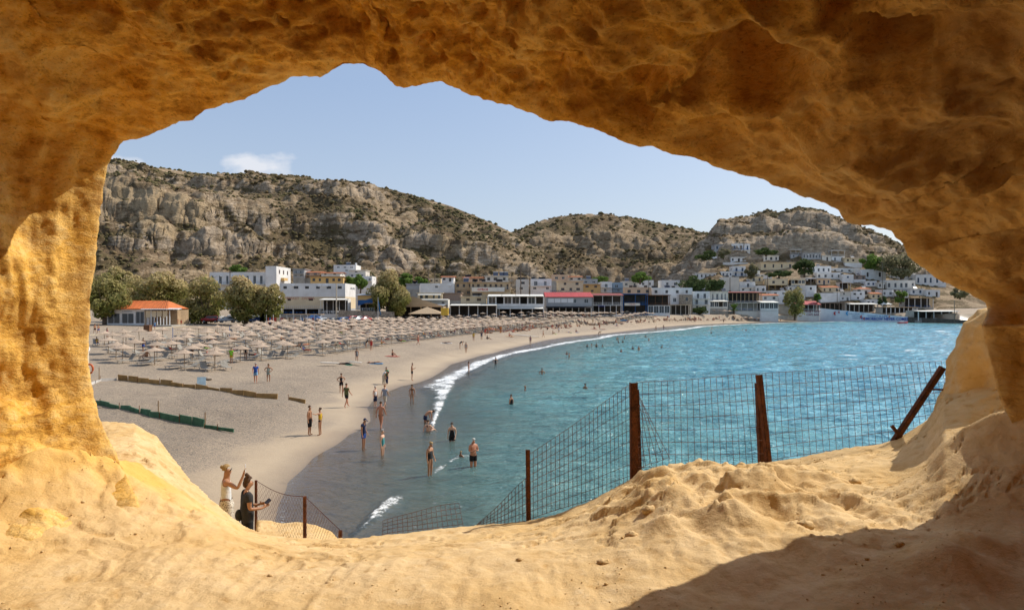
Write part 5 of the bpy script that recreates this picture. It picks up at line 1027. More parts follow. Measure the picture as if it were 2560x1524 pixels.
def car(u, v, D, colr, kind, ang, label):
    p = px(u, v, D); r_ = empty('parked_car', p, R(ang), label, 'car', 'cars in the car park behind the beach'); me = CARS[kind]
    if (colr, kind) not in CB: m2 = me[0].copy(); m2.materials.clear(); m2.materials.append(CM[colr]); CB[colr, kind] = m2
    link(bpy.data.objects.new('body', CB[colr, kind]), r_); link(bpy.data.objects.new('windows', me[1]), r_)
    for sx_ in (-1.3, 1.3):
        for sy_ in (-.78, .78):
            w_ = link(bpy.data.objects.new('wheel', me[2]), r_); w_.location = (sx_, sy_, .31); rr_ = link(bpy.data.objects.new('rim', me[3]), w_)
    for sy_ in (-.6, .6): h_ = link(bpy.data.objects.new('headlight', me[4]), r_); h_.location = (0, sy_, .7)
CL = [(828, 812, 158, 'black', 1, 62, 'black estate car, left of the two big dark cars by the stone wall'), (853, 810, 160, 'blue', 1, 58, 'blue tall car in front of the stone wall'), (782, 812, 156, 'darkblue', 0, 40, 'dark blue hatchback nearest the stall posts'),
      (807, 809, 160, 'white', 0, 35, 'white hatchback between the dark blue and black cars'), (783, 801, 166, 'blue', 0, 30, 'light blue car behind the dark blue hatchback'), (757, 808, 162, 'silver', 2, 50, 'silver car just right of the clothes racks'),
      (877, 806, 166, 'red', 1, 60, 'dark red car behind the blue tall car'), (893, 804, 168, 'silver', 0, 60, 'silver car beneath the stone wall'), (911, 804, 170, 'red', 0, 62, 'red car farthest right below the stone wall'),
      (466, 803, 158, 'white', 0, 15, 'white car left of the dark tamarisk trunk'), (486, 805, 157, 'darkblue', 0, 30, 'dark blue car left of the dark tamarisk trunk'), (501, 804, 160, 'silver', 2, 25, 'silver car behind the dark tamarisk trunk'),
      (526, 806, 156, 'red', 1, 12, 'dark red car in the shade between the tamarisks'), (551, 804, 158, 'white', 2, 20, 'white car in the shade between the tamarisks'), (568, 806, 155, 'silver', 0, 35, 'silver car left of the pale tan tamarisk'),
      (612, 806, 156, 'white', 0, 30, 'white car right of the pale tan tamarisk'), (628, 804, 158, 'grey', 0, 35, 'grey car behind the white one under the tamarisks'), (645, 806, 154, 'darkblue', 2, 28, 'dark car under the last tamarisk'), (520, 797, 168, 'blue', 0, 20, 'blue car in the back row under the trees'), (590, 797, 168, 'white', 1, 20, 'white van like car in the back row under the trees'), (660, 799, 166, 'silver', 0, 25, 'silver car in the back row by the last tamarisk')]
for c_ in CL: car(*c_)
# ------------------------------------------------------------------ parasols and sun loungers
STRAW = M('parasol_straw', (.47, .36, .265), .95, .35, 5.0, .7, 30, c2=(.33, .245, .175), stretch=(1, 1, 6), random_=.12)
POLEW = M('parasol_pole', (.36, .25, .15), .8, .3, 2)
LPL = M('lounger_plastic', (.46, .42, .35), .6, .2, 2, random_=.1); LSL = M('lounger_mesh', (.33, .31, .27), .75, .3, 6, random_=.12)
def parasol_meshes():
    c = MB(); n = 20
    prof = [(0, 2.50), (.10, 2.40), (.45, 2.22), (.9, 2.06), (1.30, 1.93), (1.27, 1.89), (.85, 2.0), (.1, 2.3)]
    for k, (r_, z_) in enumerate(prof):
        for j in range(n):
            t = 2*math.pi*j/n; s = 1+(.018*(j % 2)) if 0 < k < 6 else 1; c.v.append((r_*s*math.cos(t), r_*s*math.sin(t), z_-(.03*(j % 2) if k in (4, 5) else 0)))
    for k in range(len(prof)-1):
        for j in range(n): c.f.append((k*n+j, (k+1)*n+j, (k+1)*n+(j+1) % n, k*n+(j+1) % n)); c.mi.append(0)
    cap = MB().tube([(0, 0, 2.44), (0, 0, 2.58)], [.07, .03], 8)
    p = MB().tube([(0, 0, -.4), (0, 0, 2.35)], .045, 8)
    t = MB().tube([(0, 0, .42), (0, 0, .46)], .28, 10)
    return c.mesh('canopy', STRAW), cap.mesh('cap', STRAW), p.mesh('pole', POLEW), t.mesh('table_disc', LPL)
PAR = parasol_meshes()
def parasol(p, label, rz, s=1):
    r_ = empty('beach_parasol', p, rz, label, 'parasol', 'straw parasols in rows on the beach', s); r_.rotation_euler = (rp.uniform(-.05, .05), rp.uniform(-.05, .05), rz)
    for nm, me in zip(('canopy', 'cap', 'pole', 'table_disc'), PAR): link(bpy.data.objects.new(nm, me), r_)
    return r_
def lounger_meshes(ang):
    seat = MB()
    for i in range(13): x_ = -.02+i*.098; seat.box(x_, x_+.085, -.27, .27, .30, .325)
    seat.box(-.05, 1.28, -.31, -.265, .27, .33).box(-.05, 1.28, .265, .31, .27, .33)
    back = MB(); ca, sa = math.cos(ang), math.sin(ang)
    for i in range(8):
        d0 = .03+i*.09; d1 = d0+.08
        back.slab([(-d1*ca, -.27, .315+d1*sa), (-d0*ca, -.27, .315+d0*sa), (-d0*ca, .27, .315+d0*sa), (-d1*ca, .27, .315+d1*sa)], .025)
    for y_ in (-.31, .265): back.slab([(-.78*ca, y_, .32+.78*sa), (0, y_, .32), (0, y_+.045, .32), (-.78*ca, y_+.045, .32+.78*sa)], .05)
    leg = MB().tube([(0, -.25, .28), (.10, -.28, 0)], [.03, .022], 6); base = MB().slab([(-.65, -.29, .29), (-.05, -.29, .29), (-.05, -.24, .29), (-.65, -.24, .29)], .04).slab([(-.65, .24, .29), (-.05, .24, .29), (-.05, .29, .29), (-.65, .29, .29)], .04)
    strut = MB().tube([(-.5*ca, 0, .3+.48*sa), (-.55, 0, .27)], .018, 5)
    return seat.mesh('seat', LSL), back.mesh('backrest', LSL), leg.mesh('leg', LPL), base.mesh('frame', LPL), strut.mesh('strut', LPL)
LNG = [lounger_meshes(a) for a in (.02, .45, .95)]
def lounger(p, rz, kind, label, parts=True):
    r_ = empty('sun_lounger', p, rz, label, 'sun lounger', 'sun loungers in pairs under the parasols'); me = LNG[kind]
    link(bpy.data.objects.new('seat', me[0]), r_); link(bpy.data.objects.new('backrest', me[1]), r_); link(bpy.data.objects.new('frame', me[3]), r_)
    if kind: link(bpy.data.objects.new('strut', me[4]), r_)
    if parts:
        for x_, fx, fy in ((1.1, 1, 1), (1.1, 1, -1), (-.5, -1, 1), (-.5, -1, -1)):
            l_ = link(bpy.data.objects.new('leg', me[2]), r_); l_.location = (x_, 0, 0); l_.scale = (fx, fy, 1)
    return r_
SE = [(300, 905), (376, 912), (450, 920), (525, 928), (583, 921), (640, 909), (690, 899), (742, 895), (800, 888), (870, 876), (960, 862), (1050, 850), (1120, 841), (1200, 832), (1290, 823), (1380, 815), (1460, 809), (1560, 803), (1640, 799)]
IN_U = [200, 247, 300, 370, 430, 500, 560, 610, 700, 760, 850, 960, 1100, 1250, 1400, 1640]; IN_V = [868, 862, 856, 852, 850, 844, 838, 829, 819, 813, 808, 803, 800, 793, 789, 787]
SEW = np.array([ground(*p).to_2d() for p in SE]); cum = np.concatenate([[0], np.cumsum(np.hypot(*np.diff(SEW, axis=0).T))])
def along(s):
    x = np.interp(s, cum, SEW[:, 0]); y = np.interp(s, cum, SEW[:, 1]); return np.array([x, y])
spots = []
rp = random.Random(3)
for j in range(12):
    s = .5+(j % 2)*.6; 
    while s < cum[-1]:
        a = along(s); t_ = along(min(s+4, cum[-1]))-along(max(s-4, 0)); t_ = t_/np.hypot(*t_); nrm = np.array([-t_[1], t_[0]])
        p_ = a+nrm*j*3.75+np.array([rp.uniform(-.25, .25), rp.uniform(-.25, .25)]); s += 3.9 if s > 30 else 4.3
        if p_[0] > (200-UC)/K*p_[1]: spots.append((p_[0], p_[1], math.atan2(-nrm[1], -nrm[0]), j))
XS = np.array([q[0] for q in spots]); YS = np.array([q[1] for q in spots]); ZS = terrain(XS, YS)[0]
US = UC+K*XS/YS; VS = VC+K*(H-ZS)/YS
keep = (VS > np.interp(US, IN_U, IN_V)) & (US > 238)
SP = []
for k_ in np.argsort(YS):
    if not keep[k_]: continue
    q_ = spots[k_]
    if any((q_[0]-w_[0])**2+(q_[1]-w_[1])**2 < 3.1**2 for w_ in SP[-60:]): continue
    SP.append((q_[0], q_[1], float(ZS[k_]), q_[2], q_[3], US[k_]))
EXTRA = SP[300:]; SP = SP[:300]; print('parasols', len(SP), len(EXTRA))
ORD = 'first second third fourth fifth sixth seventh eighth ninth tenth eleventh twelfth'.split()
def ordw(i): return ORD[i] if i < 12 else 'number %d' % (i+1)
ZN = [(300, 'leaning tamarisk'), (420, 'orange roofed bar'), (560, 'dark tamarisk'), (700, 'hotel tower'), (800, 'souvenir stall'), (870, 'cream awning'), (960, 'blue flag'), (1060, 'tan tavern'), (1160, 'yellow kiosk'), (1260, 'striped awnings'), (1365, 'glass restaurant'), (1480, 'red roof'), (1560, 'white railings'), (1900, 'blue bar')]
zr = {}
for k_ in sorted(range(len(SP)), key=lambda i: SP[i][5]):
    z_ = next(n for m_, n in ZN if SP[k_][5] < m_); zr.setdefault((z_, SP[k_][4]), []).append(k_)
WHERE = {}
for (z_, j_), ks_ in zr.items():
    for i, k_ in enumerate(ks_): WHERE[k_] = (ordw(i), ordw(j_), z_)
LC = 0; SEATS = []
for k_, (x_, y_, z_, a_, j_, u_) in enumerate(SP):
    o1, o2, zn = WHERE[k_]
    parasol((x_, y_, z_), 'straw parasol, %s from left in the %s row inland, below the %s' % (o1, o2, zn), rp.random()*6, rp.uniform(.76, .86))
    for e in (-1, 1):
        if LC >= 300: break
        if rp.random() < .06: continue
        a2 = a_+rp.uniform(-.15, .15); t2 = a_+math.pi/2
        if u_ < 360 and rp.random() < .35: continue
        lx, ly = x_+math.cos(t2)*e*.95+math.cos(a_)*(-.1), y_+math.sin(t2)*e*.95+math.sin(a_)*(-.1); kd = rp.choice((0, 1, 1, 2))
        lounger((lx, ly, z_), a2, kd, '%s lounger %s %s parasol, %s row, below %s' % (['flat', 'half raised', 'high backed'][kd], 'before' if e < 0 else 'behind', o1, o2, zn), y_ < 110); LC += 1
        SEATS.append((lx, ly, z_, a2, kd, u_, (o1, o2, zn)))
FARP = [(q[0], q[1], q[2], q[3]) for q in SP[int(LC/1.9):]+EXTRA]
mb = MB()
for (x_, y_, z_, a_) in FARP:
    for e in (-1, 1):
        if rp.random() < .12: continue
        ca, sa = math.cos(a_), math.sin(a_); cx_, cy_ = x_-sa*e*.9, y_+ca*e*.9; an = rp.choice((0.05, .5, .9)); e1 = Vector((ca, sa, 0)); e2 = Vector((-sa, ca, 0)); c0 = Vector((cx_, cy_, z_+.32))
        mb.slab([c0+e2*-.3, c0+e1*1.2+e2*-.3, c0+e1*1.2+e2*.3, c0+e2*.3], .05)
        b0 = c0-e1*.75*math.cos(an)+Vector((0, 0, .75*math.sin(an))); mb.slab([b0+e2*-.3, c0+e2*-.3, c0+e2*.3, b0+e2*.3], .05)
        for f1, f2 in ((1.1, .25), (1.1, -.25), (-.4, .25), (-.4, -.25)): p_ = c0+e1*f1+e2*f2; mb.tube([p_, p_-Vector((0, 0, .34))], .025, 3, False)
if FARP: tag(mb.build('distant_loungers', M('far_lounger', (.20, .19, .17), .8, .4, .3)), 'farthest sun loungers packed under the seafront parasols', 'sun lounger', kind='stuff')
if EXTRA:
    mb = MB(); me = PAR[0]; vs = [v.co.copy() for v in me.vertices]; fs = [tuple(p.vertices) for p in me.polygons]
    for (x_, y_, z_, a_, j_, u_) in EXTRA: mb.add([v*.8+Vector((x_, y_, z_)) for v in vs], fs); mb.tube([(x_, y_, z_), (x_, y_, z_+1.85)], .04, 5)
    tag(mb.build('distant_parasols', STRAW), 'farthest straw parasols in front of the seafront restaurants', 'parasol', kind='stuff')
# row of small parasols below the cream restaurant
for k_, u_ in enumerate((1786, 1799, 1812, 1824, 1838, 1851, 1863, 1878, 1894)):
    g_ = px(u_, 800, 282); parasol((g_.x, g_.y, gz(g_.x, g_.y)), 'small straw parasol, number %s from the left below the cream restaurant' % ('one two three four five six seven eight nine'.split()[k_]), 0, .85)
p_ = ground(1068, 806); big = empty('beach_canopy', p_, 0, 'large tan pyramid sunshade in front of the tan tavern', 'sunshade')
MB().add([(-5.2, -3, 2.6), (5.2, -3, 2.6), (5.2, 3, 2.6), (-5.2, 3, 2.6), (0, 0, 4.6)], [(0, 1, 4), (1, 2, 4), (2, 3, 4), (3, 0, 4), (3, 2, 1, 0)]).build('canopy', M('tan_canvas', (.52, .38, .24), .9, .2), big)
for sx_ in (-4.6, 4.6):
    for sy_ in (-2.6, 2.6): MB().box(sx_-.06, sx_+.06, sy_-.06, sy_+.06, -.5, 2.7).build('post', PALEW, big)
# yellow lifeguard kiosk, flag
p_ = px(1112, 800, 184); kz = gz(p_.x, p_.y); ks = empty('lifeguard_tower', (p_.x, p_.y, kz), 0, 'yellow box on a white lattice tower beside the striped awnings', 'tower')
YEL = M('yellow_paint', (.72, .45, .06), .7, .15); MB().box(-1.0, 1.0, -.8, .8, 2.5, 4.6).build('cabin', YEL, ks)
for sx_ in (-1, 1):
    for sy_ in (-.8, .8): MB().tube([(sx_, sy_, -.3), (sx_, sy_, 2.5)], .05, 6).build('leg', WHITEF, ks)
for z_ in (.8, 1.6): MB().box(-1, 1, -.83, -.77, z_, z_+.07).build('rail', WHITEF, ks)
p_ = px(945, 808, 162); fl = empty('flagpole', (p_.x, p_.y, gz(p_.x, p_.y)), 0, 'thin pole with a drooping blue flag by the parasols', 'flag')
MB().tube([(0, 0, -.3), (0, 0, 7.4)], [.06, .04], 6).build('pole', WHITEF, fl); MB().slab([(.05, 0, 7.0), (.35, .1, 5.5), (.75, 0, 3.0), (.55, .1, 2.8), (.05, 0, 5.6)], .02).build('flag', M('flag_blue', (.04, .16, .32), .8), fl)
# ------------------------------------------------------------------ low barriers on the sand
def barrier(pts, hgt, m, label, cat, name, pname, seed=1, w_panel=1.3, stake=WOOD, z0=0.0):
    P_ = [ground(*p) for p in pts]; root = empty(name, P_[0], 0, label, cat); rg = random.Random(seed); o0 = P_[0]
    for a, b_ in zip(P_[:-1], P_[1:]):
        L_ = (b_-a).length; n = max(1, round(L_/w_panel))
        for i in range(n):
            p0, p1 = a.lerp(b_, i/n)-o0, a.lerp(b_, (i+1)/n-.02)-o0; d = (p1-p0).normalized(); nn = Vector((-d.y, d.x, 0))*.03
            h0, h1 = hgt*rg.uniform(.75, 1.15), hgt*rg.uniform(.75, 1.15); up = Vector((0, 0, 1)); ln = nn*rg.uniform(-3, 3)
            v = [p0-nn-up*.1, p1-nn-up*.1, p1-nn+ln+up*h1, p0-nn+ln+up*h0]; v2 = [q+nn*2 for q in v]
            MB().add(v+v2, [(0, 1, 2, 3), (7, 6, 5, 4), (3, 2, 6, 7), (0, 4, 5, 1), (0, 3, 7, 4), (1, 5, 6, 2)]).build(pname, m, root)
            if i % 2 == 0: MB().tube([p0-nn*1.5-up*.2, p0-nn*1.5+up*(h0+rg.uniform(0, .22))], .022, 5).build('stake', stake, root)
    return root
barrier([(297, 950), (345, 955), (400, 962), (460, 970), (520, 978), (580, 986), (640, 996), (694, 1001)], .42, M('ochre_board', (.36, .22, .08), .85, .35, 1.5), 'long low ochre board barrier across the sand', 'barrier', 'board_barrier', 'board', 2)
barrier([(722, 1002), (763, 1010)], .30, M('ochre_board', (.36, .22, .08)), 'short ochre board lying beyond the end of the long barrier', 'barrier', 'board_barrier', 'board', 5, 2.5)
barrier([(222, 964), (250, 953), (292, 950)], .22, M('white_sandbag', (.66, .64, .60), .9, .2), 'low white sheeting barrier joined to the ochre boards', 'barrier', 'sheet_barrier', 'sheet', 3)
barrier([(206, 1008), (252, 1015), (300, 1025), (350, 1036), (400, 1045), (450, 1053), (510, 1064)], .36, M('green_netting', (.06, .15, .09), .85, .35, 3), 'low green netting barrier on the near sand', 'barrier', 'netting_barrier', 'netting', 4, 1.2)
barrier([(512, 1066), (545, 1070), (585, 1076)], .10, M('green_netting', (.06, .15, .09)), 'fallen grey green end of the netting barrier', 'barrier', 'netting_barrier', 'netting', 6, 1.2)
for (u_, v_, hh_, lab) in ((248, 951, 1.1, 'short wooden stake at the white sheeting'), (396, 1043, 1.0, 'thin stake with red tape behind the green netting'), (513, 1065, .8, 'thin stake at the end of the green netting')):
    p_ = ground(u_, v_); tag(MB().tube([p_-Vector((0, 0, .2)), p_+Vector((0, 0, hh_))], .035, 6).build('stake', POLEW), lab, 'stake')
p_ = ground(503, 966); sg = empty('beach_sign', p_, R(20), 'small pale blue folding sign behind the ochre boards', 'sign'); MB().slab([(-.33, 0, 0), (.33, 0, 0), (.33, .25, .75), (-.33, .25, .75)], .03).build('board', M('pale_blue_board', (.35, .48, .55), .6, .2), sg); MB().tube([(.3, .5, 0), (.3, .25, .75)], .02, 5).build('stand', WHITEF, sg)
for k_, (u_, v_, r_) in enumerate(((519, 948, .32), (762, 982, .16), (762, 947, .10), (647, 1003, .08), (246, 1020, .18))):
    p_ = ground(u_, v_); o = MB().ball(p_+Vector((0, 0, r_*.2)), r_, (1.3, 1, .5), 9, 6).build('beach_stone', STONE, None, True); tag(o, ['flat stone behind the pale blue sign', 'pale stone near the woman in black on the sand', 'tiny dark stone on open sand by the waterline people', 'tiny pale stone near the ochre board end', 'stone at the left end of the green netting'][k_], 'stone')
# waste bin box, changing hut edge, boardwalk, volleyball nets, surfboard, life ring
p_ = ground(366, 828); bx = empty('waste_box', p_, 0, 'brown slatted box on the path in front of the beach bar', 'bin')
for i in range(6): MB().box(-.55, .55, -.02, .02, i*.2, i*.2+.17).build('slat', WOOD, bx)
MB().box(-.54, .54, .03, 1.0, 0, 1.2).build('box', WOOD, bx)
p_ = ground(699, 822); tag(MB().box(p_.x-.45, p_.x+.45, p_.y, p_.y+.9, p_.z-.2, p_.z+1.3).box(p_.x-.5, p_.x+.5, p_.y-.05, p_.y+.95, p_.z+1.3, p_.z+1.42).build('pale_bin', OFFWH), 'pale square bin between the parasols and the souvenir stall', 'bin')
bw = MB(); pts = [ground(215, 838), ground(300, 832), ground(420, 818), ground(466, 815)]
for a, b_ in zip(pts[:-1], pts[1:]):
    d = (b_-a).normalized(); n_ = Vector((-d.y, d.x, 0))*.6; bw.slab([a-n_+Vector((0, 0, .09)), b_-n_+Vector((0, 0, .09)), b_+n_+Vector((0, 0, .09)), a+n_+Vector((0, 0, .09))], .1)
tag(bw.build('boardwalk', M('boardwalk', (.50, .42, .30), .9, .2, 2)), kind='structure')
def net(u0, u1, v, hgt, label):
    a, b_ = ground(u0, v), ground(u1, v-6); r_ = empty('volleyball_net', a, 0, label, 'net'); d = b_-a
    for q in (Vector((0, 0, 0)), d): MB().tube([q, q+Vector((0, 0, hgt))], .04, 6).build('post', BLUEF, r_)
    nm = MB(); k = 26
    for i in range(k+1): q = d*i/k; nm.tube([q+Vector((0, 0, hgt-.95)), q+Vector((0, 0, hgt-.05))], .008, 3, False)
    for z_ in (hgt-.95, hgt-.5, hgt-.05): nm.tube([Vector((0, 0, z_)), d+Vector((0, 0, z_))], .02 if z_ != hgt-.5 else .01, 4, False)
    o_ = nm.build('net', M('net_tape', (.5, .36, .2), .8), r_); o_['kind'] = 'stuff'
net(432, 574, 858, 2.3, 'volleyball net strung over the sand behind the parasols')
def board(u0, v0, u1, v1, hgt, label, m, w_=.5, name='stretcher_board'):
    a, b_ = ground(u0, v0), ground(u1, v1); d = (b_-a).normalized(); n_ = Vector((-d.y, d.x, 0))*w_/2; up = Vector((0, 0, hgt)); mb = MB(); pts = []
    for f, s in ((0, .2), (.12, .8), (.5, 1), (.88, .8), (1, .2)): pts.append((a.lerp(b_, f), s))
    poly = [p+n_*s+up for p, s in pts]+[p-n_*s+up for p, s in pts[::-1]]; mb.slab(poly, .1); o = mb.build(name, m); tag(o, label, 'board'); return o
WB = M('board_white', (.72, .66, .56), .6, .1)
board(1275, 838, 1348, 845, .35, 'long cream paddle board lying on the sand near the shore', WB, .7, 'paddle_board')
board(800, 914, 848, 916, .42, 'pale plank bench, left of the two people lying near it', WB, .5, 'beach_bench'); board(872, 912, 905, 914, .42, 'pale plank bench beside the man lying with raised arms', WB, .5, 'beach_bench')
board(1068, 807, 1094, 806, .5, '', WB) if 0 else None
for (u_, v_, cc_, lab) in ((1225, 826, 'red', 'orange red canoe lying among the sunbathers'), (1560, 803, 'blue', 'blue airbed among the distant sunbathers')):
    p_ = ground(u_, v_); o = MB().ball(p_+Vector((0, 0, .3)), .55, (3.0, .8, .55), 12, 8).build('canoe' if cc_ == 'red' else 'airbed', M('float_'+cc_, dict(red=(.5, .13, .03), blue=(.1, .3, .5))[cc_], .5), None, True); tag(o, lab, 'canoe' if cc_ == 'red' else 'airbed')
p_ = px(2257, 807.5, 268); bo = empty('motor_boat', (p_.x, p_.y, .0), R(8), 'small red boat moored before the dark quay', 'boat'); MB().slab([(-2, -.7, .5), (1.2, -.8, .5), (2.4, 0, .75), (1.2, .8, .5), (-2, .7, .5)], .6).build('hull', RED, bo); MB().box(-1.2, .2, -.4, .4, .51, .95).build('seat', WHITEF, bo)
# white post with a life ring at the wall edge
p_ = ground(213, 948); lp = empty('life_ring_post', p_, 0, 'pale post with an orange life ring beside the rock wall', 'post'); MB().tube([(0, 0, -.3), (0, 0, 2.6)], .28, 10).build('post', CREAM, lp); MB().tube([(-.3, 0, 2.55), (.3, 0, 2.55)], .2, 8).build('cap', WHITEF, lp)
rg_ = MB().tube([(.45+.30*math.cos(t), -.15, .9+.38*math.sin(t)) for t in np.linspace(0, 2*math.pi, 17)], .08, 8); rg_.build('life_ring', M('ring_orange', (.6, .12, .03), .6), lp)
# ------------------------------------------------------------------ fences
RUST = M('rusted_steel', (.135, .048, .022), .9, .55, 9.0, .5, 40, c2=(.06, .022, .014)); RUSTW = M('rusted_wire', (.13, .05, .03), .8, .3, 9)
def fp(u, v, D): return px(u, v, D)
def angle_post(a, b_, w_, label, rz=0, root=None):
    """rusted angle-iron post between two points: two flanges"""
    r_ = empty('fence_post', a, 0, label, 'post'); d = (b_-a); up = d.normalized(); s = Vector((math.cos(rz), math.sin(rz), 0)); s = (s-up*s.dot(up)).normalized(); t = up.cross(s)
    for (e1, e2, nm) in ((s, t, 'flange'), (t, s, 'flange')):
        q = [Vector((0, 0, 0)), e1*w_, e1*w_+e2*.006, e2*.006]; v = q+[p+d for p in q]; MB().add(v, [(0, 1, 2, 3), (7, 6, 5, 4), (0, 4, 5, 1), (1, 5, 6, 2), (2, 6, 7, 3), (3, 7, 4, 0)]).build(nm, RUST, r_)
    return r_
def wires(root, A0, A1, B0, B1, nv, nh, r=.0027, sag=.0, broken=0, seed=1, jut=.03):
    """welded mesh between the lines A0-A1 (bottom, top, left) and B0-B1"""
    rg = random.Random(seed); o0 = root.location
    def q(f, h):
        p = A0.lerp(B0, f).lerp(A1.lerp(B1, f), h); return p-o0+Vector((0, math.sin(f*5+h*3)*.02, -sag*math.sin(math.pi*f)*(h)+math.sin(f*9+h)*.004))
    mb = MB()
    for i in range(nv+1):
        f = i/nv; h0 = rg.uniform(-jut, jut*.3); h1 = 1+rg.uniform(-.005, .012); mb.tube([q(f, h0), q(f, .35), q(f, .7), q(f, h1)], r, 4, False)
    for k in range(nh+1):
        h = k/nh; n_ = 8; mb.tube([q(i/n_, h)+Vector((0, .004, 0)) for i in range(n_+1)], r, 4, False)
    o = mb.build('wire_mesh', RUSTW, root); o['kind'] = 'stuff'; return o
DA, DB, DC, DD = 6.62, 7.05, 7.25, 7.45
FA = (fp(1318, 1310, DA), fp(1315, 1124, DA)); FB = (fp(1579, 1203, DB), fp(1578, 957, DB)); FC = (fp(1926, 1172, DC-.06), fp(1896, 937, DC-.06)); FD = (fp(2219, 1106, DD-.1), fp(2356, 916, DD-.25))
dn = Vector((0, 0, .14))
angle_post(FA[0]-dn, FA[1], .042, 'short rusted steel post at the left end of the mesh fence', .1)
angle_post(FB[0]-dn, FB[1], .075, 'thick rusted steel post at the corner of the mesh fence', .1); angle_post(fp(1592, 1197, DB+.25)-dn, fp(1583, 975, DB+.05), .07, 'brown strut leaning behind the corner post', .2)
angle_post(FC[0]-dn*1.2, FC[1], .055, 'slanted rusted post in the middle of the mesh fence', .3); angle_post(fp(1903, 1160, DC+.2)-dn, fp(1894, 960, DC), .062, 'orange brown strut behind the slanted middle post', .2)
angle_post(FD[0]-dn*.6, FD[1], .055, 'strongly leaning rusted post by the right rock pillar', .0)
angle_post(fp(2312, 975, 7.2), fp(2372, 976, 7.0), .02, 'thin horizontal bar from leaning post to the pillar', .0)
angle_post(fp(2256, 1098, 7.3), fp(2228, 1064, 7.35), .03, 'short broken bar at the foot of the leaning post', .0)
fe = empty('mesh_fence', FA[0], 0, 'rusted welded mesh panel rising between the short post and the corner post', 'fence')
wires(fe, fp(1322, 1298, DA), fp(1322, 1137, DA), fp(1578, 1215, DB), fp(1574, 962, DB), 24, 9, seed=2)
fe2 = empty('mesh_fence', FB[0], 0, 'rusted welded mesh panel between corner post and slanted middle post', 'fence')
wires(fe2, fp(1592, 1168, DB+.05), fp(1590, 957, DB+.05), fp(1912, 1166, DC+.08), fp(1895, 934, DC+.05), 20, 7, seed=3)
fe3 = empty('mesh_fence', FC[0], 0, 'rusted welded mesh panel between middle post and the right pillar', 'fence')
wires(fe3, fp(1912, 1152, DC+.05), fp(1898, 934, DC+.05), fp(2380, 1082, DD+.1), fp(2356, 902, DD+.1), 29, 7, seed=4)
fe4 = empty('mesh_fence', fp(1180, 1313, 6.6), 0, 'sagging rusted mesh left of the short post running down the ledge', 'fence')
wires(fe4, fp(1188, 1325, 6.5), fp(1192, 1312, 6.5), fp(1316, 1300, DA), fp(1314, 1196, DA), 14, 5, seed=5)
fe5 = empty('mesh_fence', fp(1600, 1150, DB+.1), 0, 'loose curled flap of mesh just right of the corner post', 'fence')
wires(fe5, fp(1600, 1170, DB+.12), fp(1584, 965, DB+.08), fp(1672, 1142, DB+.2), fp(1604, 1000, DB+.15), 5, 8, seed=6)
fe6 = empty('mesh_fence', fp(955, 1345, 7.0), 0, 'bent low mesh sheet standing behind the ledge over the surf', 'fence')
wires(fe6, fp(955, 1345, 7.0), fp(957, 1302, 7.2), fp(1160, 1322, 7.1), fp(1147, 1258, 7.5), 16, 5, seed=7, sag=-.03)
# chain-link fence running down the rock on the left
GP = [(640, 1340, 1200, 13.3), (762, 1362, 1240, 10.2), (851, 1372, 1325, 9.6)]
for k_, (u_, v0, v1, D_) in enumerate(GP):
    p_ = fp(u_, v1, D_); tag(MB().tube([Vector((p_.x, p_.y, p_.z-2.2)), p_], .030, 8).build('fence_post', RUST), ['rusted round post behind the woman in black', 'rusted round post in the middle of the chain link fence', 'rusted post top showing just above the ledge'][k_], 'post')
cl = empty('chain_link_fence', fp(640, 1200, 13.3), 0, 'drooping rusted chain link fence beside the two women', 'fence'); mb = MB(); o0 = cl.location
def qf(f, h):
    k = min(int(f*2), 1); t = f*2-k; a, b_ = GP[k], GP[k+1]; u_ = a[0]+(b_[0]-a[0])*t; D_ = a[3]+(b_[3]-a[3])*t; v_ = a[2]+(b_[2]-a[2])*t+math.sin(math.pi*t)*12*(1-k)
    p_ = fp(u_, v_, D_); return p_-o0-Vector((0, 0, 1.15*h))
n_, hN = 34, 10
for k in range(-hN, n_):
    for s in (1, -1):
        pts = [qf(min(max((k+i if s > 0 else k+hN-i)/n_, 0), 1), i/hN) for i in range(0, hN+1) if 0 <= (k+i if s > 0 else k+hN-i) <= n_]
        if len(pts) > 1: mb.tube(pts, .0017, 3, False)
mb.tube([qf(i/20, 0) for i in range(21)], .006, 4, False)
o = mb.build('chain_link', RUSTW, cl); o['kind'] = 'stuff'
# lower rock terrace with the two women
nx_, ny_ = 160, 140
x = np.linspace(-9.5, -2.2, nx_)[:, None]; y = np.linspace(9.2, 15.5, ny_)[None, :]; x, y = x+0*y, y+0*x
u = UC+K*x/y; zt = 2.50+.05*fbm(x, y, x*0, 3, 301); ridge = H-(np.interp(u, [500, 640, 740, 790, 830, 860, 1000], [1312, 1299, 1303, 1311, 1330, 1360, 1500])-VC)/K*12.2
z = np.where(y < 12.2, ridge-.15*(12.2-y), ridge-(y-12.2)*2.0); z = np.where(u < 640, zt, z); z = np.where((u < 640) & (y > 14.2), zt-(y-14.2)*2.5, z)
z = z+fbm(x*2.5, y*2.5, x*0, 4, 303)*.04; z = np.maximum(z, -2)
grid_mesh('rock_terrace', np.stack([x, y, z], -1), m_ledge)
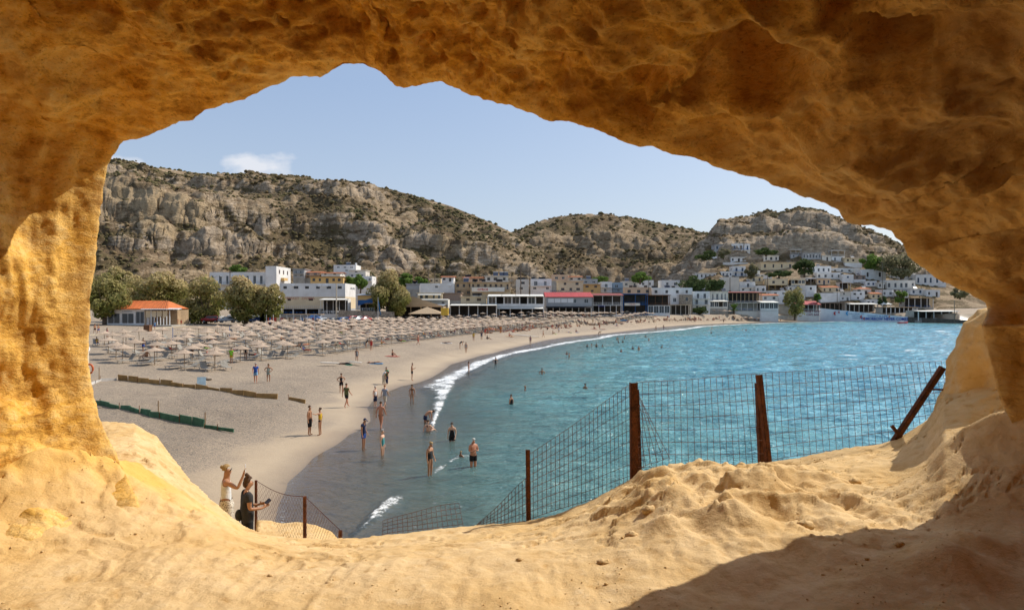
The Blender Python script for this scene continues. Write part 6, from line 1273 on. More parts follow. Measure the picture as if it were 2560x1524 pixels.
# ------------------------------------------------------------------ people
def J(**kw):
    j = dict(pelvis=(0, 0, .96), spine=(0, .01, 1.12), chest=(0, .01, 1.30), neck=(0, .0, 1.47), head=(0, -.015, 1.555), crown=(0, -.01, 1.665), nose=(0, -.105, 1.585),
             shl=(.165, .0, 1.40), ell=(.225, .02, 1.12), wrl=(.235, -.03, .88), hal=(.235, -.045, .80), shr=(-.165, .0, 1.40), elr=(-.225, .02, 1.12), wrr=(-.235, -.03, .88), har=(-.235, -.045, .80),
             hil=(.085, 0, .92), knl=(.095, -.01, .50), anl=(.10, .02, .09), tol=(.115, -.13, .03), hir=(-.085, 0, .92), knr=(-.095, -.01, .50), anr=(-.10, .02, .09), tor=(-.115, -.13, .03)); j.update(kw); return j
def shift(j, names, d): 
    for n in names: j[n] = tuple(a+b for a, b in zip(j[n], d))
    return j
UP = ['spine', 'chest', 'neck', 'head', 'crown', 'nose', 'shl', 'ell', 'wrl', 'hal', 'shr', 'elr', 'wrr', 'har']
POSES = {'stand': J(), 'walk': J(knl=(.09, -.16, .52), anl=(.09, -.26, .13), tol=(.10, -.41, .09), knr=(-.09, .06, .50), anr=(-.09, .26, .14), tor=(-.10, .16, .04), ell=(.22, .12, 1.14), wrl=(.23, .16, .90), hal=(.23, .15, .82), elr=(-.22, -.08, 1.14), wrr=(-.22, -.24, .95), har=(-.21, -.31, .90)),
         'hips': J(ell=(.36, .08, 1.20), wrl=(.17, -.02, 1.02), hal=(.12, -.06, 1.0), elr=(-.36, .08, 1.20), wrr=(-.17, -.02, 1.02), har=(-.12, -.06, 1.0), knl=(.12, -.04, .50)),
         'phone': J(ell=(.22, -.04, 1.14), wrl=(.10, -.25, 1.18), hal=(.04, -.31, 1.22), elr=(-.22, -.04, 1.14), wrr=(-.10, -.25, 1.18), har=(-.04, -.31, 1.22), head=(0, -.04, 1.55), crown=(0, -.06, 1.655), nose=(0, -.13, 1.55)),
         'reach': J(ell=(.38, -.08, 1.36), wrl=(.60, -.10, 1.42), hal=(.68, -.10, 1.44)),
         'lookdown': J(head=(0, -.05, 1.54), crown=(0, -.09, 1.635), nose=(0, -.15, 1.525), wrl=(.20, -.12, .90), hal=(.18, -.16, .83)),
         'photo': J(shr=(-.165, -.02, 1.40), elr=(-.26, -.26, 1.27), wrr=(-.20, -.36, 1.52), har=(-.19, -.38, 1.61), ell=(.24, .10, 1.13), wrl=(.25, .14, .90), hal=(.25, .13, .82)),
         'hold': J(elr=(-.20, .0, 1.13), wrr=(-.16, -.24, 1.10), har=(-.14, -.32, 1.13), ell=(.19, .0, 1.13), wrl=(.12, -.22, 1.10), hal=(.08, -.30, 1.12), head=(0, -.03, 1.555), crown=(0, -.03, 1.66), nose=(0, -.12, 1.57))}
b_ = J(spine=(0, -.10, 1.08), chest=(0, -.26, 1.16), neck=(0, -.40, 1.20), head=(0, -.48, 1.20), crown=(0, -.58, 1.18), nose=(0, -.50, 1.11), shl=(.165, -.34, 1.20), shr=(-.165, -.34, 1.20), ell=(.2, -.36, .93), wrl=(.17, -.42, .70), hal=(.16, -.45, .62), elr=(-.2, -.36, .93), wrr=(-.17, -.42, .70), har=(-.16, -.45, .62)); POSES['bend'] = b_
s_ = J(); shift(s_, ['pelvis', 'hil', 'hir']+UP, (0, 0, -.82)); s_.update(knl=(.12, -.36, .42), anl=(.13, -.62, .09), tol=(.13, -.77, .04), knr=(-.12, -.40, .30), anr=(-.13, -.74, .08), tor=(-.13, -.88, .06), ell=(.26, .10, .34), wrl=(.26, .18, .12), hal=(.26, .20, .04), elr=(-.24, -.12, .40), wrr=(-.16, -.32, .42), har=(-.13, -.38, .44)); POSES['sit'] = s_
l_ = {}
for k, v in J().items(): l_[k] = (v[0], (v[2]-.96), .11-(v[1])*.6)
l_.update(nose=(0, .635, .20), knl=(.10, -.44, .20), anl=(.11, -.83, .08), tol=(.12, -.93, .16), knr=(-.10, -.44, .12), anr=(-.11, -.84, .08), tor=(-.12, -.93, .16)); POSES['lie'] = l_
la = dict(l_); la.update(ell=(.30, .62, .22), wrl=(.16, .80, .12), hal=(.10, .84, .10), elr=(-.30, .62, .22), wrr=(-.16, .80, .12), har=(-.10, .84, .10)); POSES['liearms'] = la
ll = {}                                            # reclining on a lounger with raised back
for k, v in l_.items():
    a = .55 if v[1] > 0 else 0; ll[k] = (v[0], v[1]*math.cos(a), v[2]+max(v[1], 0)*math.sin(a))
POSES['recline'] = ll
EDG = [('pelvis', 'spine'), ('spine', 'chest'), ('chest', 'neck'), ('neck', 'head'), ('head', 'crown'), ('head', 'nose'), ('chest', 'shl'), ('shl', 'ell'), ('ell', 'wrl'), ('wrl', 'hal'), ('chest', 'shr'), ('shr', 'elr'), ('elr', 'wrr'), ('wrr', 'har'),
       ('pelvis', 'hil'), ('hil', 'knl'), ('knl', 'anl'), ('anl', 'tol'), ('pelvis', 'hir'), ('hir', 'knr'), ('knr', 'anr'), ('anr', 'tor')]
RAD = dict(pelvis=.125, spine=.115, chest=.125, neck=.052, head=.078, crown=.080, nose=.016, sh=.062, el=.040, wr=.026, ha=.030, hi=.088, kn=.055, an=.035, to=.032)
BODY = {}
def seg_class(V, j):
    names = [e for e in EDG if e[1] != 'nose']; best = np.full(len(V), 9.); bi = np.zeros(len(V), int); bt = np.zeros(len(V))
    for i, (a, b) in enumerate(names):
        A_, B_ = np.array(j[a]), np.array(j[b]); d = B_-A_; t = np.clip((V-A_)@d/(d@d), 0, 1); q = np.linalg.norm(V-A_-t[:, None]*d, axis=1)-RAD.get(b, RAD.get(b[:2], .05))*.9
        m = q < best; best[m] = q[m]; bi[m] = i; bt[m] = t[m]
    return [names[k] for k in bi], bt
def body(pose, fat=1.0, sub=1):
    key = (pose, fat, sub)
    if key in BODY: return BODY[key]
    j = POSES[pose]; names = list(j); V = [j[n] for n in names]; E = [(names.index(a), names.index(b)) for a, b in EDG]; Rr = [RAD.get(n, RAD.get(n[:2], .05))*(fat if n in ('pelvis', 'spine', 'chest', 'hil', 'hir', 'shl', 'shr', 'knl', 'knr') else 1) for n in names]
    for h_, w_ in (('hal', 'wrl'), ('har', 'wrr')):               # four fingers and a thumb on each hand
        H_, W_ = Vector(j[h_]), Vector(j[w_]); d = (H_-W_).normalized(); s = d.cross(Vector((0, 1, 0)) if abs(d.y) < .8 else Vector((1, 0, 0))).normalized(); c = d.cross(s)
        for k, (o_, ln) in enumerate(((-.024, .060), (-.008, .072), (.008, .068), (.024, .052), (.034, .045))):
            th_ = k == 4; base = (H_ if not th_ else H_-d*.04)+s*o_; dr = d if not th_ else (d+s*1.0).normalized()
            i0 = len(V); V += [tuple(base+dr*.022), tuple(base+dr*ln*.6+c*.006), tuple(base+dr*ln+c*.018)]; Rr += [.010, .009, .0075]
            E += [(names.index(h_ if not th_ else w_), i0) if not th_ else (names.index(h_), i0), (i0, i0+1), (i0+1, i0+2)]
    me = bpy.data.meshes.new('b'); me.from_pydata([tuple(v) for v in V], E, []); ob = bpy.data.objects.new('b', me); COL.objects.link(ob)
    sk = ob.modifiers.new('s', 'SKIN'); sk.use_smooth_shade = True; sk.branch_smoothing = .6
    for i, r_ in enumerate(Rr): me.skin_vertices[0].data[i].radius = (r_, r_); me.skin_vertices[0].data[i].use_root = (i == 0)
    sb = ob.modifiers.new('u', 'SUBSURF'); sb.levels = sub
    e = ob.evaluated_get(bpy.context.evaluated_depsgraph_get()); m2 = bpy.data.meshes.new_from_object(e); bpy.data.objects.remove(ob)
    Vn = np.zeros(len(m2.vertices)*3); m2.vertices.foreach_get('co', Vn); Vn = Vn.reshape(-1, 3); Nn_ = np.zeros(len(m2.vertices)*3); m2.vertices.foreach_get('normal', Nn_); Nn_ = Nn_.reshape(-1, 3)
    m2.polygons.foreach_set('use_smooth', [True]*len(m2.polygons)); m2.name = 'body'
    F_ = [tuple(p.vertices) for p in m2.polygons]; nb, bt = seg_class(Vn, j); BODY[key] = (m2, Vn, Nn_, F_, nb, bt); return BODY[key]
SKINC = dict(fair=(.62, .37, .25), tan=(.42, .21, .115), red=(.50, .22, .13), dark=(.24, .115, .06)); SKM = {k: M('skin_'+k, v, .55, .12, 8, spec=.4) for k, v in SKINC.items()}
HAIRC = dict(brown=(.09, .045, .02), black=(.02, .015, .012), blond=(.42, .27, .11), grey=(.42, .41, .40), white=(.65, .64, .62), ginger=(.40, .16, .05)); HM = {k: M('hair_'+k, v, .7, .3, 30, .6, 60) for k, v in HAIRC.items()}
CLC = dict(black=(.015, .015, .018), white=(.72, .71, .69), navy=(.02, .03, .08), blue=(.03, .09, .36), red=(.5, .03, .025), yellow=(.62, .40, .03), olive=(.10, .11, .04), green=(.04, .26, .13), grey=(.22, .22, .22), teal=(.06, .28, .30), lime=(.25, .60, .04), pink=(.5, .2, .25), orange=(.6, .2, .03), check=(.30, .32, .38), sage=(.32, .37, .32), purple=(.22, .05, .16), skyblue=(.2, .4, .6), charcoal=(.035, .035, .038), cream=(.6, .52, .4))
CLM = {k: M('cloth_'+k+'_wear', v, .9, .25, 6, .2, 20) for k, v in CLC.items()}
def garment(kind, b):
    m2, V, Nn_, F_, nb, bt = b; ok = np.zeros(len(V), bool)
    for i, ((a, c), t) in enumerate(zip(nb, bt)):
        z = 0
        tor = c in ('spine', 'chest') or (c in ('shl', 'shr')) or (a == 'chest' and c == 'neck' and t < .55)
        hip = (a == 'pelvis' and c != 'spine') or (c == 'spine' and t < .35)
        thigh = c in ('knl', 'knr'); arm = c in ('ell', 'elr')
        if kind == 'tee': z = tor or (arm and t < .55) or (a == 'pelvis' and c == 'spine') or (a == 'pelvis' and c in ('hil', 'hir')) or (thigh and t < .10)
        elif kind == 'tank': z = (c in ('spine', 'chest')) or (c == 'neck' and a == 'chest' and t < .35)
        elif kind == 'dress': z = tor and c not in ('shl', 'shr') or hip or (thigh and t < .55) or (c in ('shl', 'shr') and t < .5)
        elif kind == 'swimsuit': z = (c in ('spine', 'chest')) or hip or (thigh and t < .08)
        elif kind == 'bikini': z = (c == 'chest' and t > .55) or (c == 'neck' and a == 'chest' and t < .12) or (a == 'pelvis' and c in ('hil', 'hir'))
        elif kind == 'briefs': z = (a == 'pelvis' and c in ('hil', 'hir')) or (thigh and t < .1)
        elif kind == 'shorts': z = hip or (thigh and t < .62)
        elif kind == 'longshorts': z = hip or thigh or (c in ('anl', 'anr') and t < .1)
        elif kind == 'trousers': z = hip or thigh or (c in ('anl', 'anr') and t < .92)
        elif kind == 'skirt': z = hip or thigh or (c in ('anl', 'anr') and t < .6)
        ok[i] = bool(z)
    return ok
GM = {}
def wear(kind, colr, pose, fat, sub, parent, name=None, mat_=None):
    key = (kind, colr, pose, fat, sub)
    if key not in GM:
        b = body(pose, fat, sub); ok = garment(kind, b); V, Nn_ = b[1], b[2]; loose = {'tee': .022, 'dress': .026, 'shorts': .022, 'longshorts': .022, 'trousers': .018, 'skirt': .03}.get(kind, .007)
        f = [p for p in b[3] if all(ok[v] for v in p)]; used = sorted({v for p in f for v in p}); ix = {v: i for i, v in enumerate(used)}
        W_ = V[used]+Nn_[used]*loose
        if kind in ('dress', 'skirt'):                  # close the gap between the legs so that the cloth falls as one piece
            zz_ = W_[:, 2]; mk = (zz_ < .92) & (zz_ > .3) & (pose not in ('sit', 'lie', 'recline')); W_[mk, 0] *= .92+.0*zz_[mk]; W_[mk, 1] *= 1.35
        me = bpy.data.meshes.new(kind); me.from_pydata([tuple(w_) for w_ in W_], [], [tuple(ix[v] for v in p) for p in f]); me.polygons.foreach_set('use_smooth', [True]*len(me.polygons)); me.materials.append(mat_ or CLM[colr]); GM[key] = me
    return link(bpy.data.objects.new(name or {'tee': 'shirt', 'tank': 'top', 'briefs': 'swim_briefs', 'longshorts': 'shorts'}.get(kind, kind), GM[key]), parent)
HMESH = {}
def hair(pose, colr, style, parent):
    key = (pose, colr, style)
    if key not in HMESH:
        j = POSES[pose]; hd, cr, no = Vector(j['head']), Vector(j['crown']), Vector(j['nose']); up = (cr-hd).normalized(); fw = (no-hd); fw = (fw-up*fw.dot(up)).normalized(); c = cr-up*.012-fw*-.0; mb = MB()
        side = up.cross(fw); n, m_ = 12, 7; vs = []; fs = []
        for i in range(m_+1):
            for k in range(n):
                a = math.pi*.62*i/m_; t = 2*math.pi*k/n; fr_ = math.cos(t); low_ = 1 if fr_ < .35 else .60; a2 = a*low_; r_ = .092
                vs.append(c-fw*-.0-fw*.012+up*math.cos(a2)*r_*1.02+(fw*fr_+side*math.sin(t))*math.sin(a2)*r_*(1.0 if fr_ < 0 else .93))
        for i in range(m_):
            for k in range(n): fs.append((i*n+k, (i+1)*n+k, (i+1)*n+(k+1) % n, i*n+(k+1) % n))
        mb.add(vs, fs)
        if style == 'long': mb.ball(c-fw*.075-up*.10, .075, (1, .8, 1.5), 10, 6)
        if style == 'bun': mb.ball(c-fw*.095+up*.035, .042, (1, 1, 1), 8, 6)
        if style == 'spacebuns':
            for s_ in (-1, 1): mb.ball(c-fw*.03+up*.10+side*.055*s_, .036, (1, 1, 1.1), 8, 6)
            mb.ball(c-fw*.06-up*.06, .07, (1, .8, 1.2), 10, 6)
        if style == 'cap': mb.slab([c+fw*.07+side*.07+up*.02, c+fw*.17+side*.05+up*.01, c+fw*.17-side*.05+up*.01, c+fw*.07-side*.07+up*.02], .01)
        if style == 'hat': mb.slab([c+up*.03+(fw*math.cos(t)+side*math.sin(t))*.19 for t in np.linspace(0, 2*math.pi, 13)[:-1]], .012)
        HMESH[key] = mb.mesh('hair', HM[colr] if colr in HM else CLM[colr], True)
    return link(bpy.data.objects.new('hat' if style in ('cap', 'hat') else 'hair', HMESH[key]), parent)
def face(pose, parent):
    key = (pose, 'face')
    if key not in HMESH:
        j = POSES[pose]; hd, cr, no = Vector(j['head']), Vector(j['crown']), Vector(j['nose']); up = (cr-hd).normalized(); fw = no-hd; fw = (fw-up*fw.dot(up)).normalized(); side = up.cross(fw); mb = MB()
        for s_ in (-1, 1): mb.ball(hd+up*.055+fw*.070+side*.030*s_, .011, (1, 1, .8), 6, 4)
        HMESH[key] = mb.mesh('eyes', M('eye_dark', (.02, .015, .01), .3), True); mb = MB(); mb.ball(hd-up*.015+fw*.068, .014, (1.5, .7, .5), 6, 4); HMESH[pose, 'mouth'] = mb.mesh('mouth', M('lips', (.35, .09, .07), .5), True)
        mb = MB()
        for s_ in (-1, 1): mb.ball(hd+up*.035+side*.088*s_, .020, (.5, .8, 1.2), 6, 4)
        HMESH[pose, 'ears'] = mb.mesh('ears', SKM['tan'], True)
    link(bpy.data.objects.new('eyes', HMESH[key]), parent); link(bpy.data.objects.new('mouth', HMESH[pose, 'mouth']), parent)
BM = {}
def person(p, face_deg, pose, label, skin='tan', hr=('brown', 'short'), clothes=(), hgt=1.72, fat=1.0, sub=1, group=None, full=True):
    r_ = empty('person', p, R(face_deg), label, 'person', group, hgt/1.74); key = (pose, fat, sub, skin)
    if key not in BM: m2 = body(pose, fat, sub)[0].copy(); m2.materials.clear(); m2.materials.append(SKM[skin]); BM[key] = m2
    link(bpy.data.objects.new('body', BM[key]), r_)
    if hr: hair(pose, hr[0], hr[1], r_)
    if full: face(pose, r_)
    for k, c in clothes: wear(k, c, pose, fat, sub, r_)
    return r_
# face angle: 0 looks at the camera, 90 looks right, 180 looks away, -90 looks left
PP = [(639, 958, 20, 'walk', 'grey haired man in blue T-shirt walking past the front loungers', 'red', ('grey', 'short'), (('tee', 'blue'), ('shorts', 'skyblue')), 1.78, 1.05),
      (671, 957, 10, 'hips', 'woman in sage green beach dress walking beside the man in blue', 'tan', ('brown', 'long'), (('dress', 'sage'),), 1.68, 1.0),
      (853, 982, 30, 'hips', 'woman in black swimsuit striding on dry sand above the olive shirted man', 'tan', ('brown', 'bun'), (('swimsuit', 'black'), ('shorts', 'black')), 1.66, 1.0),
      (866, 1019, 150, 'walk', 'man in olive T-shirt walking with arms spread, holding a bag', 'red', ('brown', 'short'), (('tee', 'olive'), ('shorts', 'black')), 1.80, 1.08),
      (774, 1088, 80, 'stand', 'shirtless boy in long black shorts facing the woman in yellow', 'tan', ('brown', 'short'), (('longshorts', 'black'),), 1.72, .95),
      (800, 1088, -100, 'reach', 'woman in yellow top reaching out to the shirtless boy', 'tan', ('brown', 'bun'), (('tank', 'yellow'), ('briefs', 'black')), 1.62, .9),
      (959, 961, 60, 'bend', 'person in white shirt leaning over beside the green shirted one', 'tan', ('brown', 'short'), (('tee', 'white'), ('trousers', 'cream')), 1.75, 1.0),
      (967, 961, -40, 'lookdown', 'person in green shirt and dark trousers at the wet sand', 'tan', ('black', 'short'), (('tee', 'green'), ('trousers', 'navy')), 1.7, 1.0),
      (1030, 951, 100, 'phone', 'shirtless man in black trunks standing alone above the wet sand', 'tan', ('brown', 'short'), (('shorts', 'black'),), 1.78, 1.0),
      (938, 1018, 60, 'stand', 'grey haired woman in white tank top and rolled trousers', 'fair', ('grey', 'short'), (('tank', 'white'), ('longshorts', 'navy')), 1.62, 1.05),
      (962, 1019, 160, 'walk', 'ginger haired person in checked shirt seen from behind', 'fair', ('ginger', 'short'), (('tee', 'check'), ('longshorts', 'cream')), 1.74, 1.05),
      (1030, 1013, 10, 'stand', 'woman in dark bikini standing on the wet film of water', 'tan', ('brown', 'bun'), (('bikini', 'black'),), 1.66, 1.0),
      (952, 1074, 170, 'walk', 'tanned older man in black swim briefs walking away through the film', 'red', ('brown', 'short'), (('briefs', 'black'),), 1.78, 1.12),
      (909, 1127, 80, 'lookdown', 'man in backwards cap, navy T-shirt and blue shorts', 'tan', ('navy', 'cap'), (('tee', 'navy'), ('shorts', 'blue')), 1.78, 1.0),
      (956, 1154, 80, 'stand', 'woman in teal swimsuit standing ankle deep in profile', 'fair', ('grey', 'short'), (('swimsuit', 'teal'),), 1.66, 1.1),
      (1172, 940, 90, 'stand', 'slim woman in bikini standing in the white surf', 'tan', ('brown', 'long'), (('bikini', 'red'),), 1.68, .9),
      (1239, 925, 20, 'hips', 'woman in black swimsuit, hands on hips, beyond the surf', 'tan', ('brown', 'short'), (('swimsuit', 'black'),), 1.66, .95),
      (1165, 882, 0, 'stand', 'person in swimwear standing alone at the water edge mid beach', 'tan', ('brown', 'short'), (('swimsuit', 'grey'),), 1.68, 1.0),
      (1150, 872, 90, 'bend', 'person bending over on the sand near the water edge', 'tan', ('black', 'short'), (('tee', 'charcoal'),), 1.72, 1.0),
      (1184, 852, 0, 'stand', 'person in yellow shirt standing on the sand mid beach', 'tan', ('brown', 'short'), (('tee', 'yellow'),), 1.7, 1.0),
      (1204, 850, 20, 'stand', 'tall person in dark clothes near the red canoe', 'tan', ('black', 'short'), (('tee', 'navy'), ('shorts', 'grey')), 1.78, 1.0), (1213, 840, 20, 'stand', 'person in red shirt near the red canoe', 'red', ('brown', 'short'), (('tee', 'red'),), 1.72, 1.0),
      (1252, 832, 0, 'walk', 'lifeguard in bright orange clothes among the far sunbathers', 'tan', ('brown', 'short'), (('tee', 'orange'), ('shorts', 'orange')), 1.78, 1.0),
      (928, 876, 0, 'stand', 'person in bright red dress among the loungers', 'red', ('white', 'short'), (('dress', 'red'),), 1.78, 1.1), (915, 870, 90, 'bend', 'person in black bending by the one in red', 'tan', ('black', 'short'), (('tee', 'black'),), 1.65, 1.0),
      (892, 905, 20, 'walk', 'woman in grey patterned dress walking right of the loungers', 'tan', ('brown', 'short'), (('dress', 'grey'),), 1.68, 1.0), (1045, 862, 120, 'walk', 'shirtless person in red shorts at the edge of the loungers', 'red', ('brown', 'short'), (('shorts', 'red'),), 1.75, 1.0),
      (1326, 861, 0, 'stand', 'lone person standing at the waterline by the paddle board', 'dark', ('brown', 'long'), (('swimsuit', 'purple'),), 1.7, 1.0), (1358, 844, 60, 'walk', 'tanned person walking on the sand right of the paddle board', 'tan', ('brown', 'short'), (('briefs', 'orange'),), 1.7, 1.0),
      (1397, 832, 0, 'stand', 'person in white robe standing on the far sand', 'tan', ('brown', 'short'), (('dress', 'white'),), 1.72, 1.0), (1497, 840, 90, 'bend', 'person bending at the far edge of the foam', 'tan', ('black', 'short'), (('shorts', 'black'),), 1.75, 1.0),
      (1499, 824, 0, 'stand', 'person standing on the far sand above the bending one', 'tan', ('brown', 'short'), (('swimsuit', 'red'),), 1.7, 1.0), (1640, 827, 90, 'walk', 'person wading in the far surf, left of two', 'tan', ('brown', 'short'), (('shorts', 'navy'),), 1.7, 1.0), (1659, 825, -60, 'walk', 'person wading in the far surf, right of two', 'tan', ('brown', 'short'), (('shorts', 'blue'),), 1.75, 1.0),
      (268, 845, 160, 'stand', 'girl in white shorts standing alone at the far left of the sand', 'tan', ('brown', 'long'), (('tank', 'pink'), ('shorts', 'white')), 1.65, .95), (237, 834, 60, 'walk', 'dark haired person walking on the left edge of the sand', 'tan', ('black', 'short'), (('shorts', 'black'),), 1.75, 1.0), (246, 835, 60, 'walk', 'person in blue trunks behind the one in black at the left edge', 'tan', ('brown', 'short'), (('shorts', 'blue'),), 1.7, 1.0),
      (387, 824, 0, 'walk', 'person in white and blue carrying something yellow by the brown box', 'tan', ('brown', 'short'), (('tee', 'skyblue'), ('shorts', 'blue')), 1.75, 1.0), (443, 814, 0, 'stand', 'person in red shirt right of the beach bar', 'tan', ('brown', 'short'), (('tee', 'red'), ('shorts', 'red')), 1.75, 1.0), (453, 814, 0, 'stand', 'smaller person in red shirt right of the beach bar', 'tan', ('brown', 'short'), (('dress', 'red'),), 1.5, 1.0),
      (358, 880, 0, 'walk', 'person with blue towel behind the left parasols', 'dark', ('black', 'short'), (('shorts', 'blue'),), 1.75, 1.0), (479, 897, 20, 'lookdown', 'woman in dark blue top among the front loungers', 'dark', ('black', 'bun'), (('tee', 'navy'), ('shorts', 'black')), 1.7, 1.05), (578, 908, 0, 'stand', 'person in lime green shirt under a front parasol', 'tan', ('brown', 'short'), (('tee', 'lime'), ('shorts', 'yellow')), 1.7, 1.1),
      (614, 900, 0, 'stand', 'person in brown standing behind the lime green one', 'dark', ('brown', 'short'), (('swimsuit', 'black'),), 1.7, 1.05), (1739, 803, 0, 'stand', 'person standing on the far sand, left of a pair', 'tan', ('brown', 'short'), (('shorts', 'navy'),), 1.72, 1.0), (1747, 803, 0, 'stand', 'person standing on the far sand, right of a pair', 'tan', ('brown', 'short'), (('swimsuit', 'red'),), 1.65, 1.0), (1809, 807, 0, 'stand', 'person standing alone at the far shore before the row of small parasols', 'dark', ('brown', 'short'), (('shorts', 'black'),), 1.75, 1.0)]
for u_, v_, fa, pose, lab, sk, hr, cl_, hg, ft in PP:
    g_ = ground(u_, v_); person(g_+Vector((0, 0, -.01)), fa, pose, lab, sk, hr, cl_, hg, ft, group='people on the beach')
# in the water: (u, v of the water line on the body, depth of the water in m)
WP_ = [(1130, 1102, .62, 0, 'lookdown', 'woman in black swim dress wading thigh deep', 'fair', ('brown', 'bun'), (('swimsuit', 'black'), ('shorts', 'black')), 1.70, 1.1), (1183, 1166, .42, 30, 'phone', 'white haired tanned man wading with a blue mask in hand', 'red', ('white', 'short'), (('shorts', 'black'),), 1.80, 1.2),
       (1075, 1189, .12, 60, 'lookdown', 'blond woman in dark swimsuit wading near the breaking wave', 'tan', ('blond', 'bun'), (('swimsuit', 'charcoal'),), 1.68, 1.05),
       (1063, 1056, .50, 120, 'bend', 'man leaning forward in the shallow foam behind the seated woman', 'tan', ('brown', 'short'), (('shorts', 'navy'),), 1.75, 1.0), (1070, 1078, .18, 150, 'sit', 'woman in black bikini sitting in the shallow foam', 'fair', ('brown', 'bun'), (('bikini', 'black'),), 1.70, 1.25)]
for u_, v_, dep, fa, pose, lab, sk, hr, cl_, hg, ft in WP_:
    q = px(u_, v_, K*H/(v_-VC)); person((q.x, q.y, -dep), fa, pose, lab, sk, hr, cl_, hg, ft, group='people in the water')
SW = [(1355, 936, 'dark haired swimmer left of the two nearest the shore break'), (1313, 978, 'ginger haired swimmer facing the beach'), (1463, 972, 'dark haired swimmer alone in the middle of the bay'), (1278, 1008, 'pale swimmer doing breaststroke nearest the beach'), (1152, 1142, 'blond child swimming beside the wading man'), (1417, 886, 'swimmer in broken water, left one of a pair'), (1423, 893, 'swimmer in broken water, right one of a pair'),
      (1468, 867, 'swimmer at the left of the cluster'), (1479, 864, 'swimmer second in the cluster'), (1491, 868, 'adult holding a child in the cluster of swimmers'), (1506, 867, 'swimmer at the right of the cluster'), (1553, 879, 'swimmer below the cluster on the right'), (1543, 849, 'swimmer near the foam, left'), (1546, 856, 'swimmer near the foam, below the left one'), (1557, 856, 'swimmer near the foam, right'), (1561, 847, 'standing bather near the foam'),
      (1614, 842, 'swimmer farther along the foam, upper'), (1622, 850, 'swimmer farther along the foam, lower'), (1597, 874, 'swimmer in open water, right of the cluster'), (1582, 871, 'swimmer in open water, closest to the cluster'), (1655, 868, 'swimmer alone in turquoise water far right'), (1778, 834, 'distant swimmer in the right part of the bay'), (1856, 825, 'very distant swimmer, left of two'), (1865, 826, 'very distant swimmer, right of two'), (1780, 822, 'distant bather near the far foam'), (1780, 815, 'distant bather in the far foam'), (2010, 806, 'tiny bather at the far shore foam')]
for k_, (u_, v_, lab) in enumerate(SW):
    q = px(u_, v_, K*H/(v_-VC)); sc_h = 1.05 if 'child' in lab and 'blond' in lab else 1.72
    person((q.x, q.y, -(1.20 if k_ % 3 else 1.0)*sc_h/1.72), (k_*77) % 360, 'hips' if k_ % 4 == 0 else 'stand', lab, ('tan', 'dark', 'dark')[k_ % 3], (('black', 'brown', 'ginger', 'blond')[{1: 2, 4: 3}.get(k_, k_ % 2)], 'short'), (('swimsuit', ('black', 'navy', 'red')[k_ % 3]),) if k_ % 2 else (), sc_h, full=False, group='swimmers in the bay')
# lying and sitting on the sand
LY = [(858, 912, 100, 'lie', 'person in black lying on a green towel near the benches', 'dark', ('black', 'long'), (('tee', 'black'), ('trousers', 'black'))), (936, 909, 95, 'liearms', 'man lying with arms behind his head near the shore', 'tan', ('brown', 'short'), (('briefs', 'navy'),)), (981, 891, 60, 'sit', 'person sitting on a blue towel on the open sand', 'tan', ('brown', 'short'), (('swimsuit', 'black'),)),
      (1116, 858, 90, 'lie', 'person lying flat alone on the open sand', 'dark', ('black', 'short'), (('swimsuit', 'black'),)), (1218, 849, 100, 'sit', 'person leaning back beside a dark windbreak', 'dark', ('black', 'short'), (('tee', 'black'),)), (1273, 841, 60, 'sit', 'sunbather sitting left of the paddle board', 'tan', ('brown', 'short'), (('swimsuit', 'red'),)), (1382, 835, 60, 'sit', 'sunbather sitting below the person in white robe', 'tan', ('brown', 'short'), (('bikini', 'black'),)), (1420, 832, 90, 'lie', 'sunbather lying right of the person in white robe', 'tan', ('black', 'short'), (('shorts', 'blue'),)), (1440, 831, 30, 'sit', 'sunbather sitting at the right end of the far group', 'tan', ('brown', 'short'), (('swimsuit', 'purple'),)), (1485, 822, 40, 'sit', 'sunbather sitting left of the standing pair on far sand', 'tan', ('brown', 'short'), (('shorts', 'navy'),)), (1508, 824, 90, 'lie', 'sunbather lying right of the standing pair on far sand', 'tan', ('brown', 'short'), (('bikini', 'red'),)), (1541, 814, 60, 'sit', 'sunbather sitting in front of the farthest crowd', 'tan', ('brown', 'short'), (('tee', 'skyblue'),))]
TW = {'green': (.08, .3, .18), 'blue': (.12, .3, .5), 'red': (.45, .08, .06), 'white': (.7, .7, .68), 'purple': (.3, .05, .2), 'orange': (.6, .25, .05), 'lime': (.3, .65, .05)}
for c_, v_ in TW.items(): M('towel_'+c_, v_, .95, .2, 8, .3, 30)
for k_, (u_, v_, fa, pose, lab, sk, hr, cl_) in enumerate(LY):
    g_ = ground(u_, v_); tc_ = list(TW)[k_ % 7]; person(g_+Vector((0, 0, .03)), fa, pose, lab, sk, hr, cl_, 1.72, group='people on the beach')
    t_ = MB(); a_ = R(fa+90); e1 = Vector((math.cos(a_), math.sin(a_), 0)); e2 = Vector((-e1.y, e1.x, 0)); t_.slab([g_+e1*s1*1.0+e2*s2*.45+Vector((0, 0, .035)) for s1, s2 in ((-1, -1), (1, -1), (1, 1), (-1, 1))], .03)
    tag(t_.build('beach_towel', MATS['towel_'+tc_]), 'spread %s towel under the %s' % (tc_, lab[:60]), 'towel', 'towels on the sand')
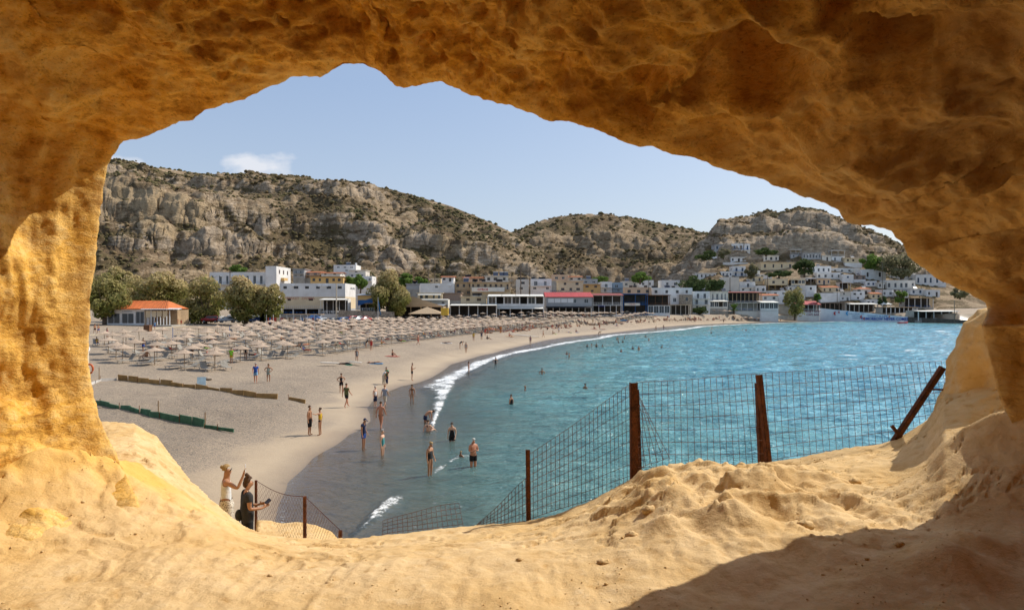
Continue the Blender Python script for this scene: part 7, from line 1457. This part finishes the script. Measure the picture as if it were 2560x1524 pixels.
# sunbathers on loungers and in the crowd
cr = random.Random(11); used_s = 0
cols_ = ['black', 'red', 'blue', 'purple', 'orange', 'navy', 'teal', 'white', 'pink', 'yellow']
for (x_, y_, z_, a_, kd, u_, wh_) in SEATS:
    pr = .15 if y_ < 120 else .3
    if cr.random() > pr: continue
    c_ = cr.choice(cols_); pose = 'sit' if cr.random() < .35 else ('recline' if kd else 'lie'); fa = math.degrees(a_)+90
    off = Vector((math.cos(a_), math.sin(a_), 0))*(.35 if pose != 'sit' else .5)
    person(Vector((x_, y_, z_+.31))+off, fa, pose, 'sunbather in %s %s at %s parasol, %s row, below %s' % ((c_, {'sit': 'sitting up', 'recline': 'reclining', 'lie': 'lying flat'}[pose])+wh_), cr.choice(('tan', 'red', 'dark', 'fair')), (cr.choice(('brown', 'black', 'blond')), 'short'), ((cr.choice(('swimsuit', 'bikini', 'shorts')), c_),), 1.7, full=False, group='sunbathers on the loungers')
    if cr.random() < .5 and y_ < 130:
        tc_ = cr.choice(list(TW)); e1 = Vector((math.cos(a_), math.sin(a_), 0)); e2 = Vector((-e1.y, e1.x, 0)); c0 = Vector((x_, y_, z_+.335))+e1*.7
        tag(MB().slab([c0+e1*q1*.55+e2*q2*.29+Vector((0, 0, .012)) for q1, q2 in ((-1, -1), (1, -1), (1, 1), (-1, 1))], .012).build('beach_towel', MATS['towel_'+tc_]), '%s towel on a lounger at %s parasol, %s row, below %s' % ((tc_,)+wh_), 'towel', 'towels on the loungers')
# the dense far crowd at the foot of the promenade
for k_ in range(70):
    u_ = cr.uniform(1180, 1960)**1.0; vs_ = np.interp(u_, [1180, 1300, 1400, 1500, 1640, 1800, 1960], [834, 826, 819, 811, 802.5, 800.5, 800]); g_ = ground(u_, vs_+cr.uniform(-3.5, 4) if u_ < 1660 else vs_+cr.uniform(-1.5, 1.5))
    c_ = cr.choice(cols_); pose = cr.choice(('sit', 'lie', 'sit', 'stand')) if cr.random() < .8 else 'lie'; w_ = {'sit': 'sitting', 'lie': 'lying', 'stand': 'standing'}[pose]; where = 'mid beach crowd' if u_ < 1450 else ('crowd below the blue bar' if u_ < 1700 else 'thin crowd near the palm')
    person(g_, cr.uniform(0, 360), pose, 'distant beachgoer in %s %s in the %s' % (c_, w_, where), cr.choice(('tan', 'red', 'dark')), (cr.choice(('brown', 'black', 'blond')), 'short'), ((cr.choice(('swimsuit', 'tee', 'shorts')), c_),), 1.7, full=False, group='beachgoers in the far crowd')
for k_ in range(26):
    if not FARP: break
    x_, y_, z_, a_ = FARP[int(cr.random()*len(FARP))]; e = cr.choice((-1, 1)); c_ = cr.choice(cols_); pose = cr.choice(('sit', 'recline', 'sit', 'stand')); q = Vector((x_-math.sin(a_)*e*.9+math.cos(a_)*.4, y_+math.cos(a_)*e*.9+math.sin(a_)*.4, z_+(.32 if pose != 'stand' else 0)))
    zone = next(n for m_, n in ZN+[(9999, 'blue bar')] if UC+K*x_/y_ < m_)
    person(q, math.degrees(a_)+90, pose, 'far sunbather in %s %s under the parasols below the %s' % (c_, {'sit': 'sitting', 'recline': 'reclining', 'stand': 'standing'}[pose], zone), cr.choice(('tan', 'red', 'dark')), (cr.choice(('brown', 'black')), 'short'), ((cr.choice(('swimsuit', 'tee', 'shorts')), c_),), 1.7, full=False, group='beachgoers in the far crowd')
# diners on the quay
for k_ in range(12):
    f = (k_+.5)/12; u_ = 2058+f*230; D_ = (313-16*f) ; p_ = px(u_, 783+f*8, D_-.6); person(p_, cr.uniform(0, 360), 'stand', 'diner in %s on the crowded quay terrace above the mural' % (cols_[k_ % 5]), 'tan', ('brown', 'short'), (('tee', cols_[k_ % 5]), ('shorts', 'navy')), 1.7, full=False, group='diners on the quay terraces')
mb = MB(); crowd_m = [SKM['tan'], SKM['red'], SKM['dark'], CLM['black'], CLM['red'], CLM['blue'], CLM['white'], CLM['teal'], CLM['orange'], HM['black']]
for k_ in range(260):
    if k_ % 2 and FARP:
        x_, y_, z_, a_ = FARP[int(cr.random()*len(FARP))]; g_ = Vector((x_+cr.uniform(-1.2, 1.2), y_+cr.uniform(-1.2, 1.2), z_+.3))
    else:
        u_ = cr.uniform(1200, 1960); vs_ = np.interp(u_, [1180, 1300, 1400, 1500, 1640, 1800, 1960], [833, 825, 818, 810, 802, 800.5, 800]); g_ = ground(u_, vs_+(cr.uniform(-4, 3.5) if u_ < 1660 else cr.uniform(-1.5, 1.2)))
    a = cr.uniform(0, 6.28); d = Vector((math.cos(a), math.sin(a), 0)); s_ = Vector((-d.y, d.x, 0)); mode = cr.choice('slls'); sk_ = cr.randrange(3); cl_ = cr.randrange(3, 9)
    if mode == 's': hip, sh, kn, ft = g_+Vector((0, 0, .12)), g_-d*.12+Vector((0, 0, .58)), g_+d*.42+Vector((0, 0, .42)), g_+d*.7+Vector((0, 0, .05))
    else: hip, sh, kn, ft = g_+Vector((0, 0, .14)), g_-d*.5+Vector((0, 0, .22)), g_+d*.45+Vector((0, 0, .16)), g_+d*.88+Vector((0, 0, .07))
    up_ = (sh-hip).normalized()
    mb.cur = cl_; mb.tube([hip-up_*.08, hip+up_*.22], [.15, .14], 6)
    mb.cur = sk_; mb.tube([hip+up_*.22, sh, sh+up_*.10], [.14, .17, .05], 6); mb.ball(sh+up_*.22, .10, (1, 1, 1.1), 6, 4)
    for e in (-.09, .09): mb.tube([hip+s_*e, kn+s_*e*1.3, ft+s_*e*1.3], [.085, .06, .04], 5)
    for e in (-.2, .2): mb.tube([sh+s_*e*.9, sh+s_*e*1.3-up_*.25+d*.08, sh+s_*e*1.1-up_*.42+d*.22], [.05, .04, .03], 4)
    mb.cur = 9; mb.ball(sh+up_*.25-d*.02, .105, (1, 1, 1), 6, 4)
tag(mb.build('distant_crowd', crowd_m, None, True), 'farthest beachgoers too small to tell apart along the seafront', 'crowd', kind='stuff')
# ------------------------------------------------------------------ two women on the rock below the cave
zt_ = 2.52
leop, nt, b, o = new_mat('spotted_fabric'); g_ = N(nt, 'ShaderNodeTexCoord'); v_ = N(nt, 'ShaderNodeTexVoronoi', Scale=34.0); L(nt, g_.outputs['Object'], v_.inputs['Vector'])
L(nt, mix(nt, ramp(nt, v_.outputs['Distance'], [(.30, 1.0), (.42, 0.0)]), (.62, .55, .45), (.12, .07, .045)), b.inputs['Base Color']); b.inputs['Roughness'].default_value = .9
p_ = px(566, 1300, 13.6); w1 = person((p_.x, p_.y, px(566, 1164, 13.6).z-1.70), 105, 'photo', 'woman in white top and spotted skirt holding her phone up high', 'tan', ('blond', 'bun'), (('tank', 'white'),), 1.74, 1.0, 2)
wear('skirt', 'spotted', 'photo', 1.0, 2, w1, 'skirt', leop)
PH = M('phone_case', (.02, .02, .022), .3); PHW = M('phone_white', (.7, .7, .7), .4)
MB().box(-.225, -.155, -.405, -.395, 1.60, 1.75).build('phone', PHW, w1)
j_ = POSES['photo']; MB().slab([(-.075, -.10, 1.645), (.075, -.10, 1.645), (.075, -.085, 1.61), (-.075, -.085, 1.61)], .03).build('sunglasses', M('sunglass_lens', (.02, .015, .015), .1, spec=.7), w1)
p_ = px(618, 1300, 12.6); w2 = person((p_.x, p_.y, px(618, 1186, 12.6).z-1.76), 125, 'hold', 'woman in black T-shirt dress with two hair buns looking at her phone', 'tan', ('brown', 'spacebuns'), (('tee', 'charcoal'), ('trousers', 'black')), 1.74, 1.08, 2)
MB().slab([(-.16, -.33, 1.16), (.02, -.33, 1.16), (.02, -.42, 1.23), (-.16, -.42, 1.23)], .01).build('phone', PH, w2)
bag = MB().ball((.03, .15, .98), .10, (.9, .7, 1.2), 10, 8).build('waist_bag', CLM['charcoal'], w2, True)
# ------------------------------------------------------------------ loose stones on the ledge
for k_, (u_, v_, r_) in enumerate(((2012, 1318, .05), (1994, 1290, .035), (2250, 1365, .03), (1625, 1280, .05), (1580, 1340, .035), (690, 1385, .018), (675, 1440, .014), (822, 1460, .018), (1510, 1412, .04), (2140, 1208, .045), (1300, 1400, .02), (1050, 1420, .015))):
    best = None
    for D_ in np.linspace(3.2, 7.2, 90):
        q = px(u_, v_, D_)
        if q.z <= ledge_z(q.x, q.y): best = q; break
    if best is None: continue
    mb = MB(); mb.ball((0, 0, 0), r_, (1.3, 1, .75), 10, 7); mb.v = [tuple(c*(1+.22*math.sin(7*v[0]/r_+3*v[2]/r_+k_)) for c in v) for v in mb.v]
    o = mb.build('loose_stone', m_ledge, None, True); o.location = best+Vector((0, 0, r_*.3)); tag(o, ['orange', 'pale', 'flat', 'rounded', 'broken', 'tiny', 'small dark', 'tiny pale', 'sandy', 'brown', 'little', 'crumb sized'][k_]+' loose stone lying on the sunlit rock ledge', 'stone', 'loose stones on the ledge')
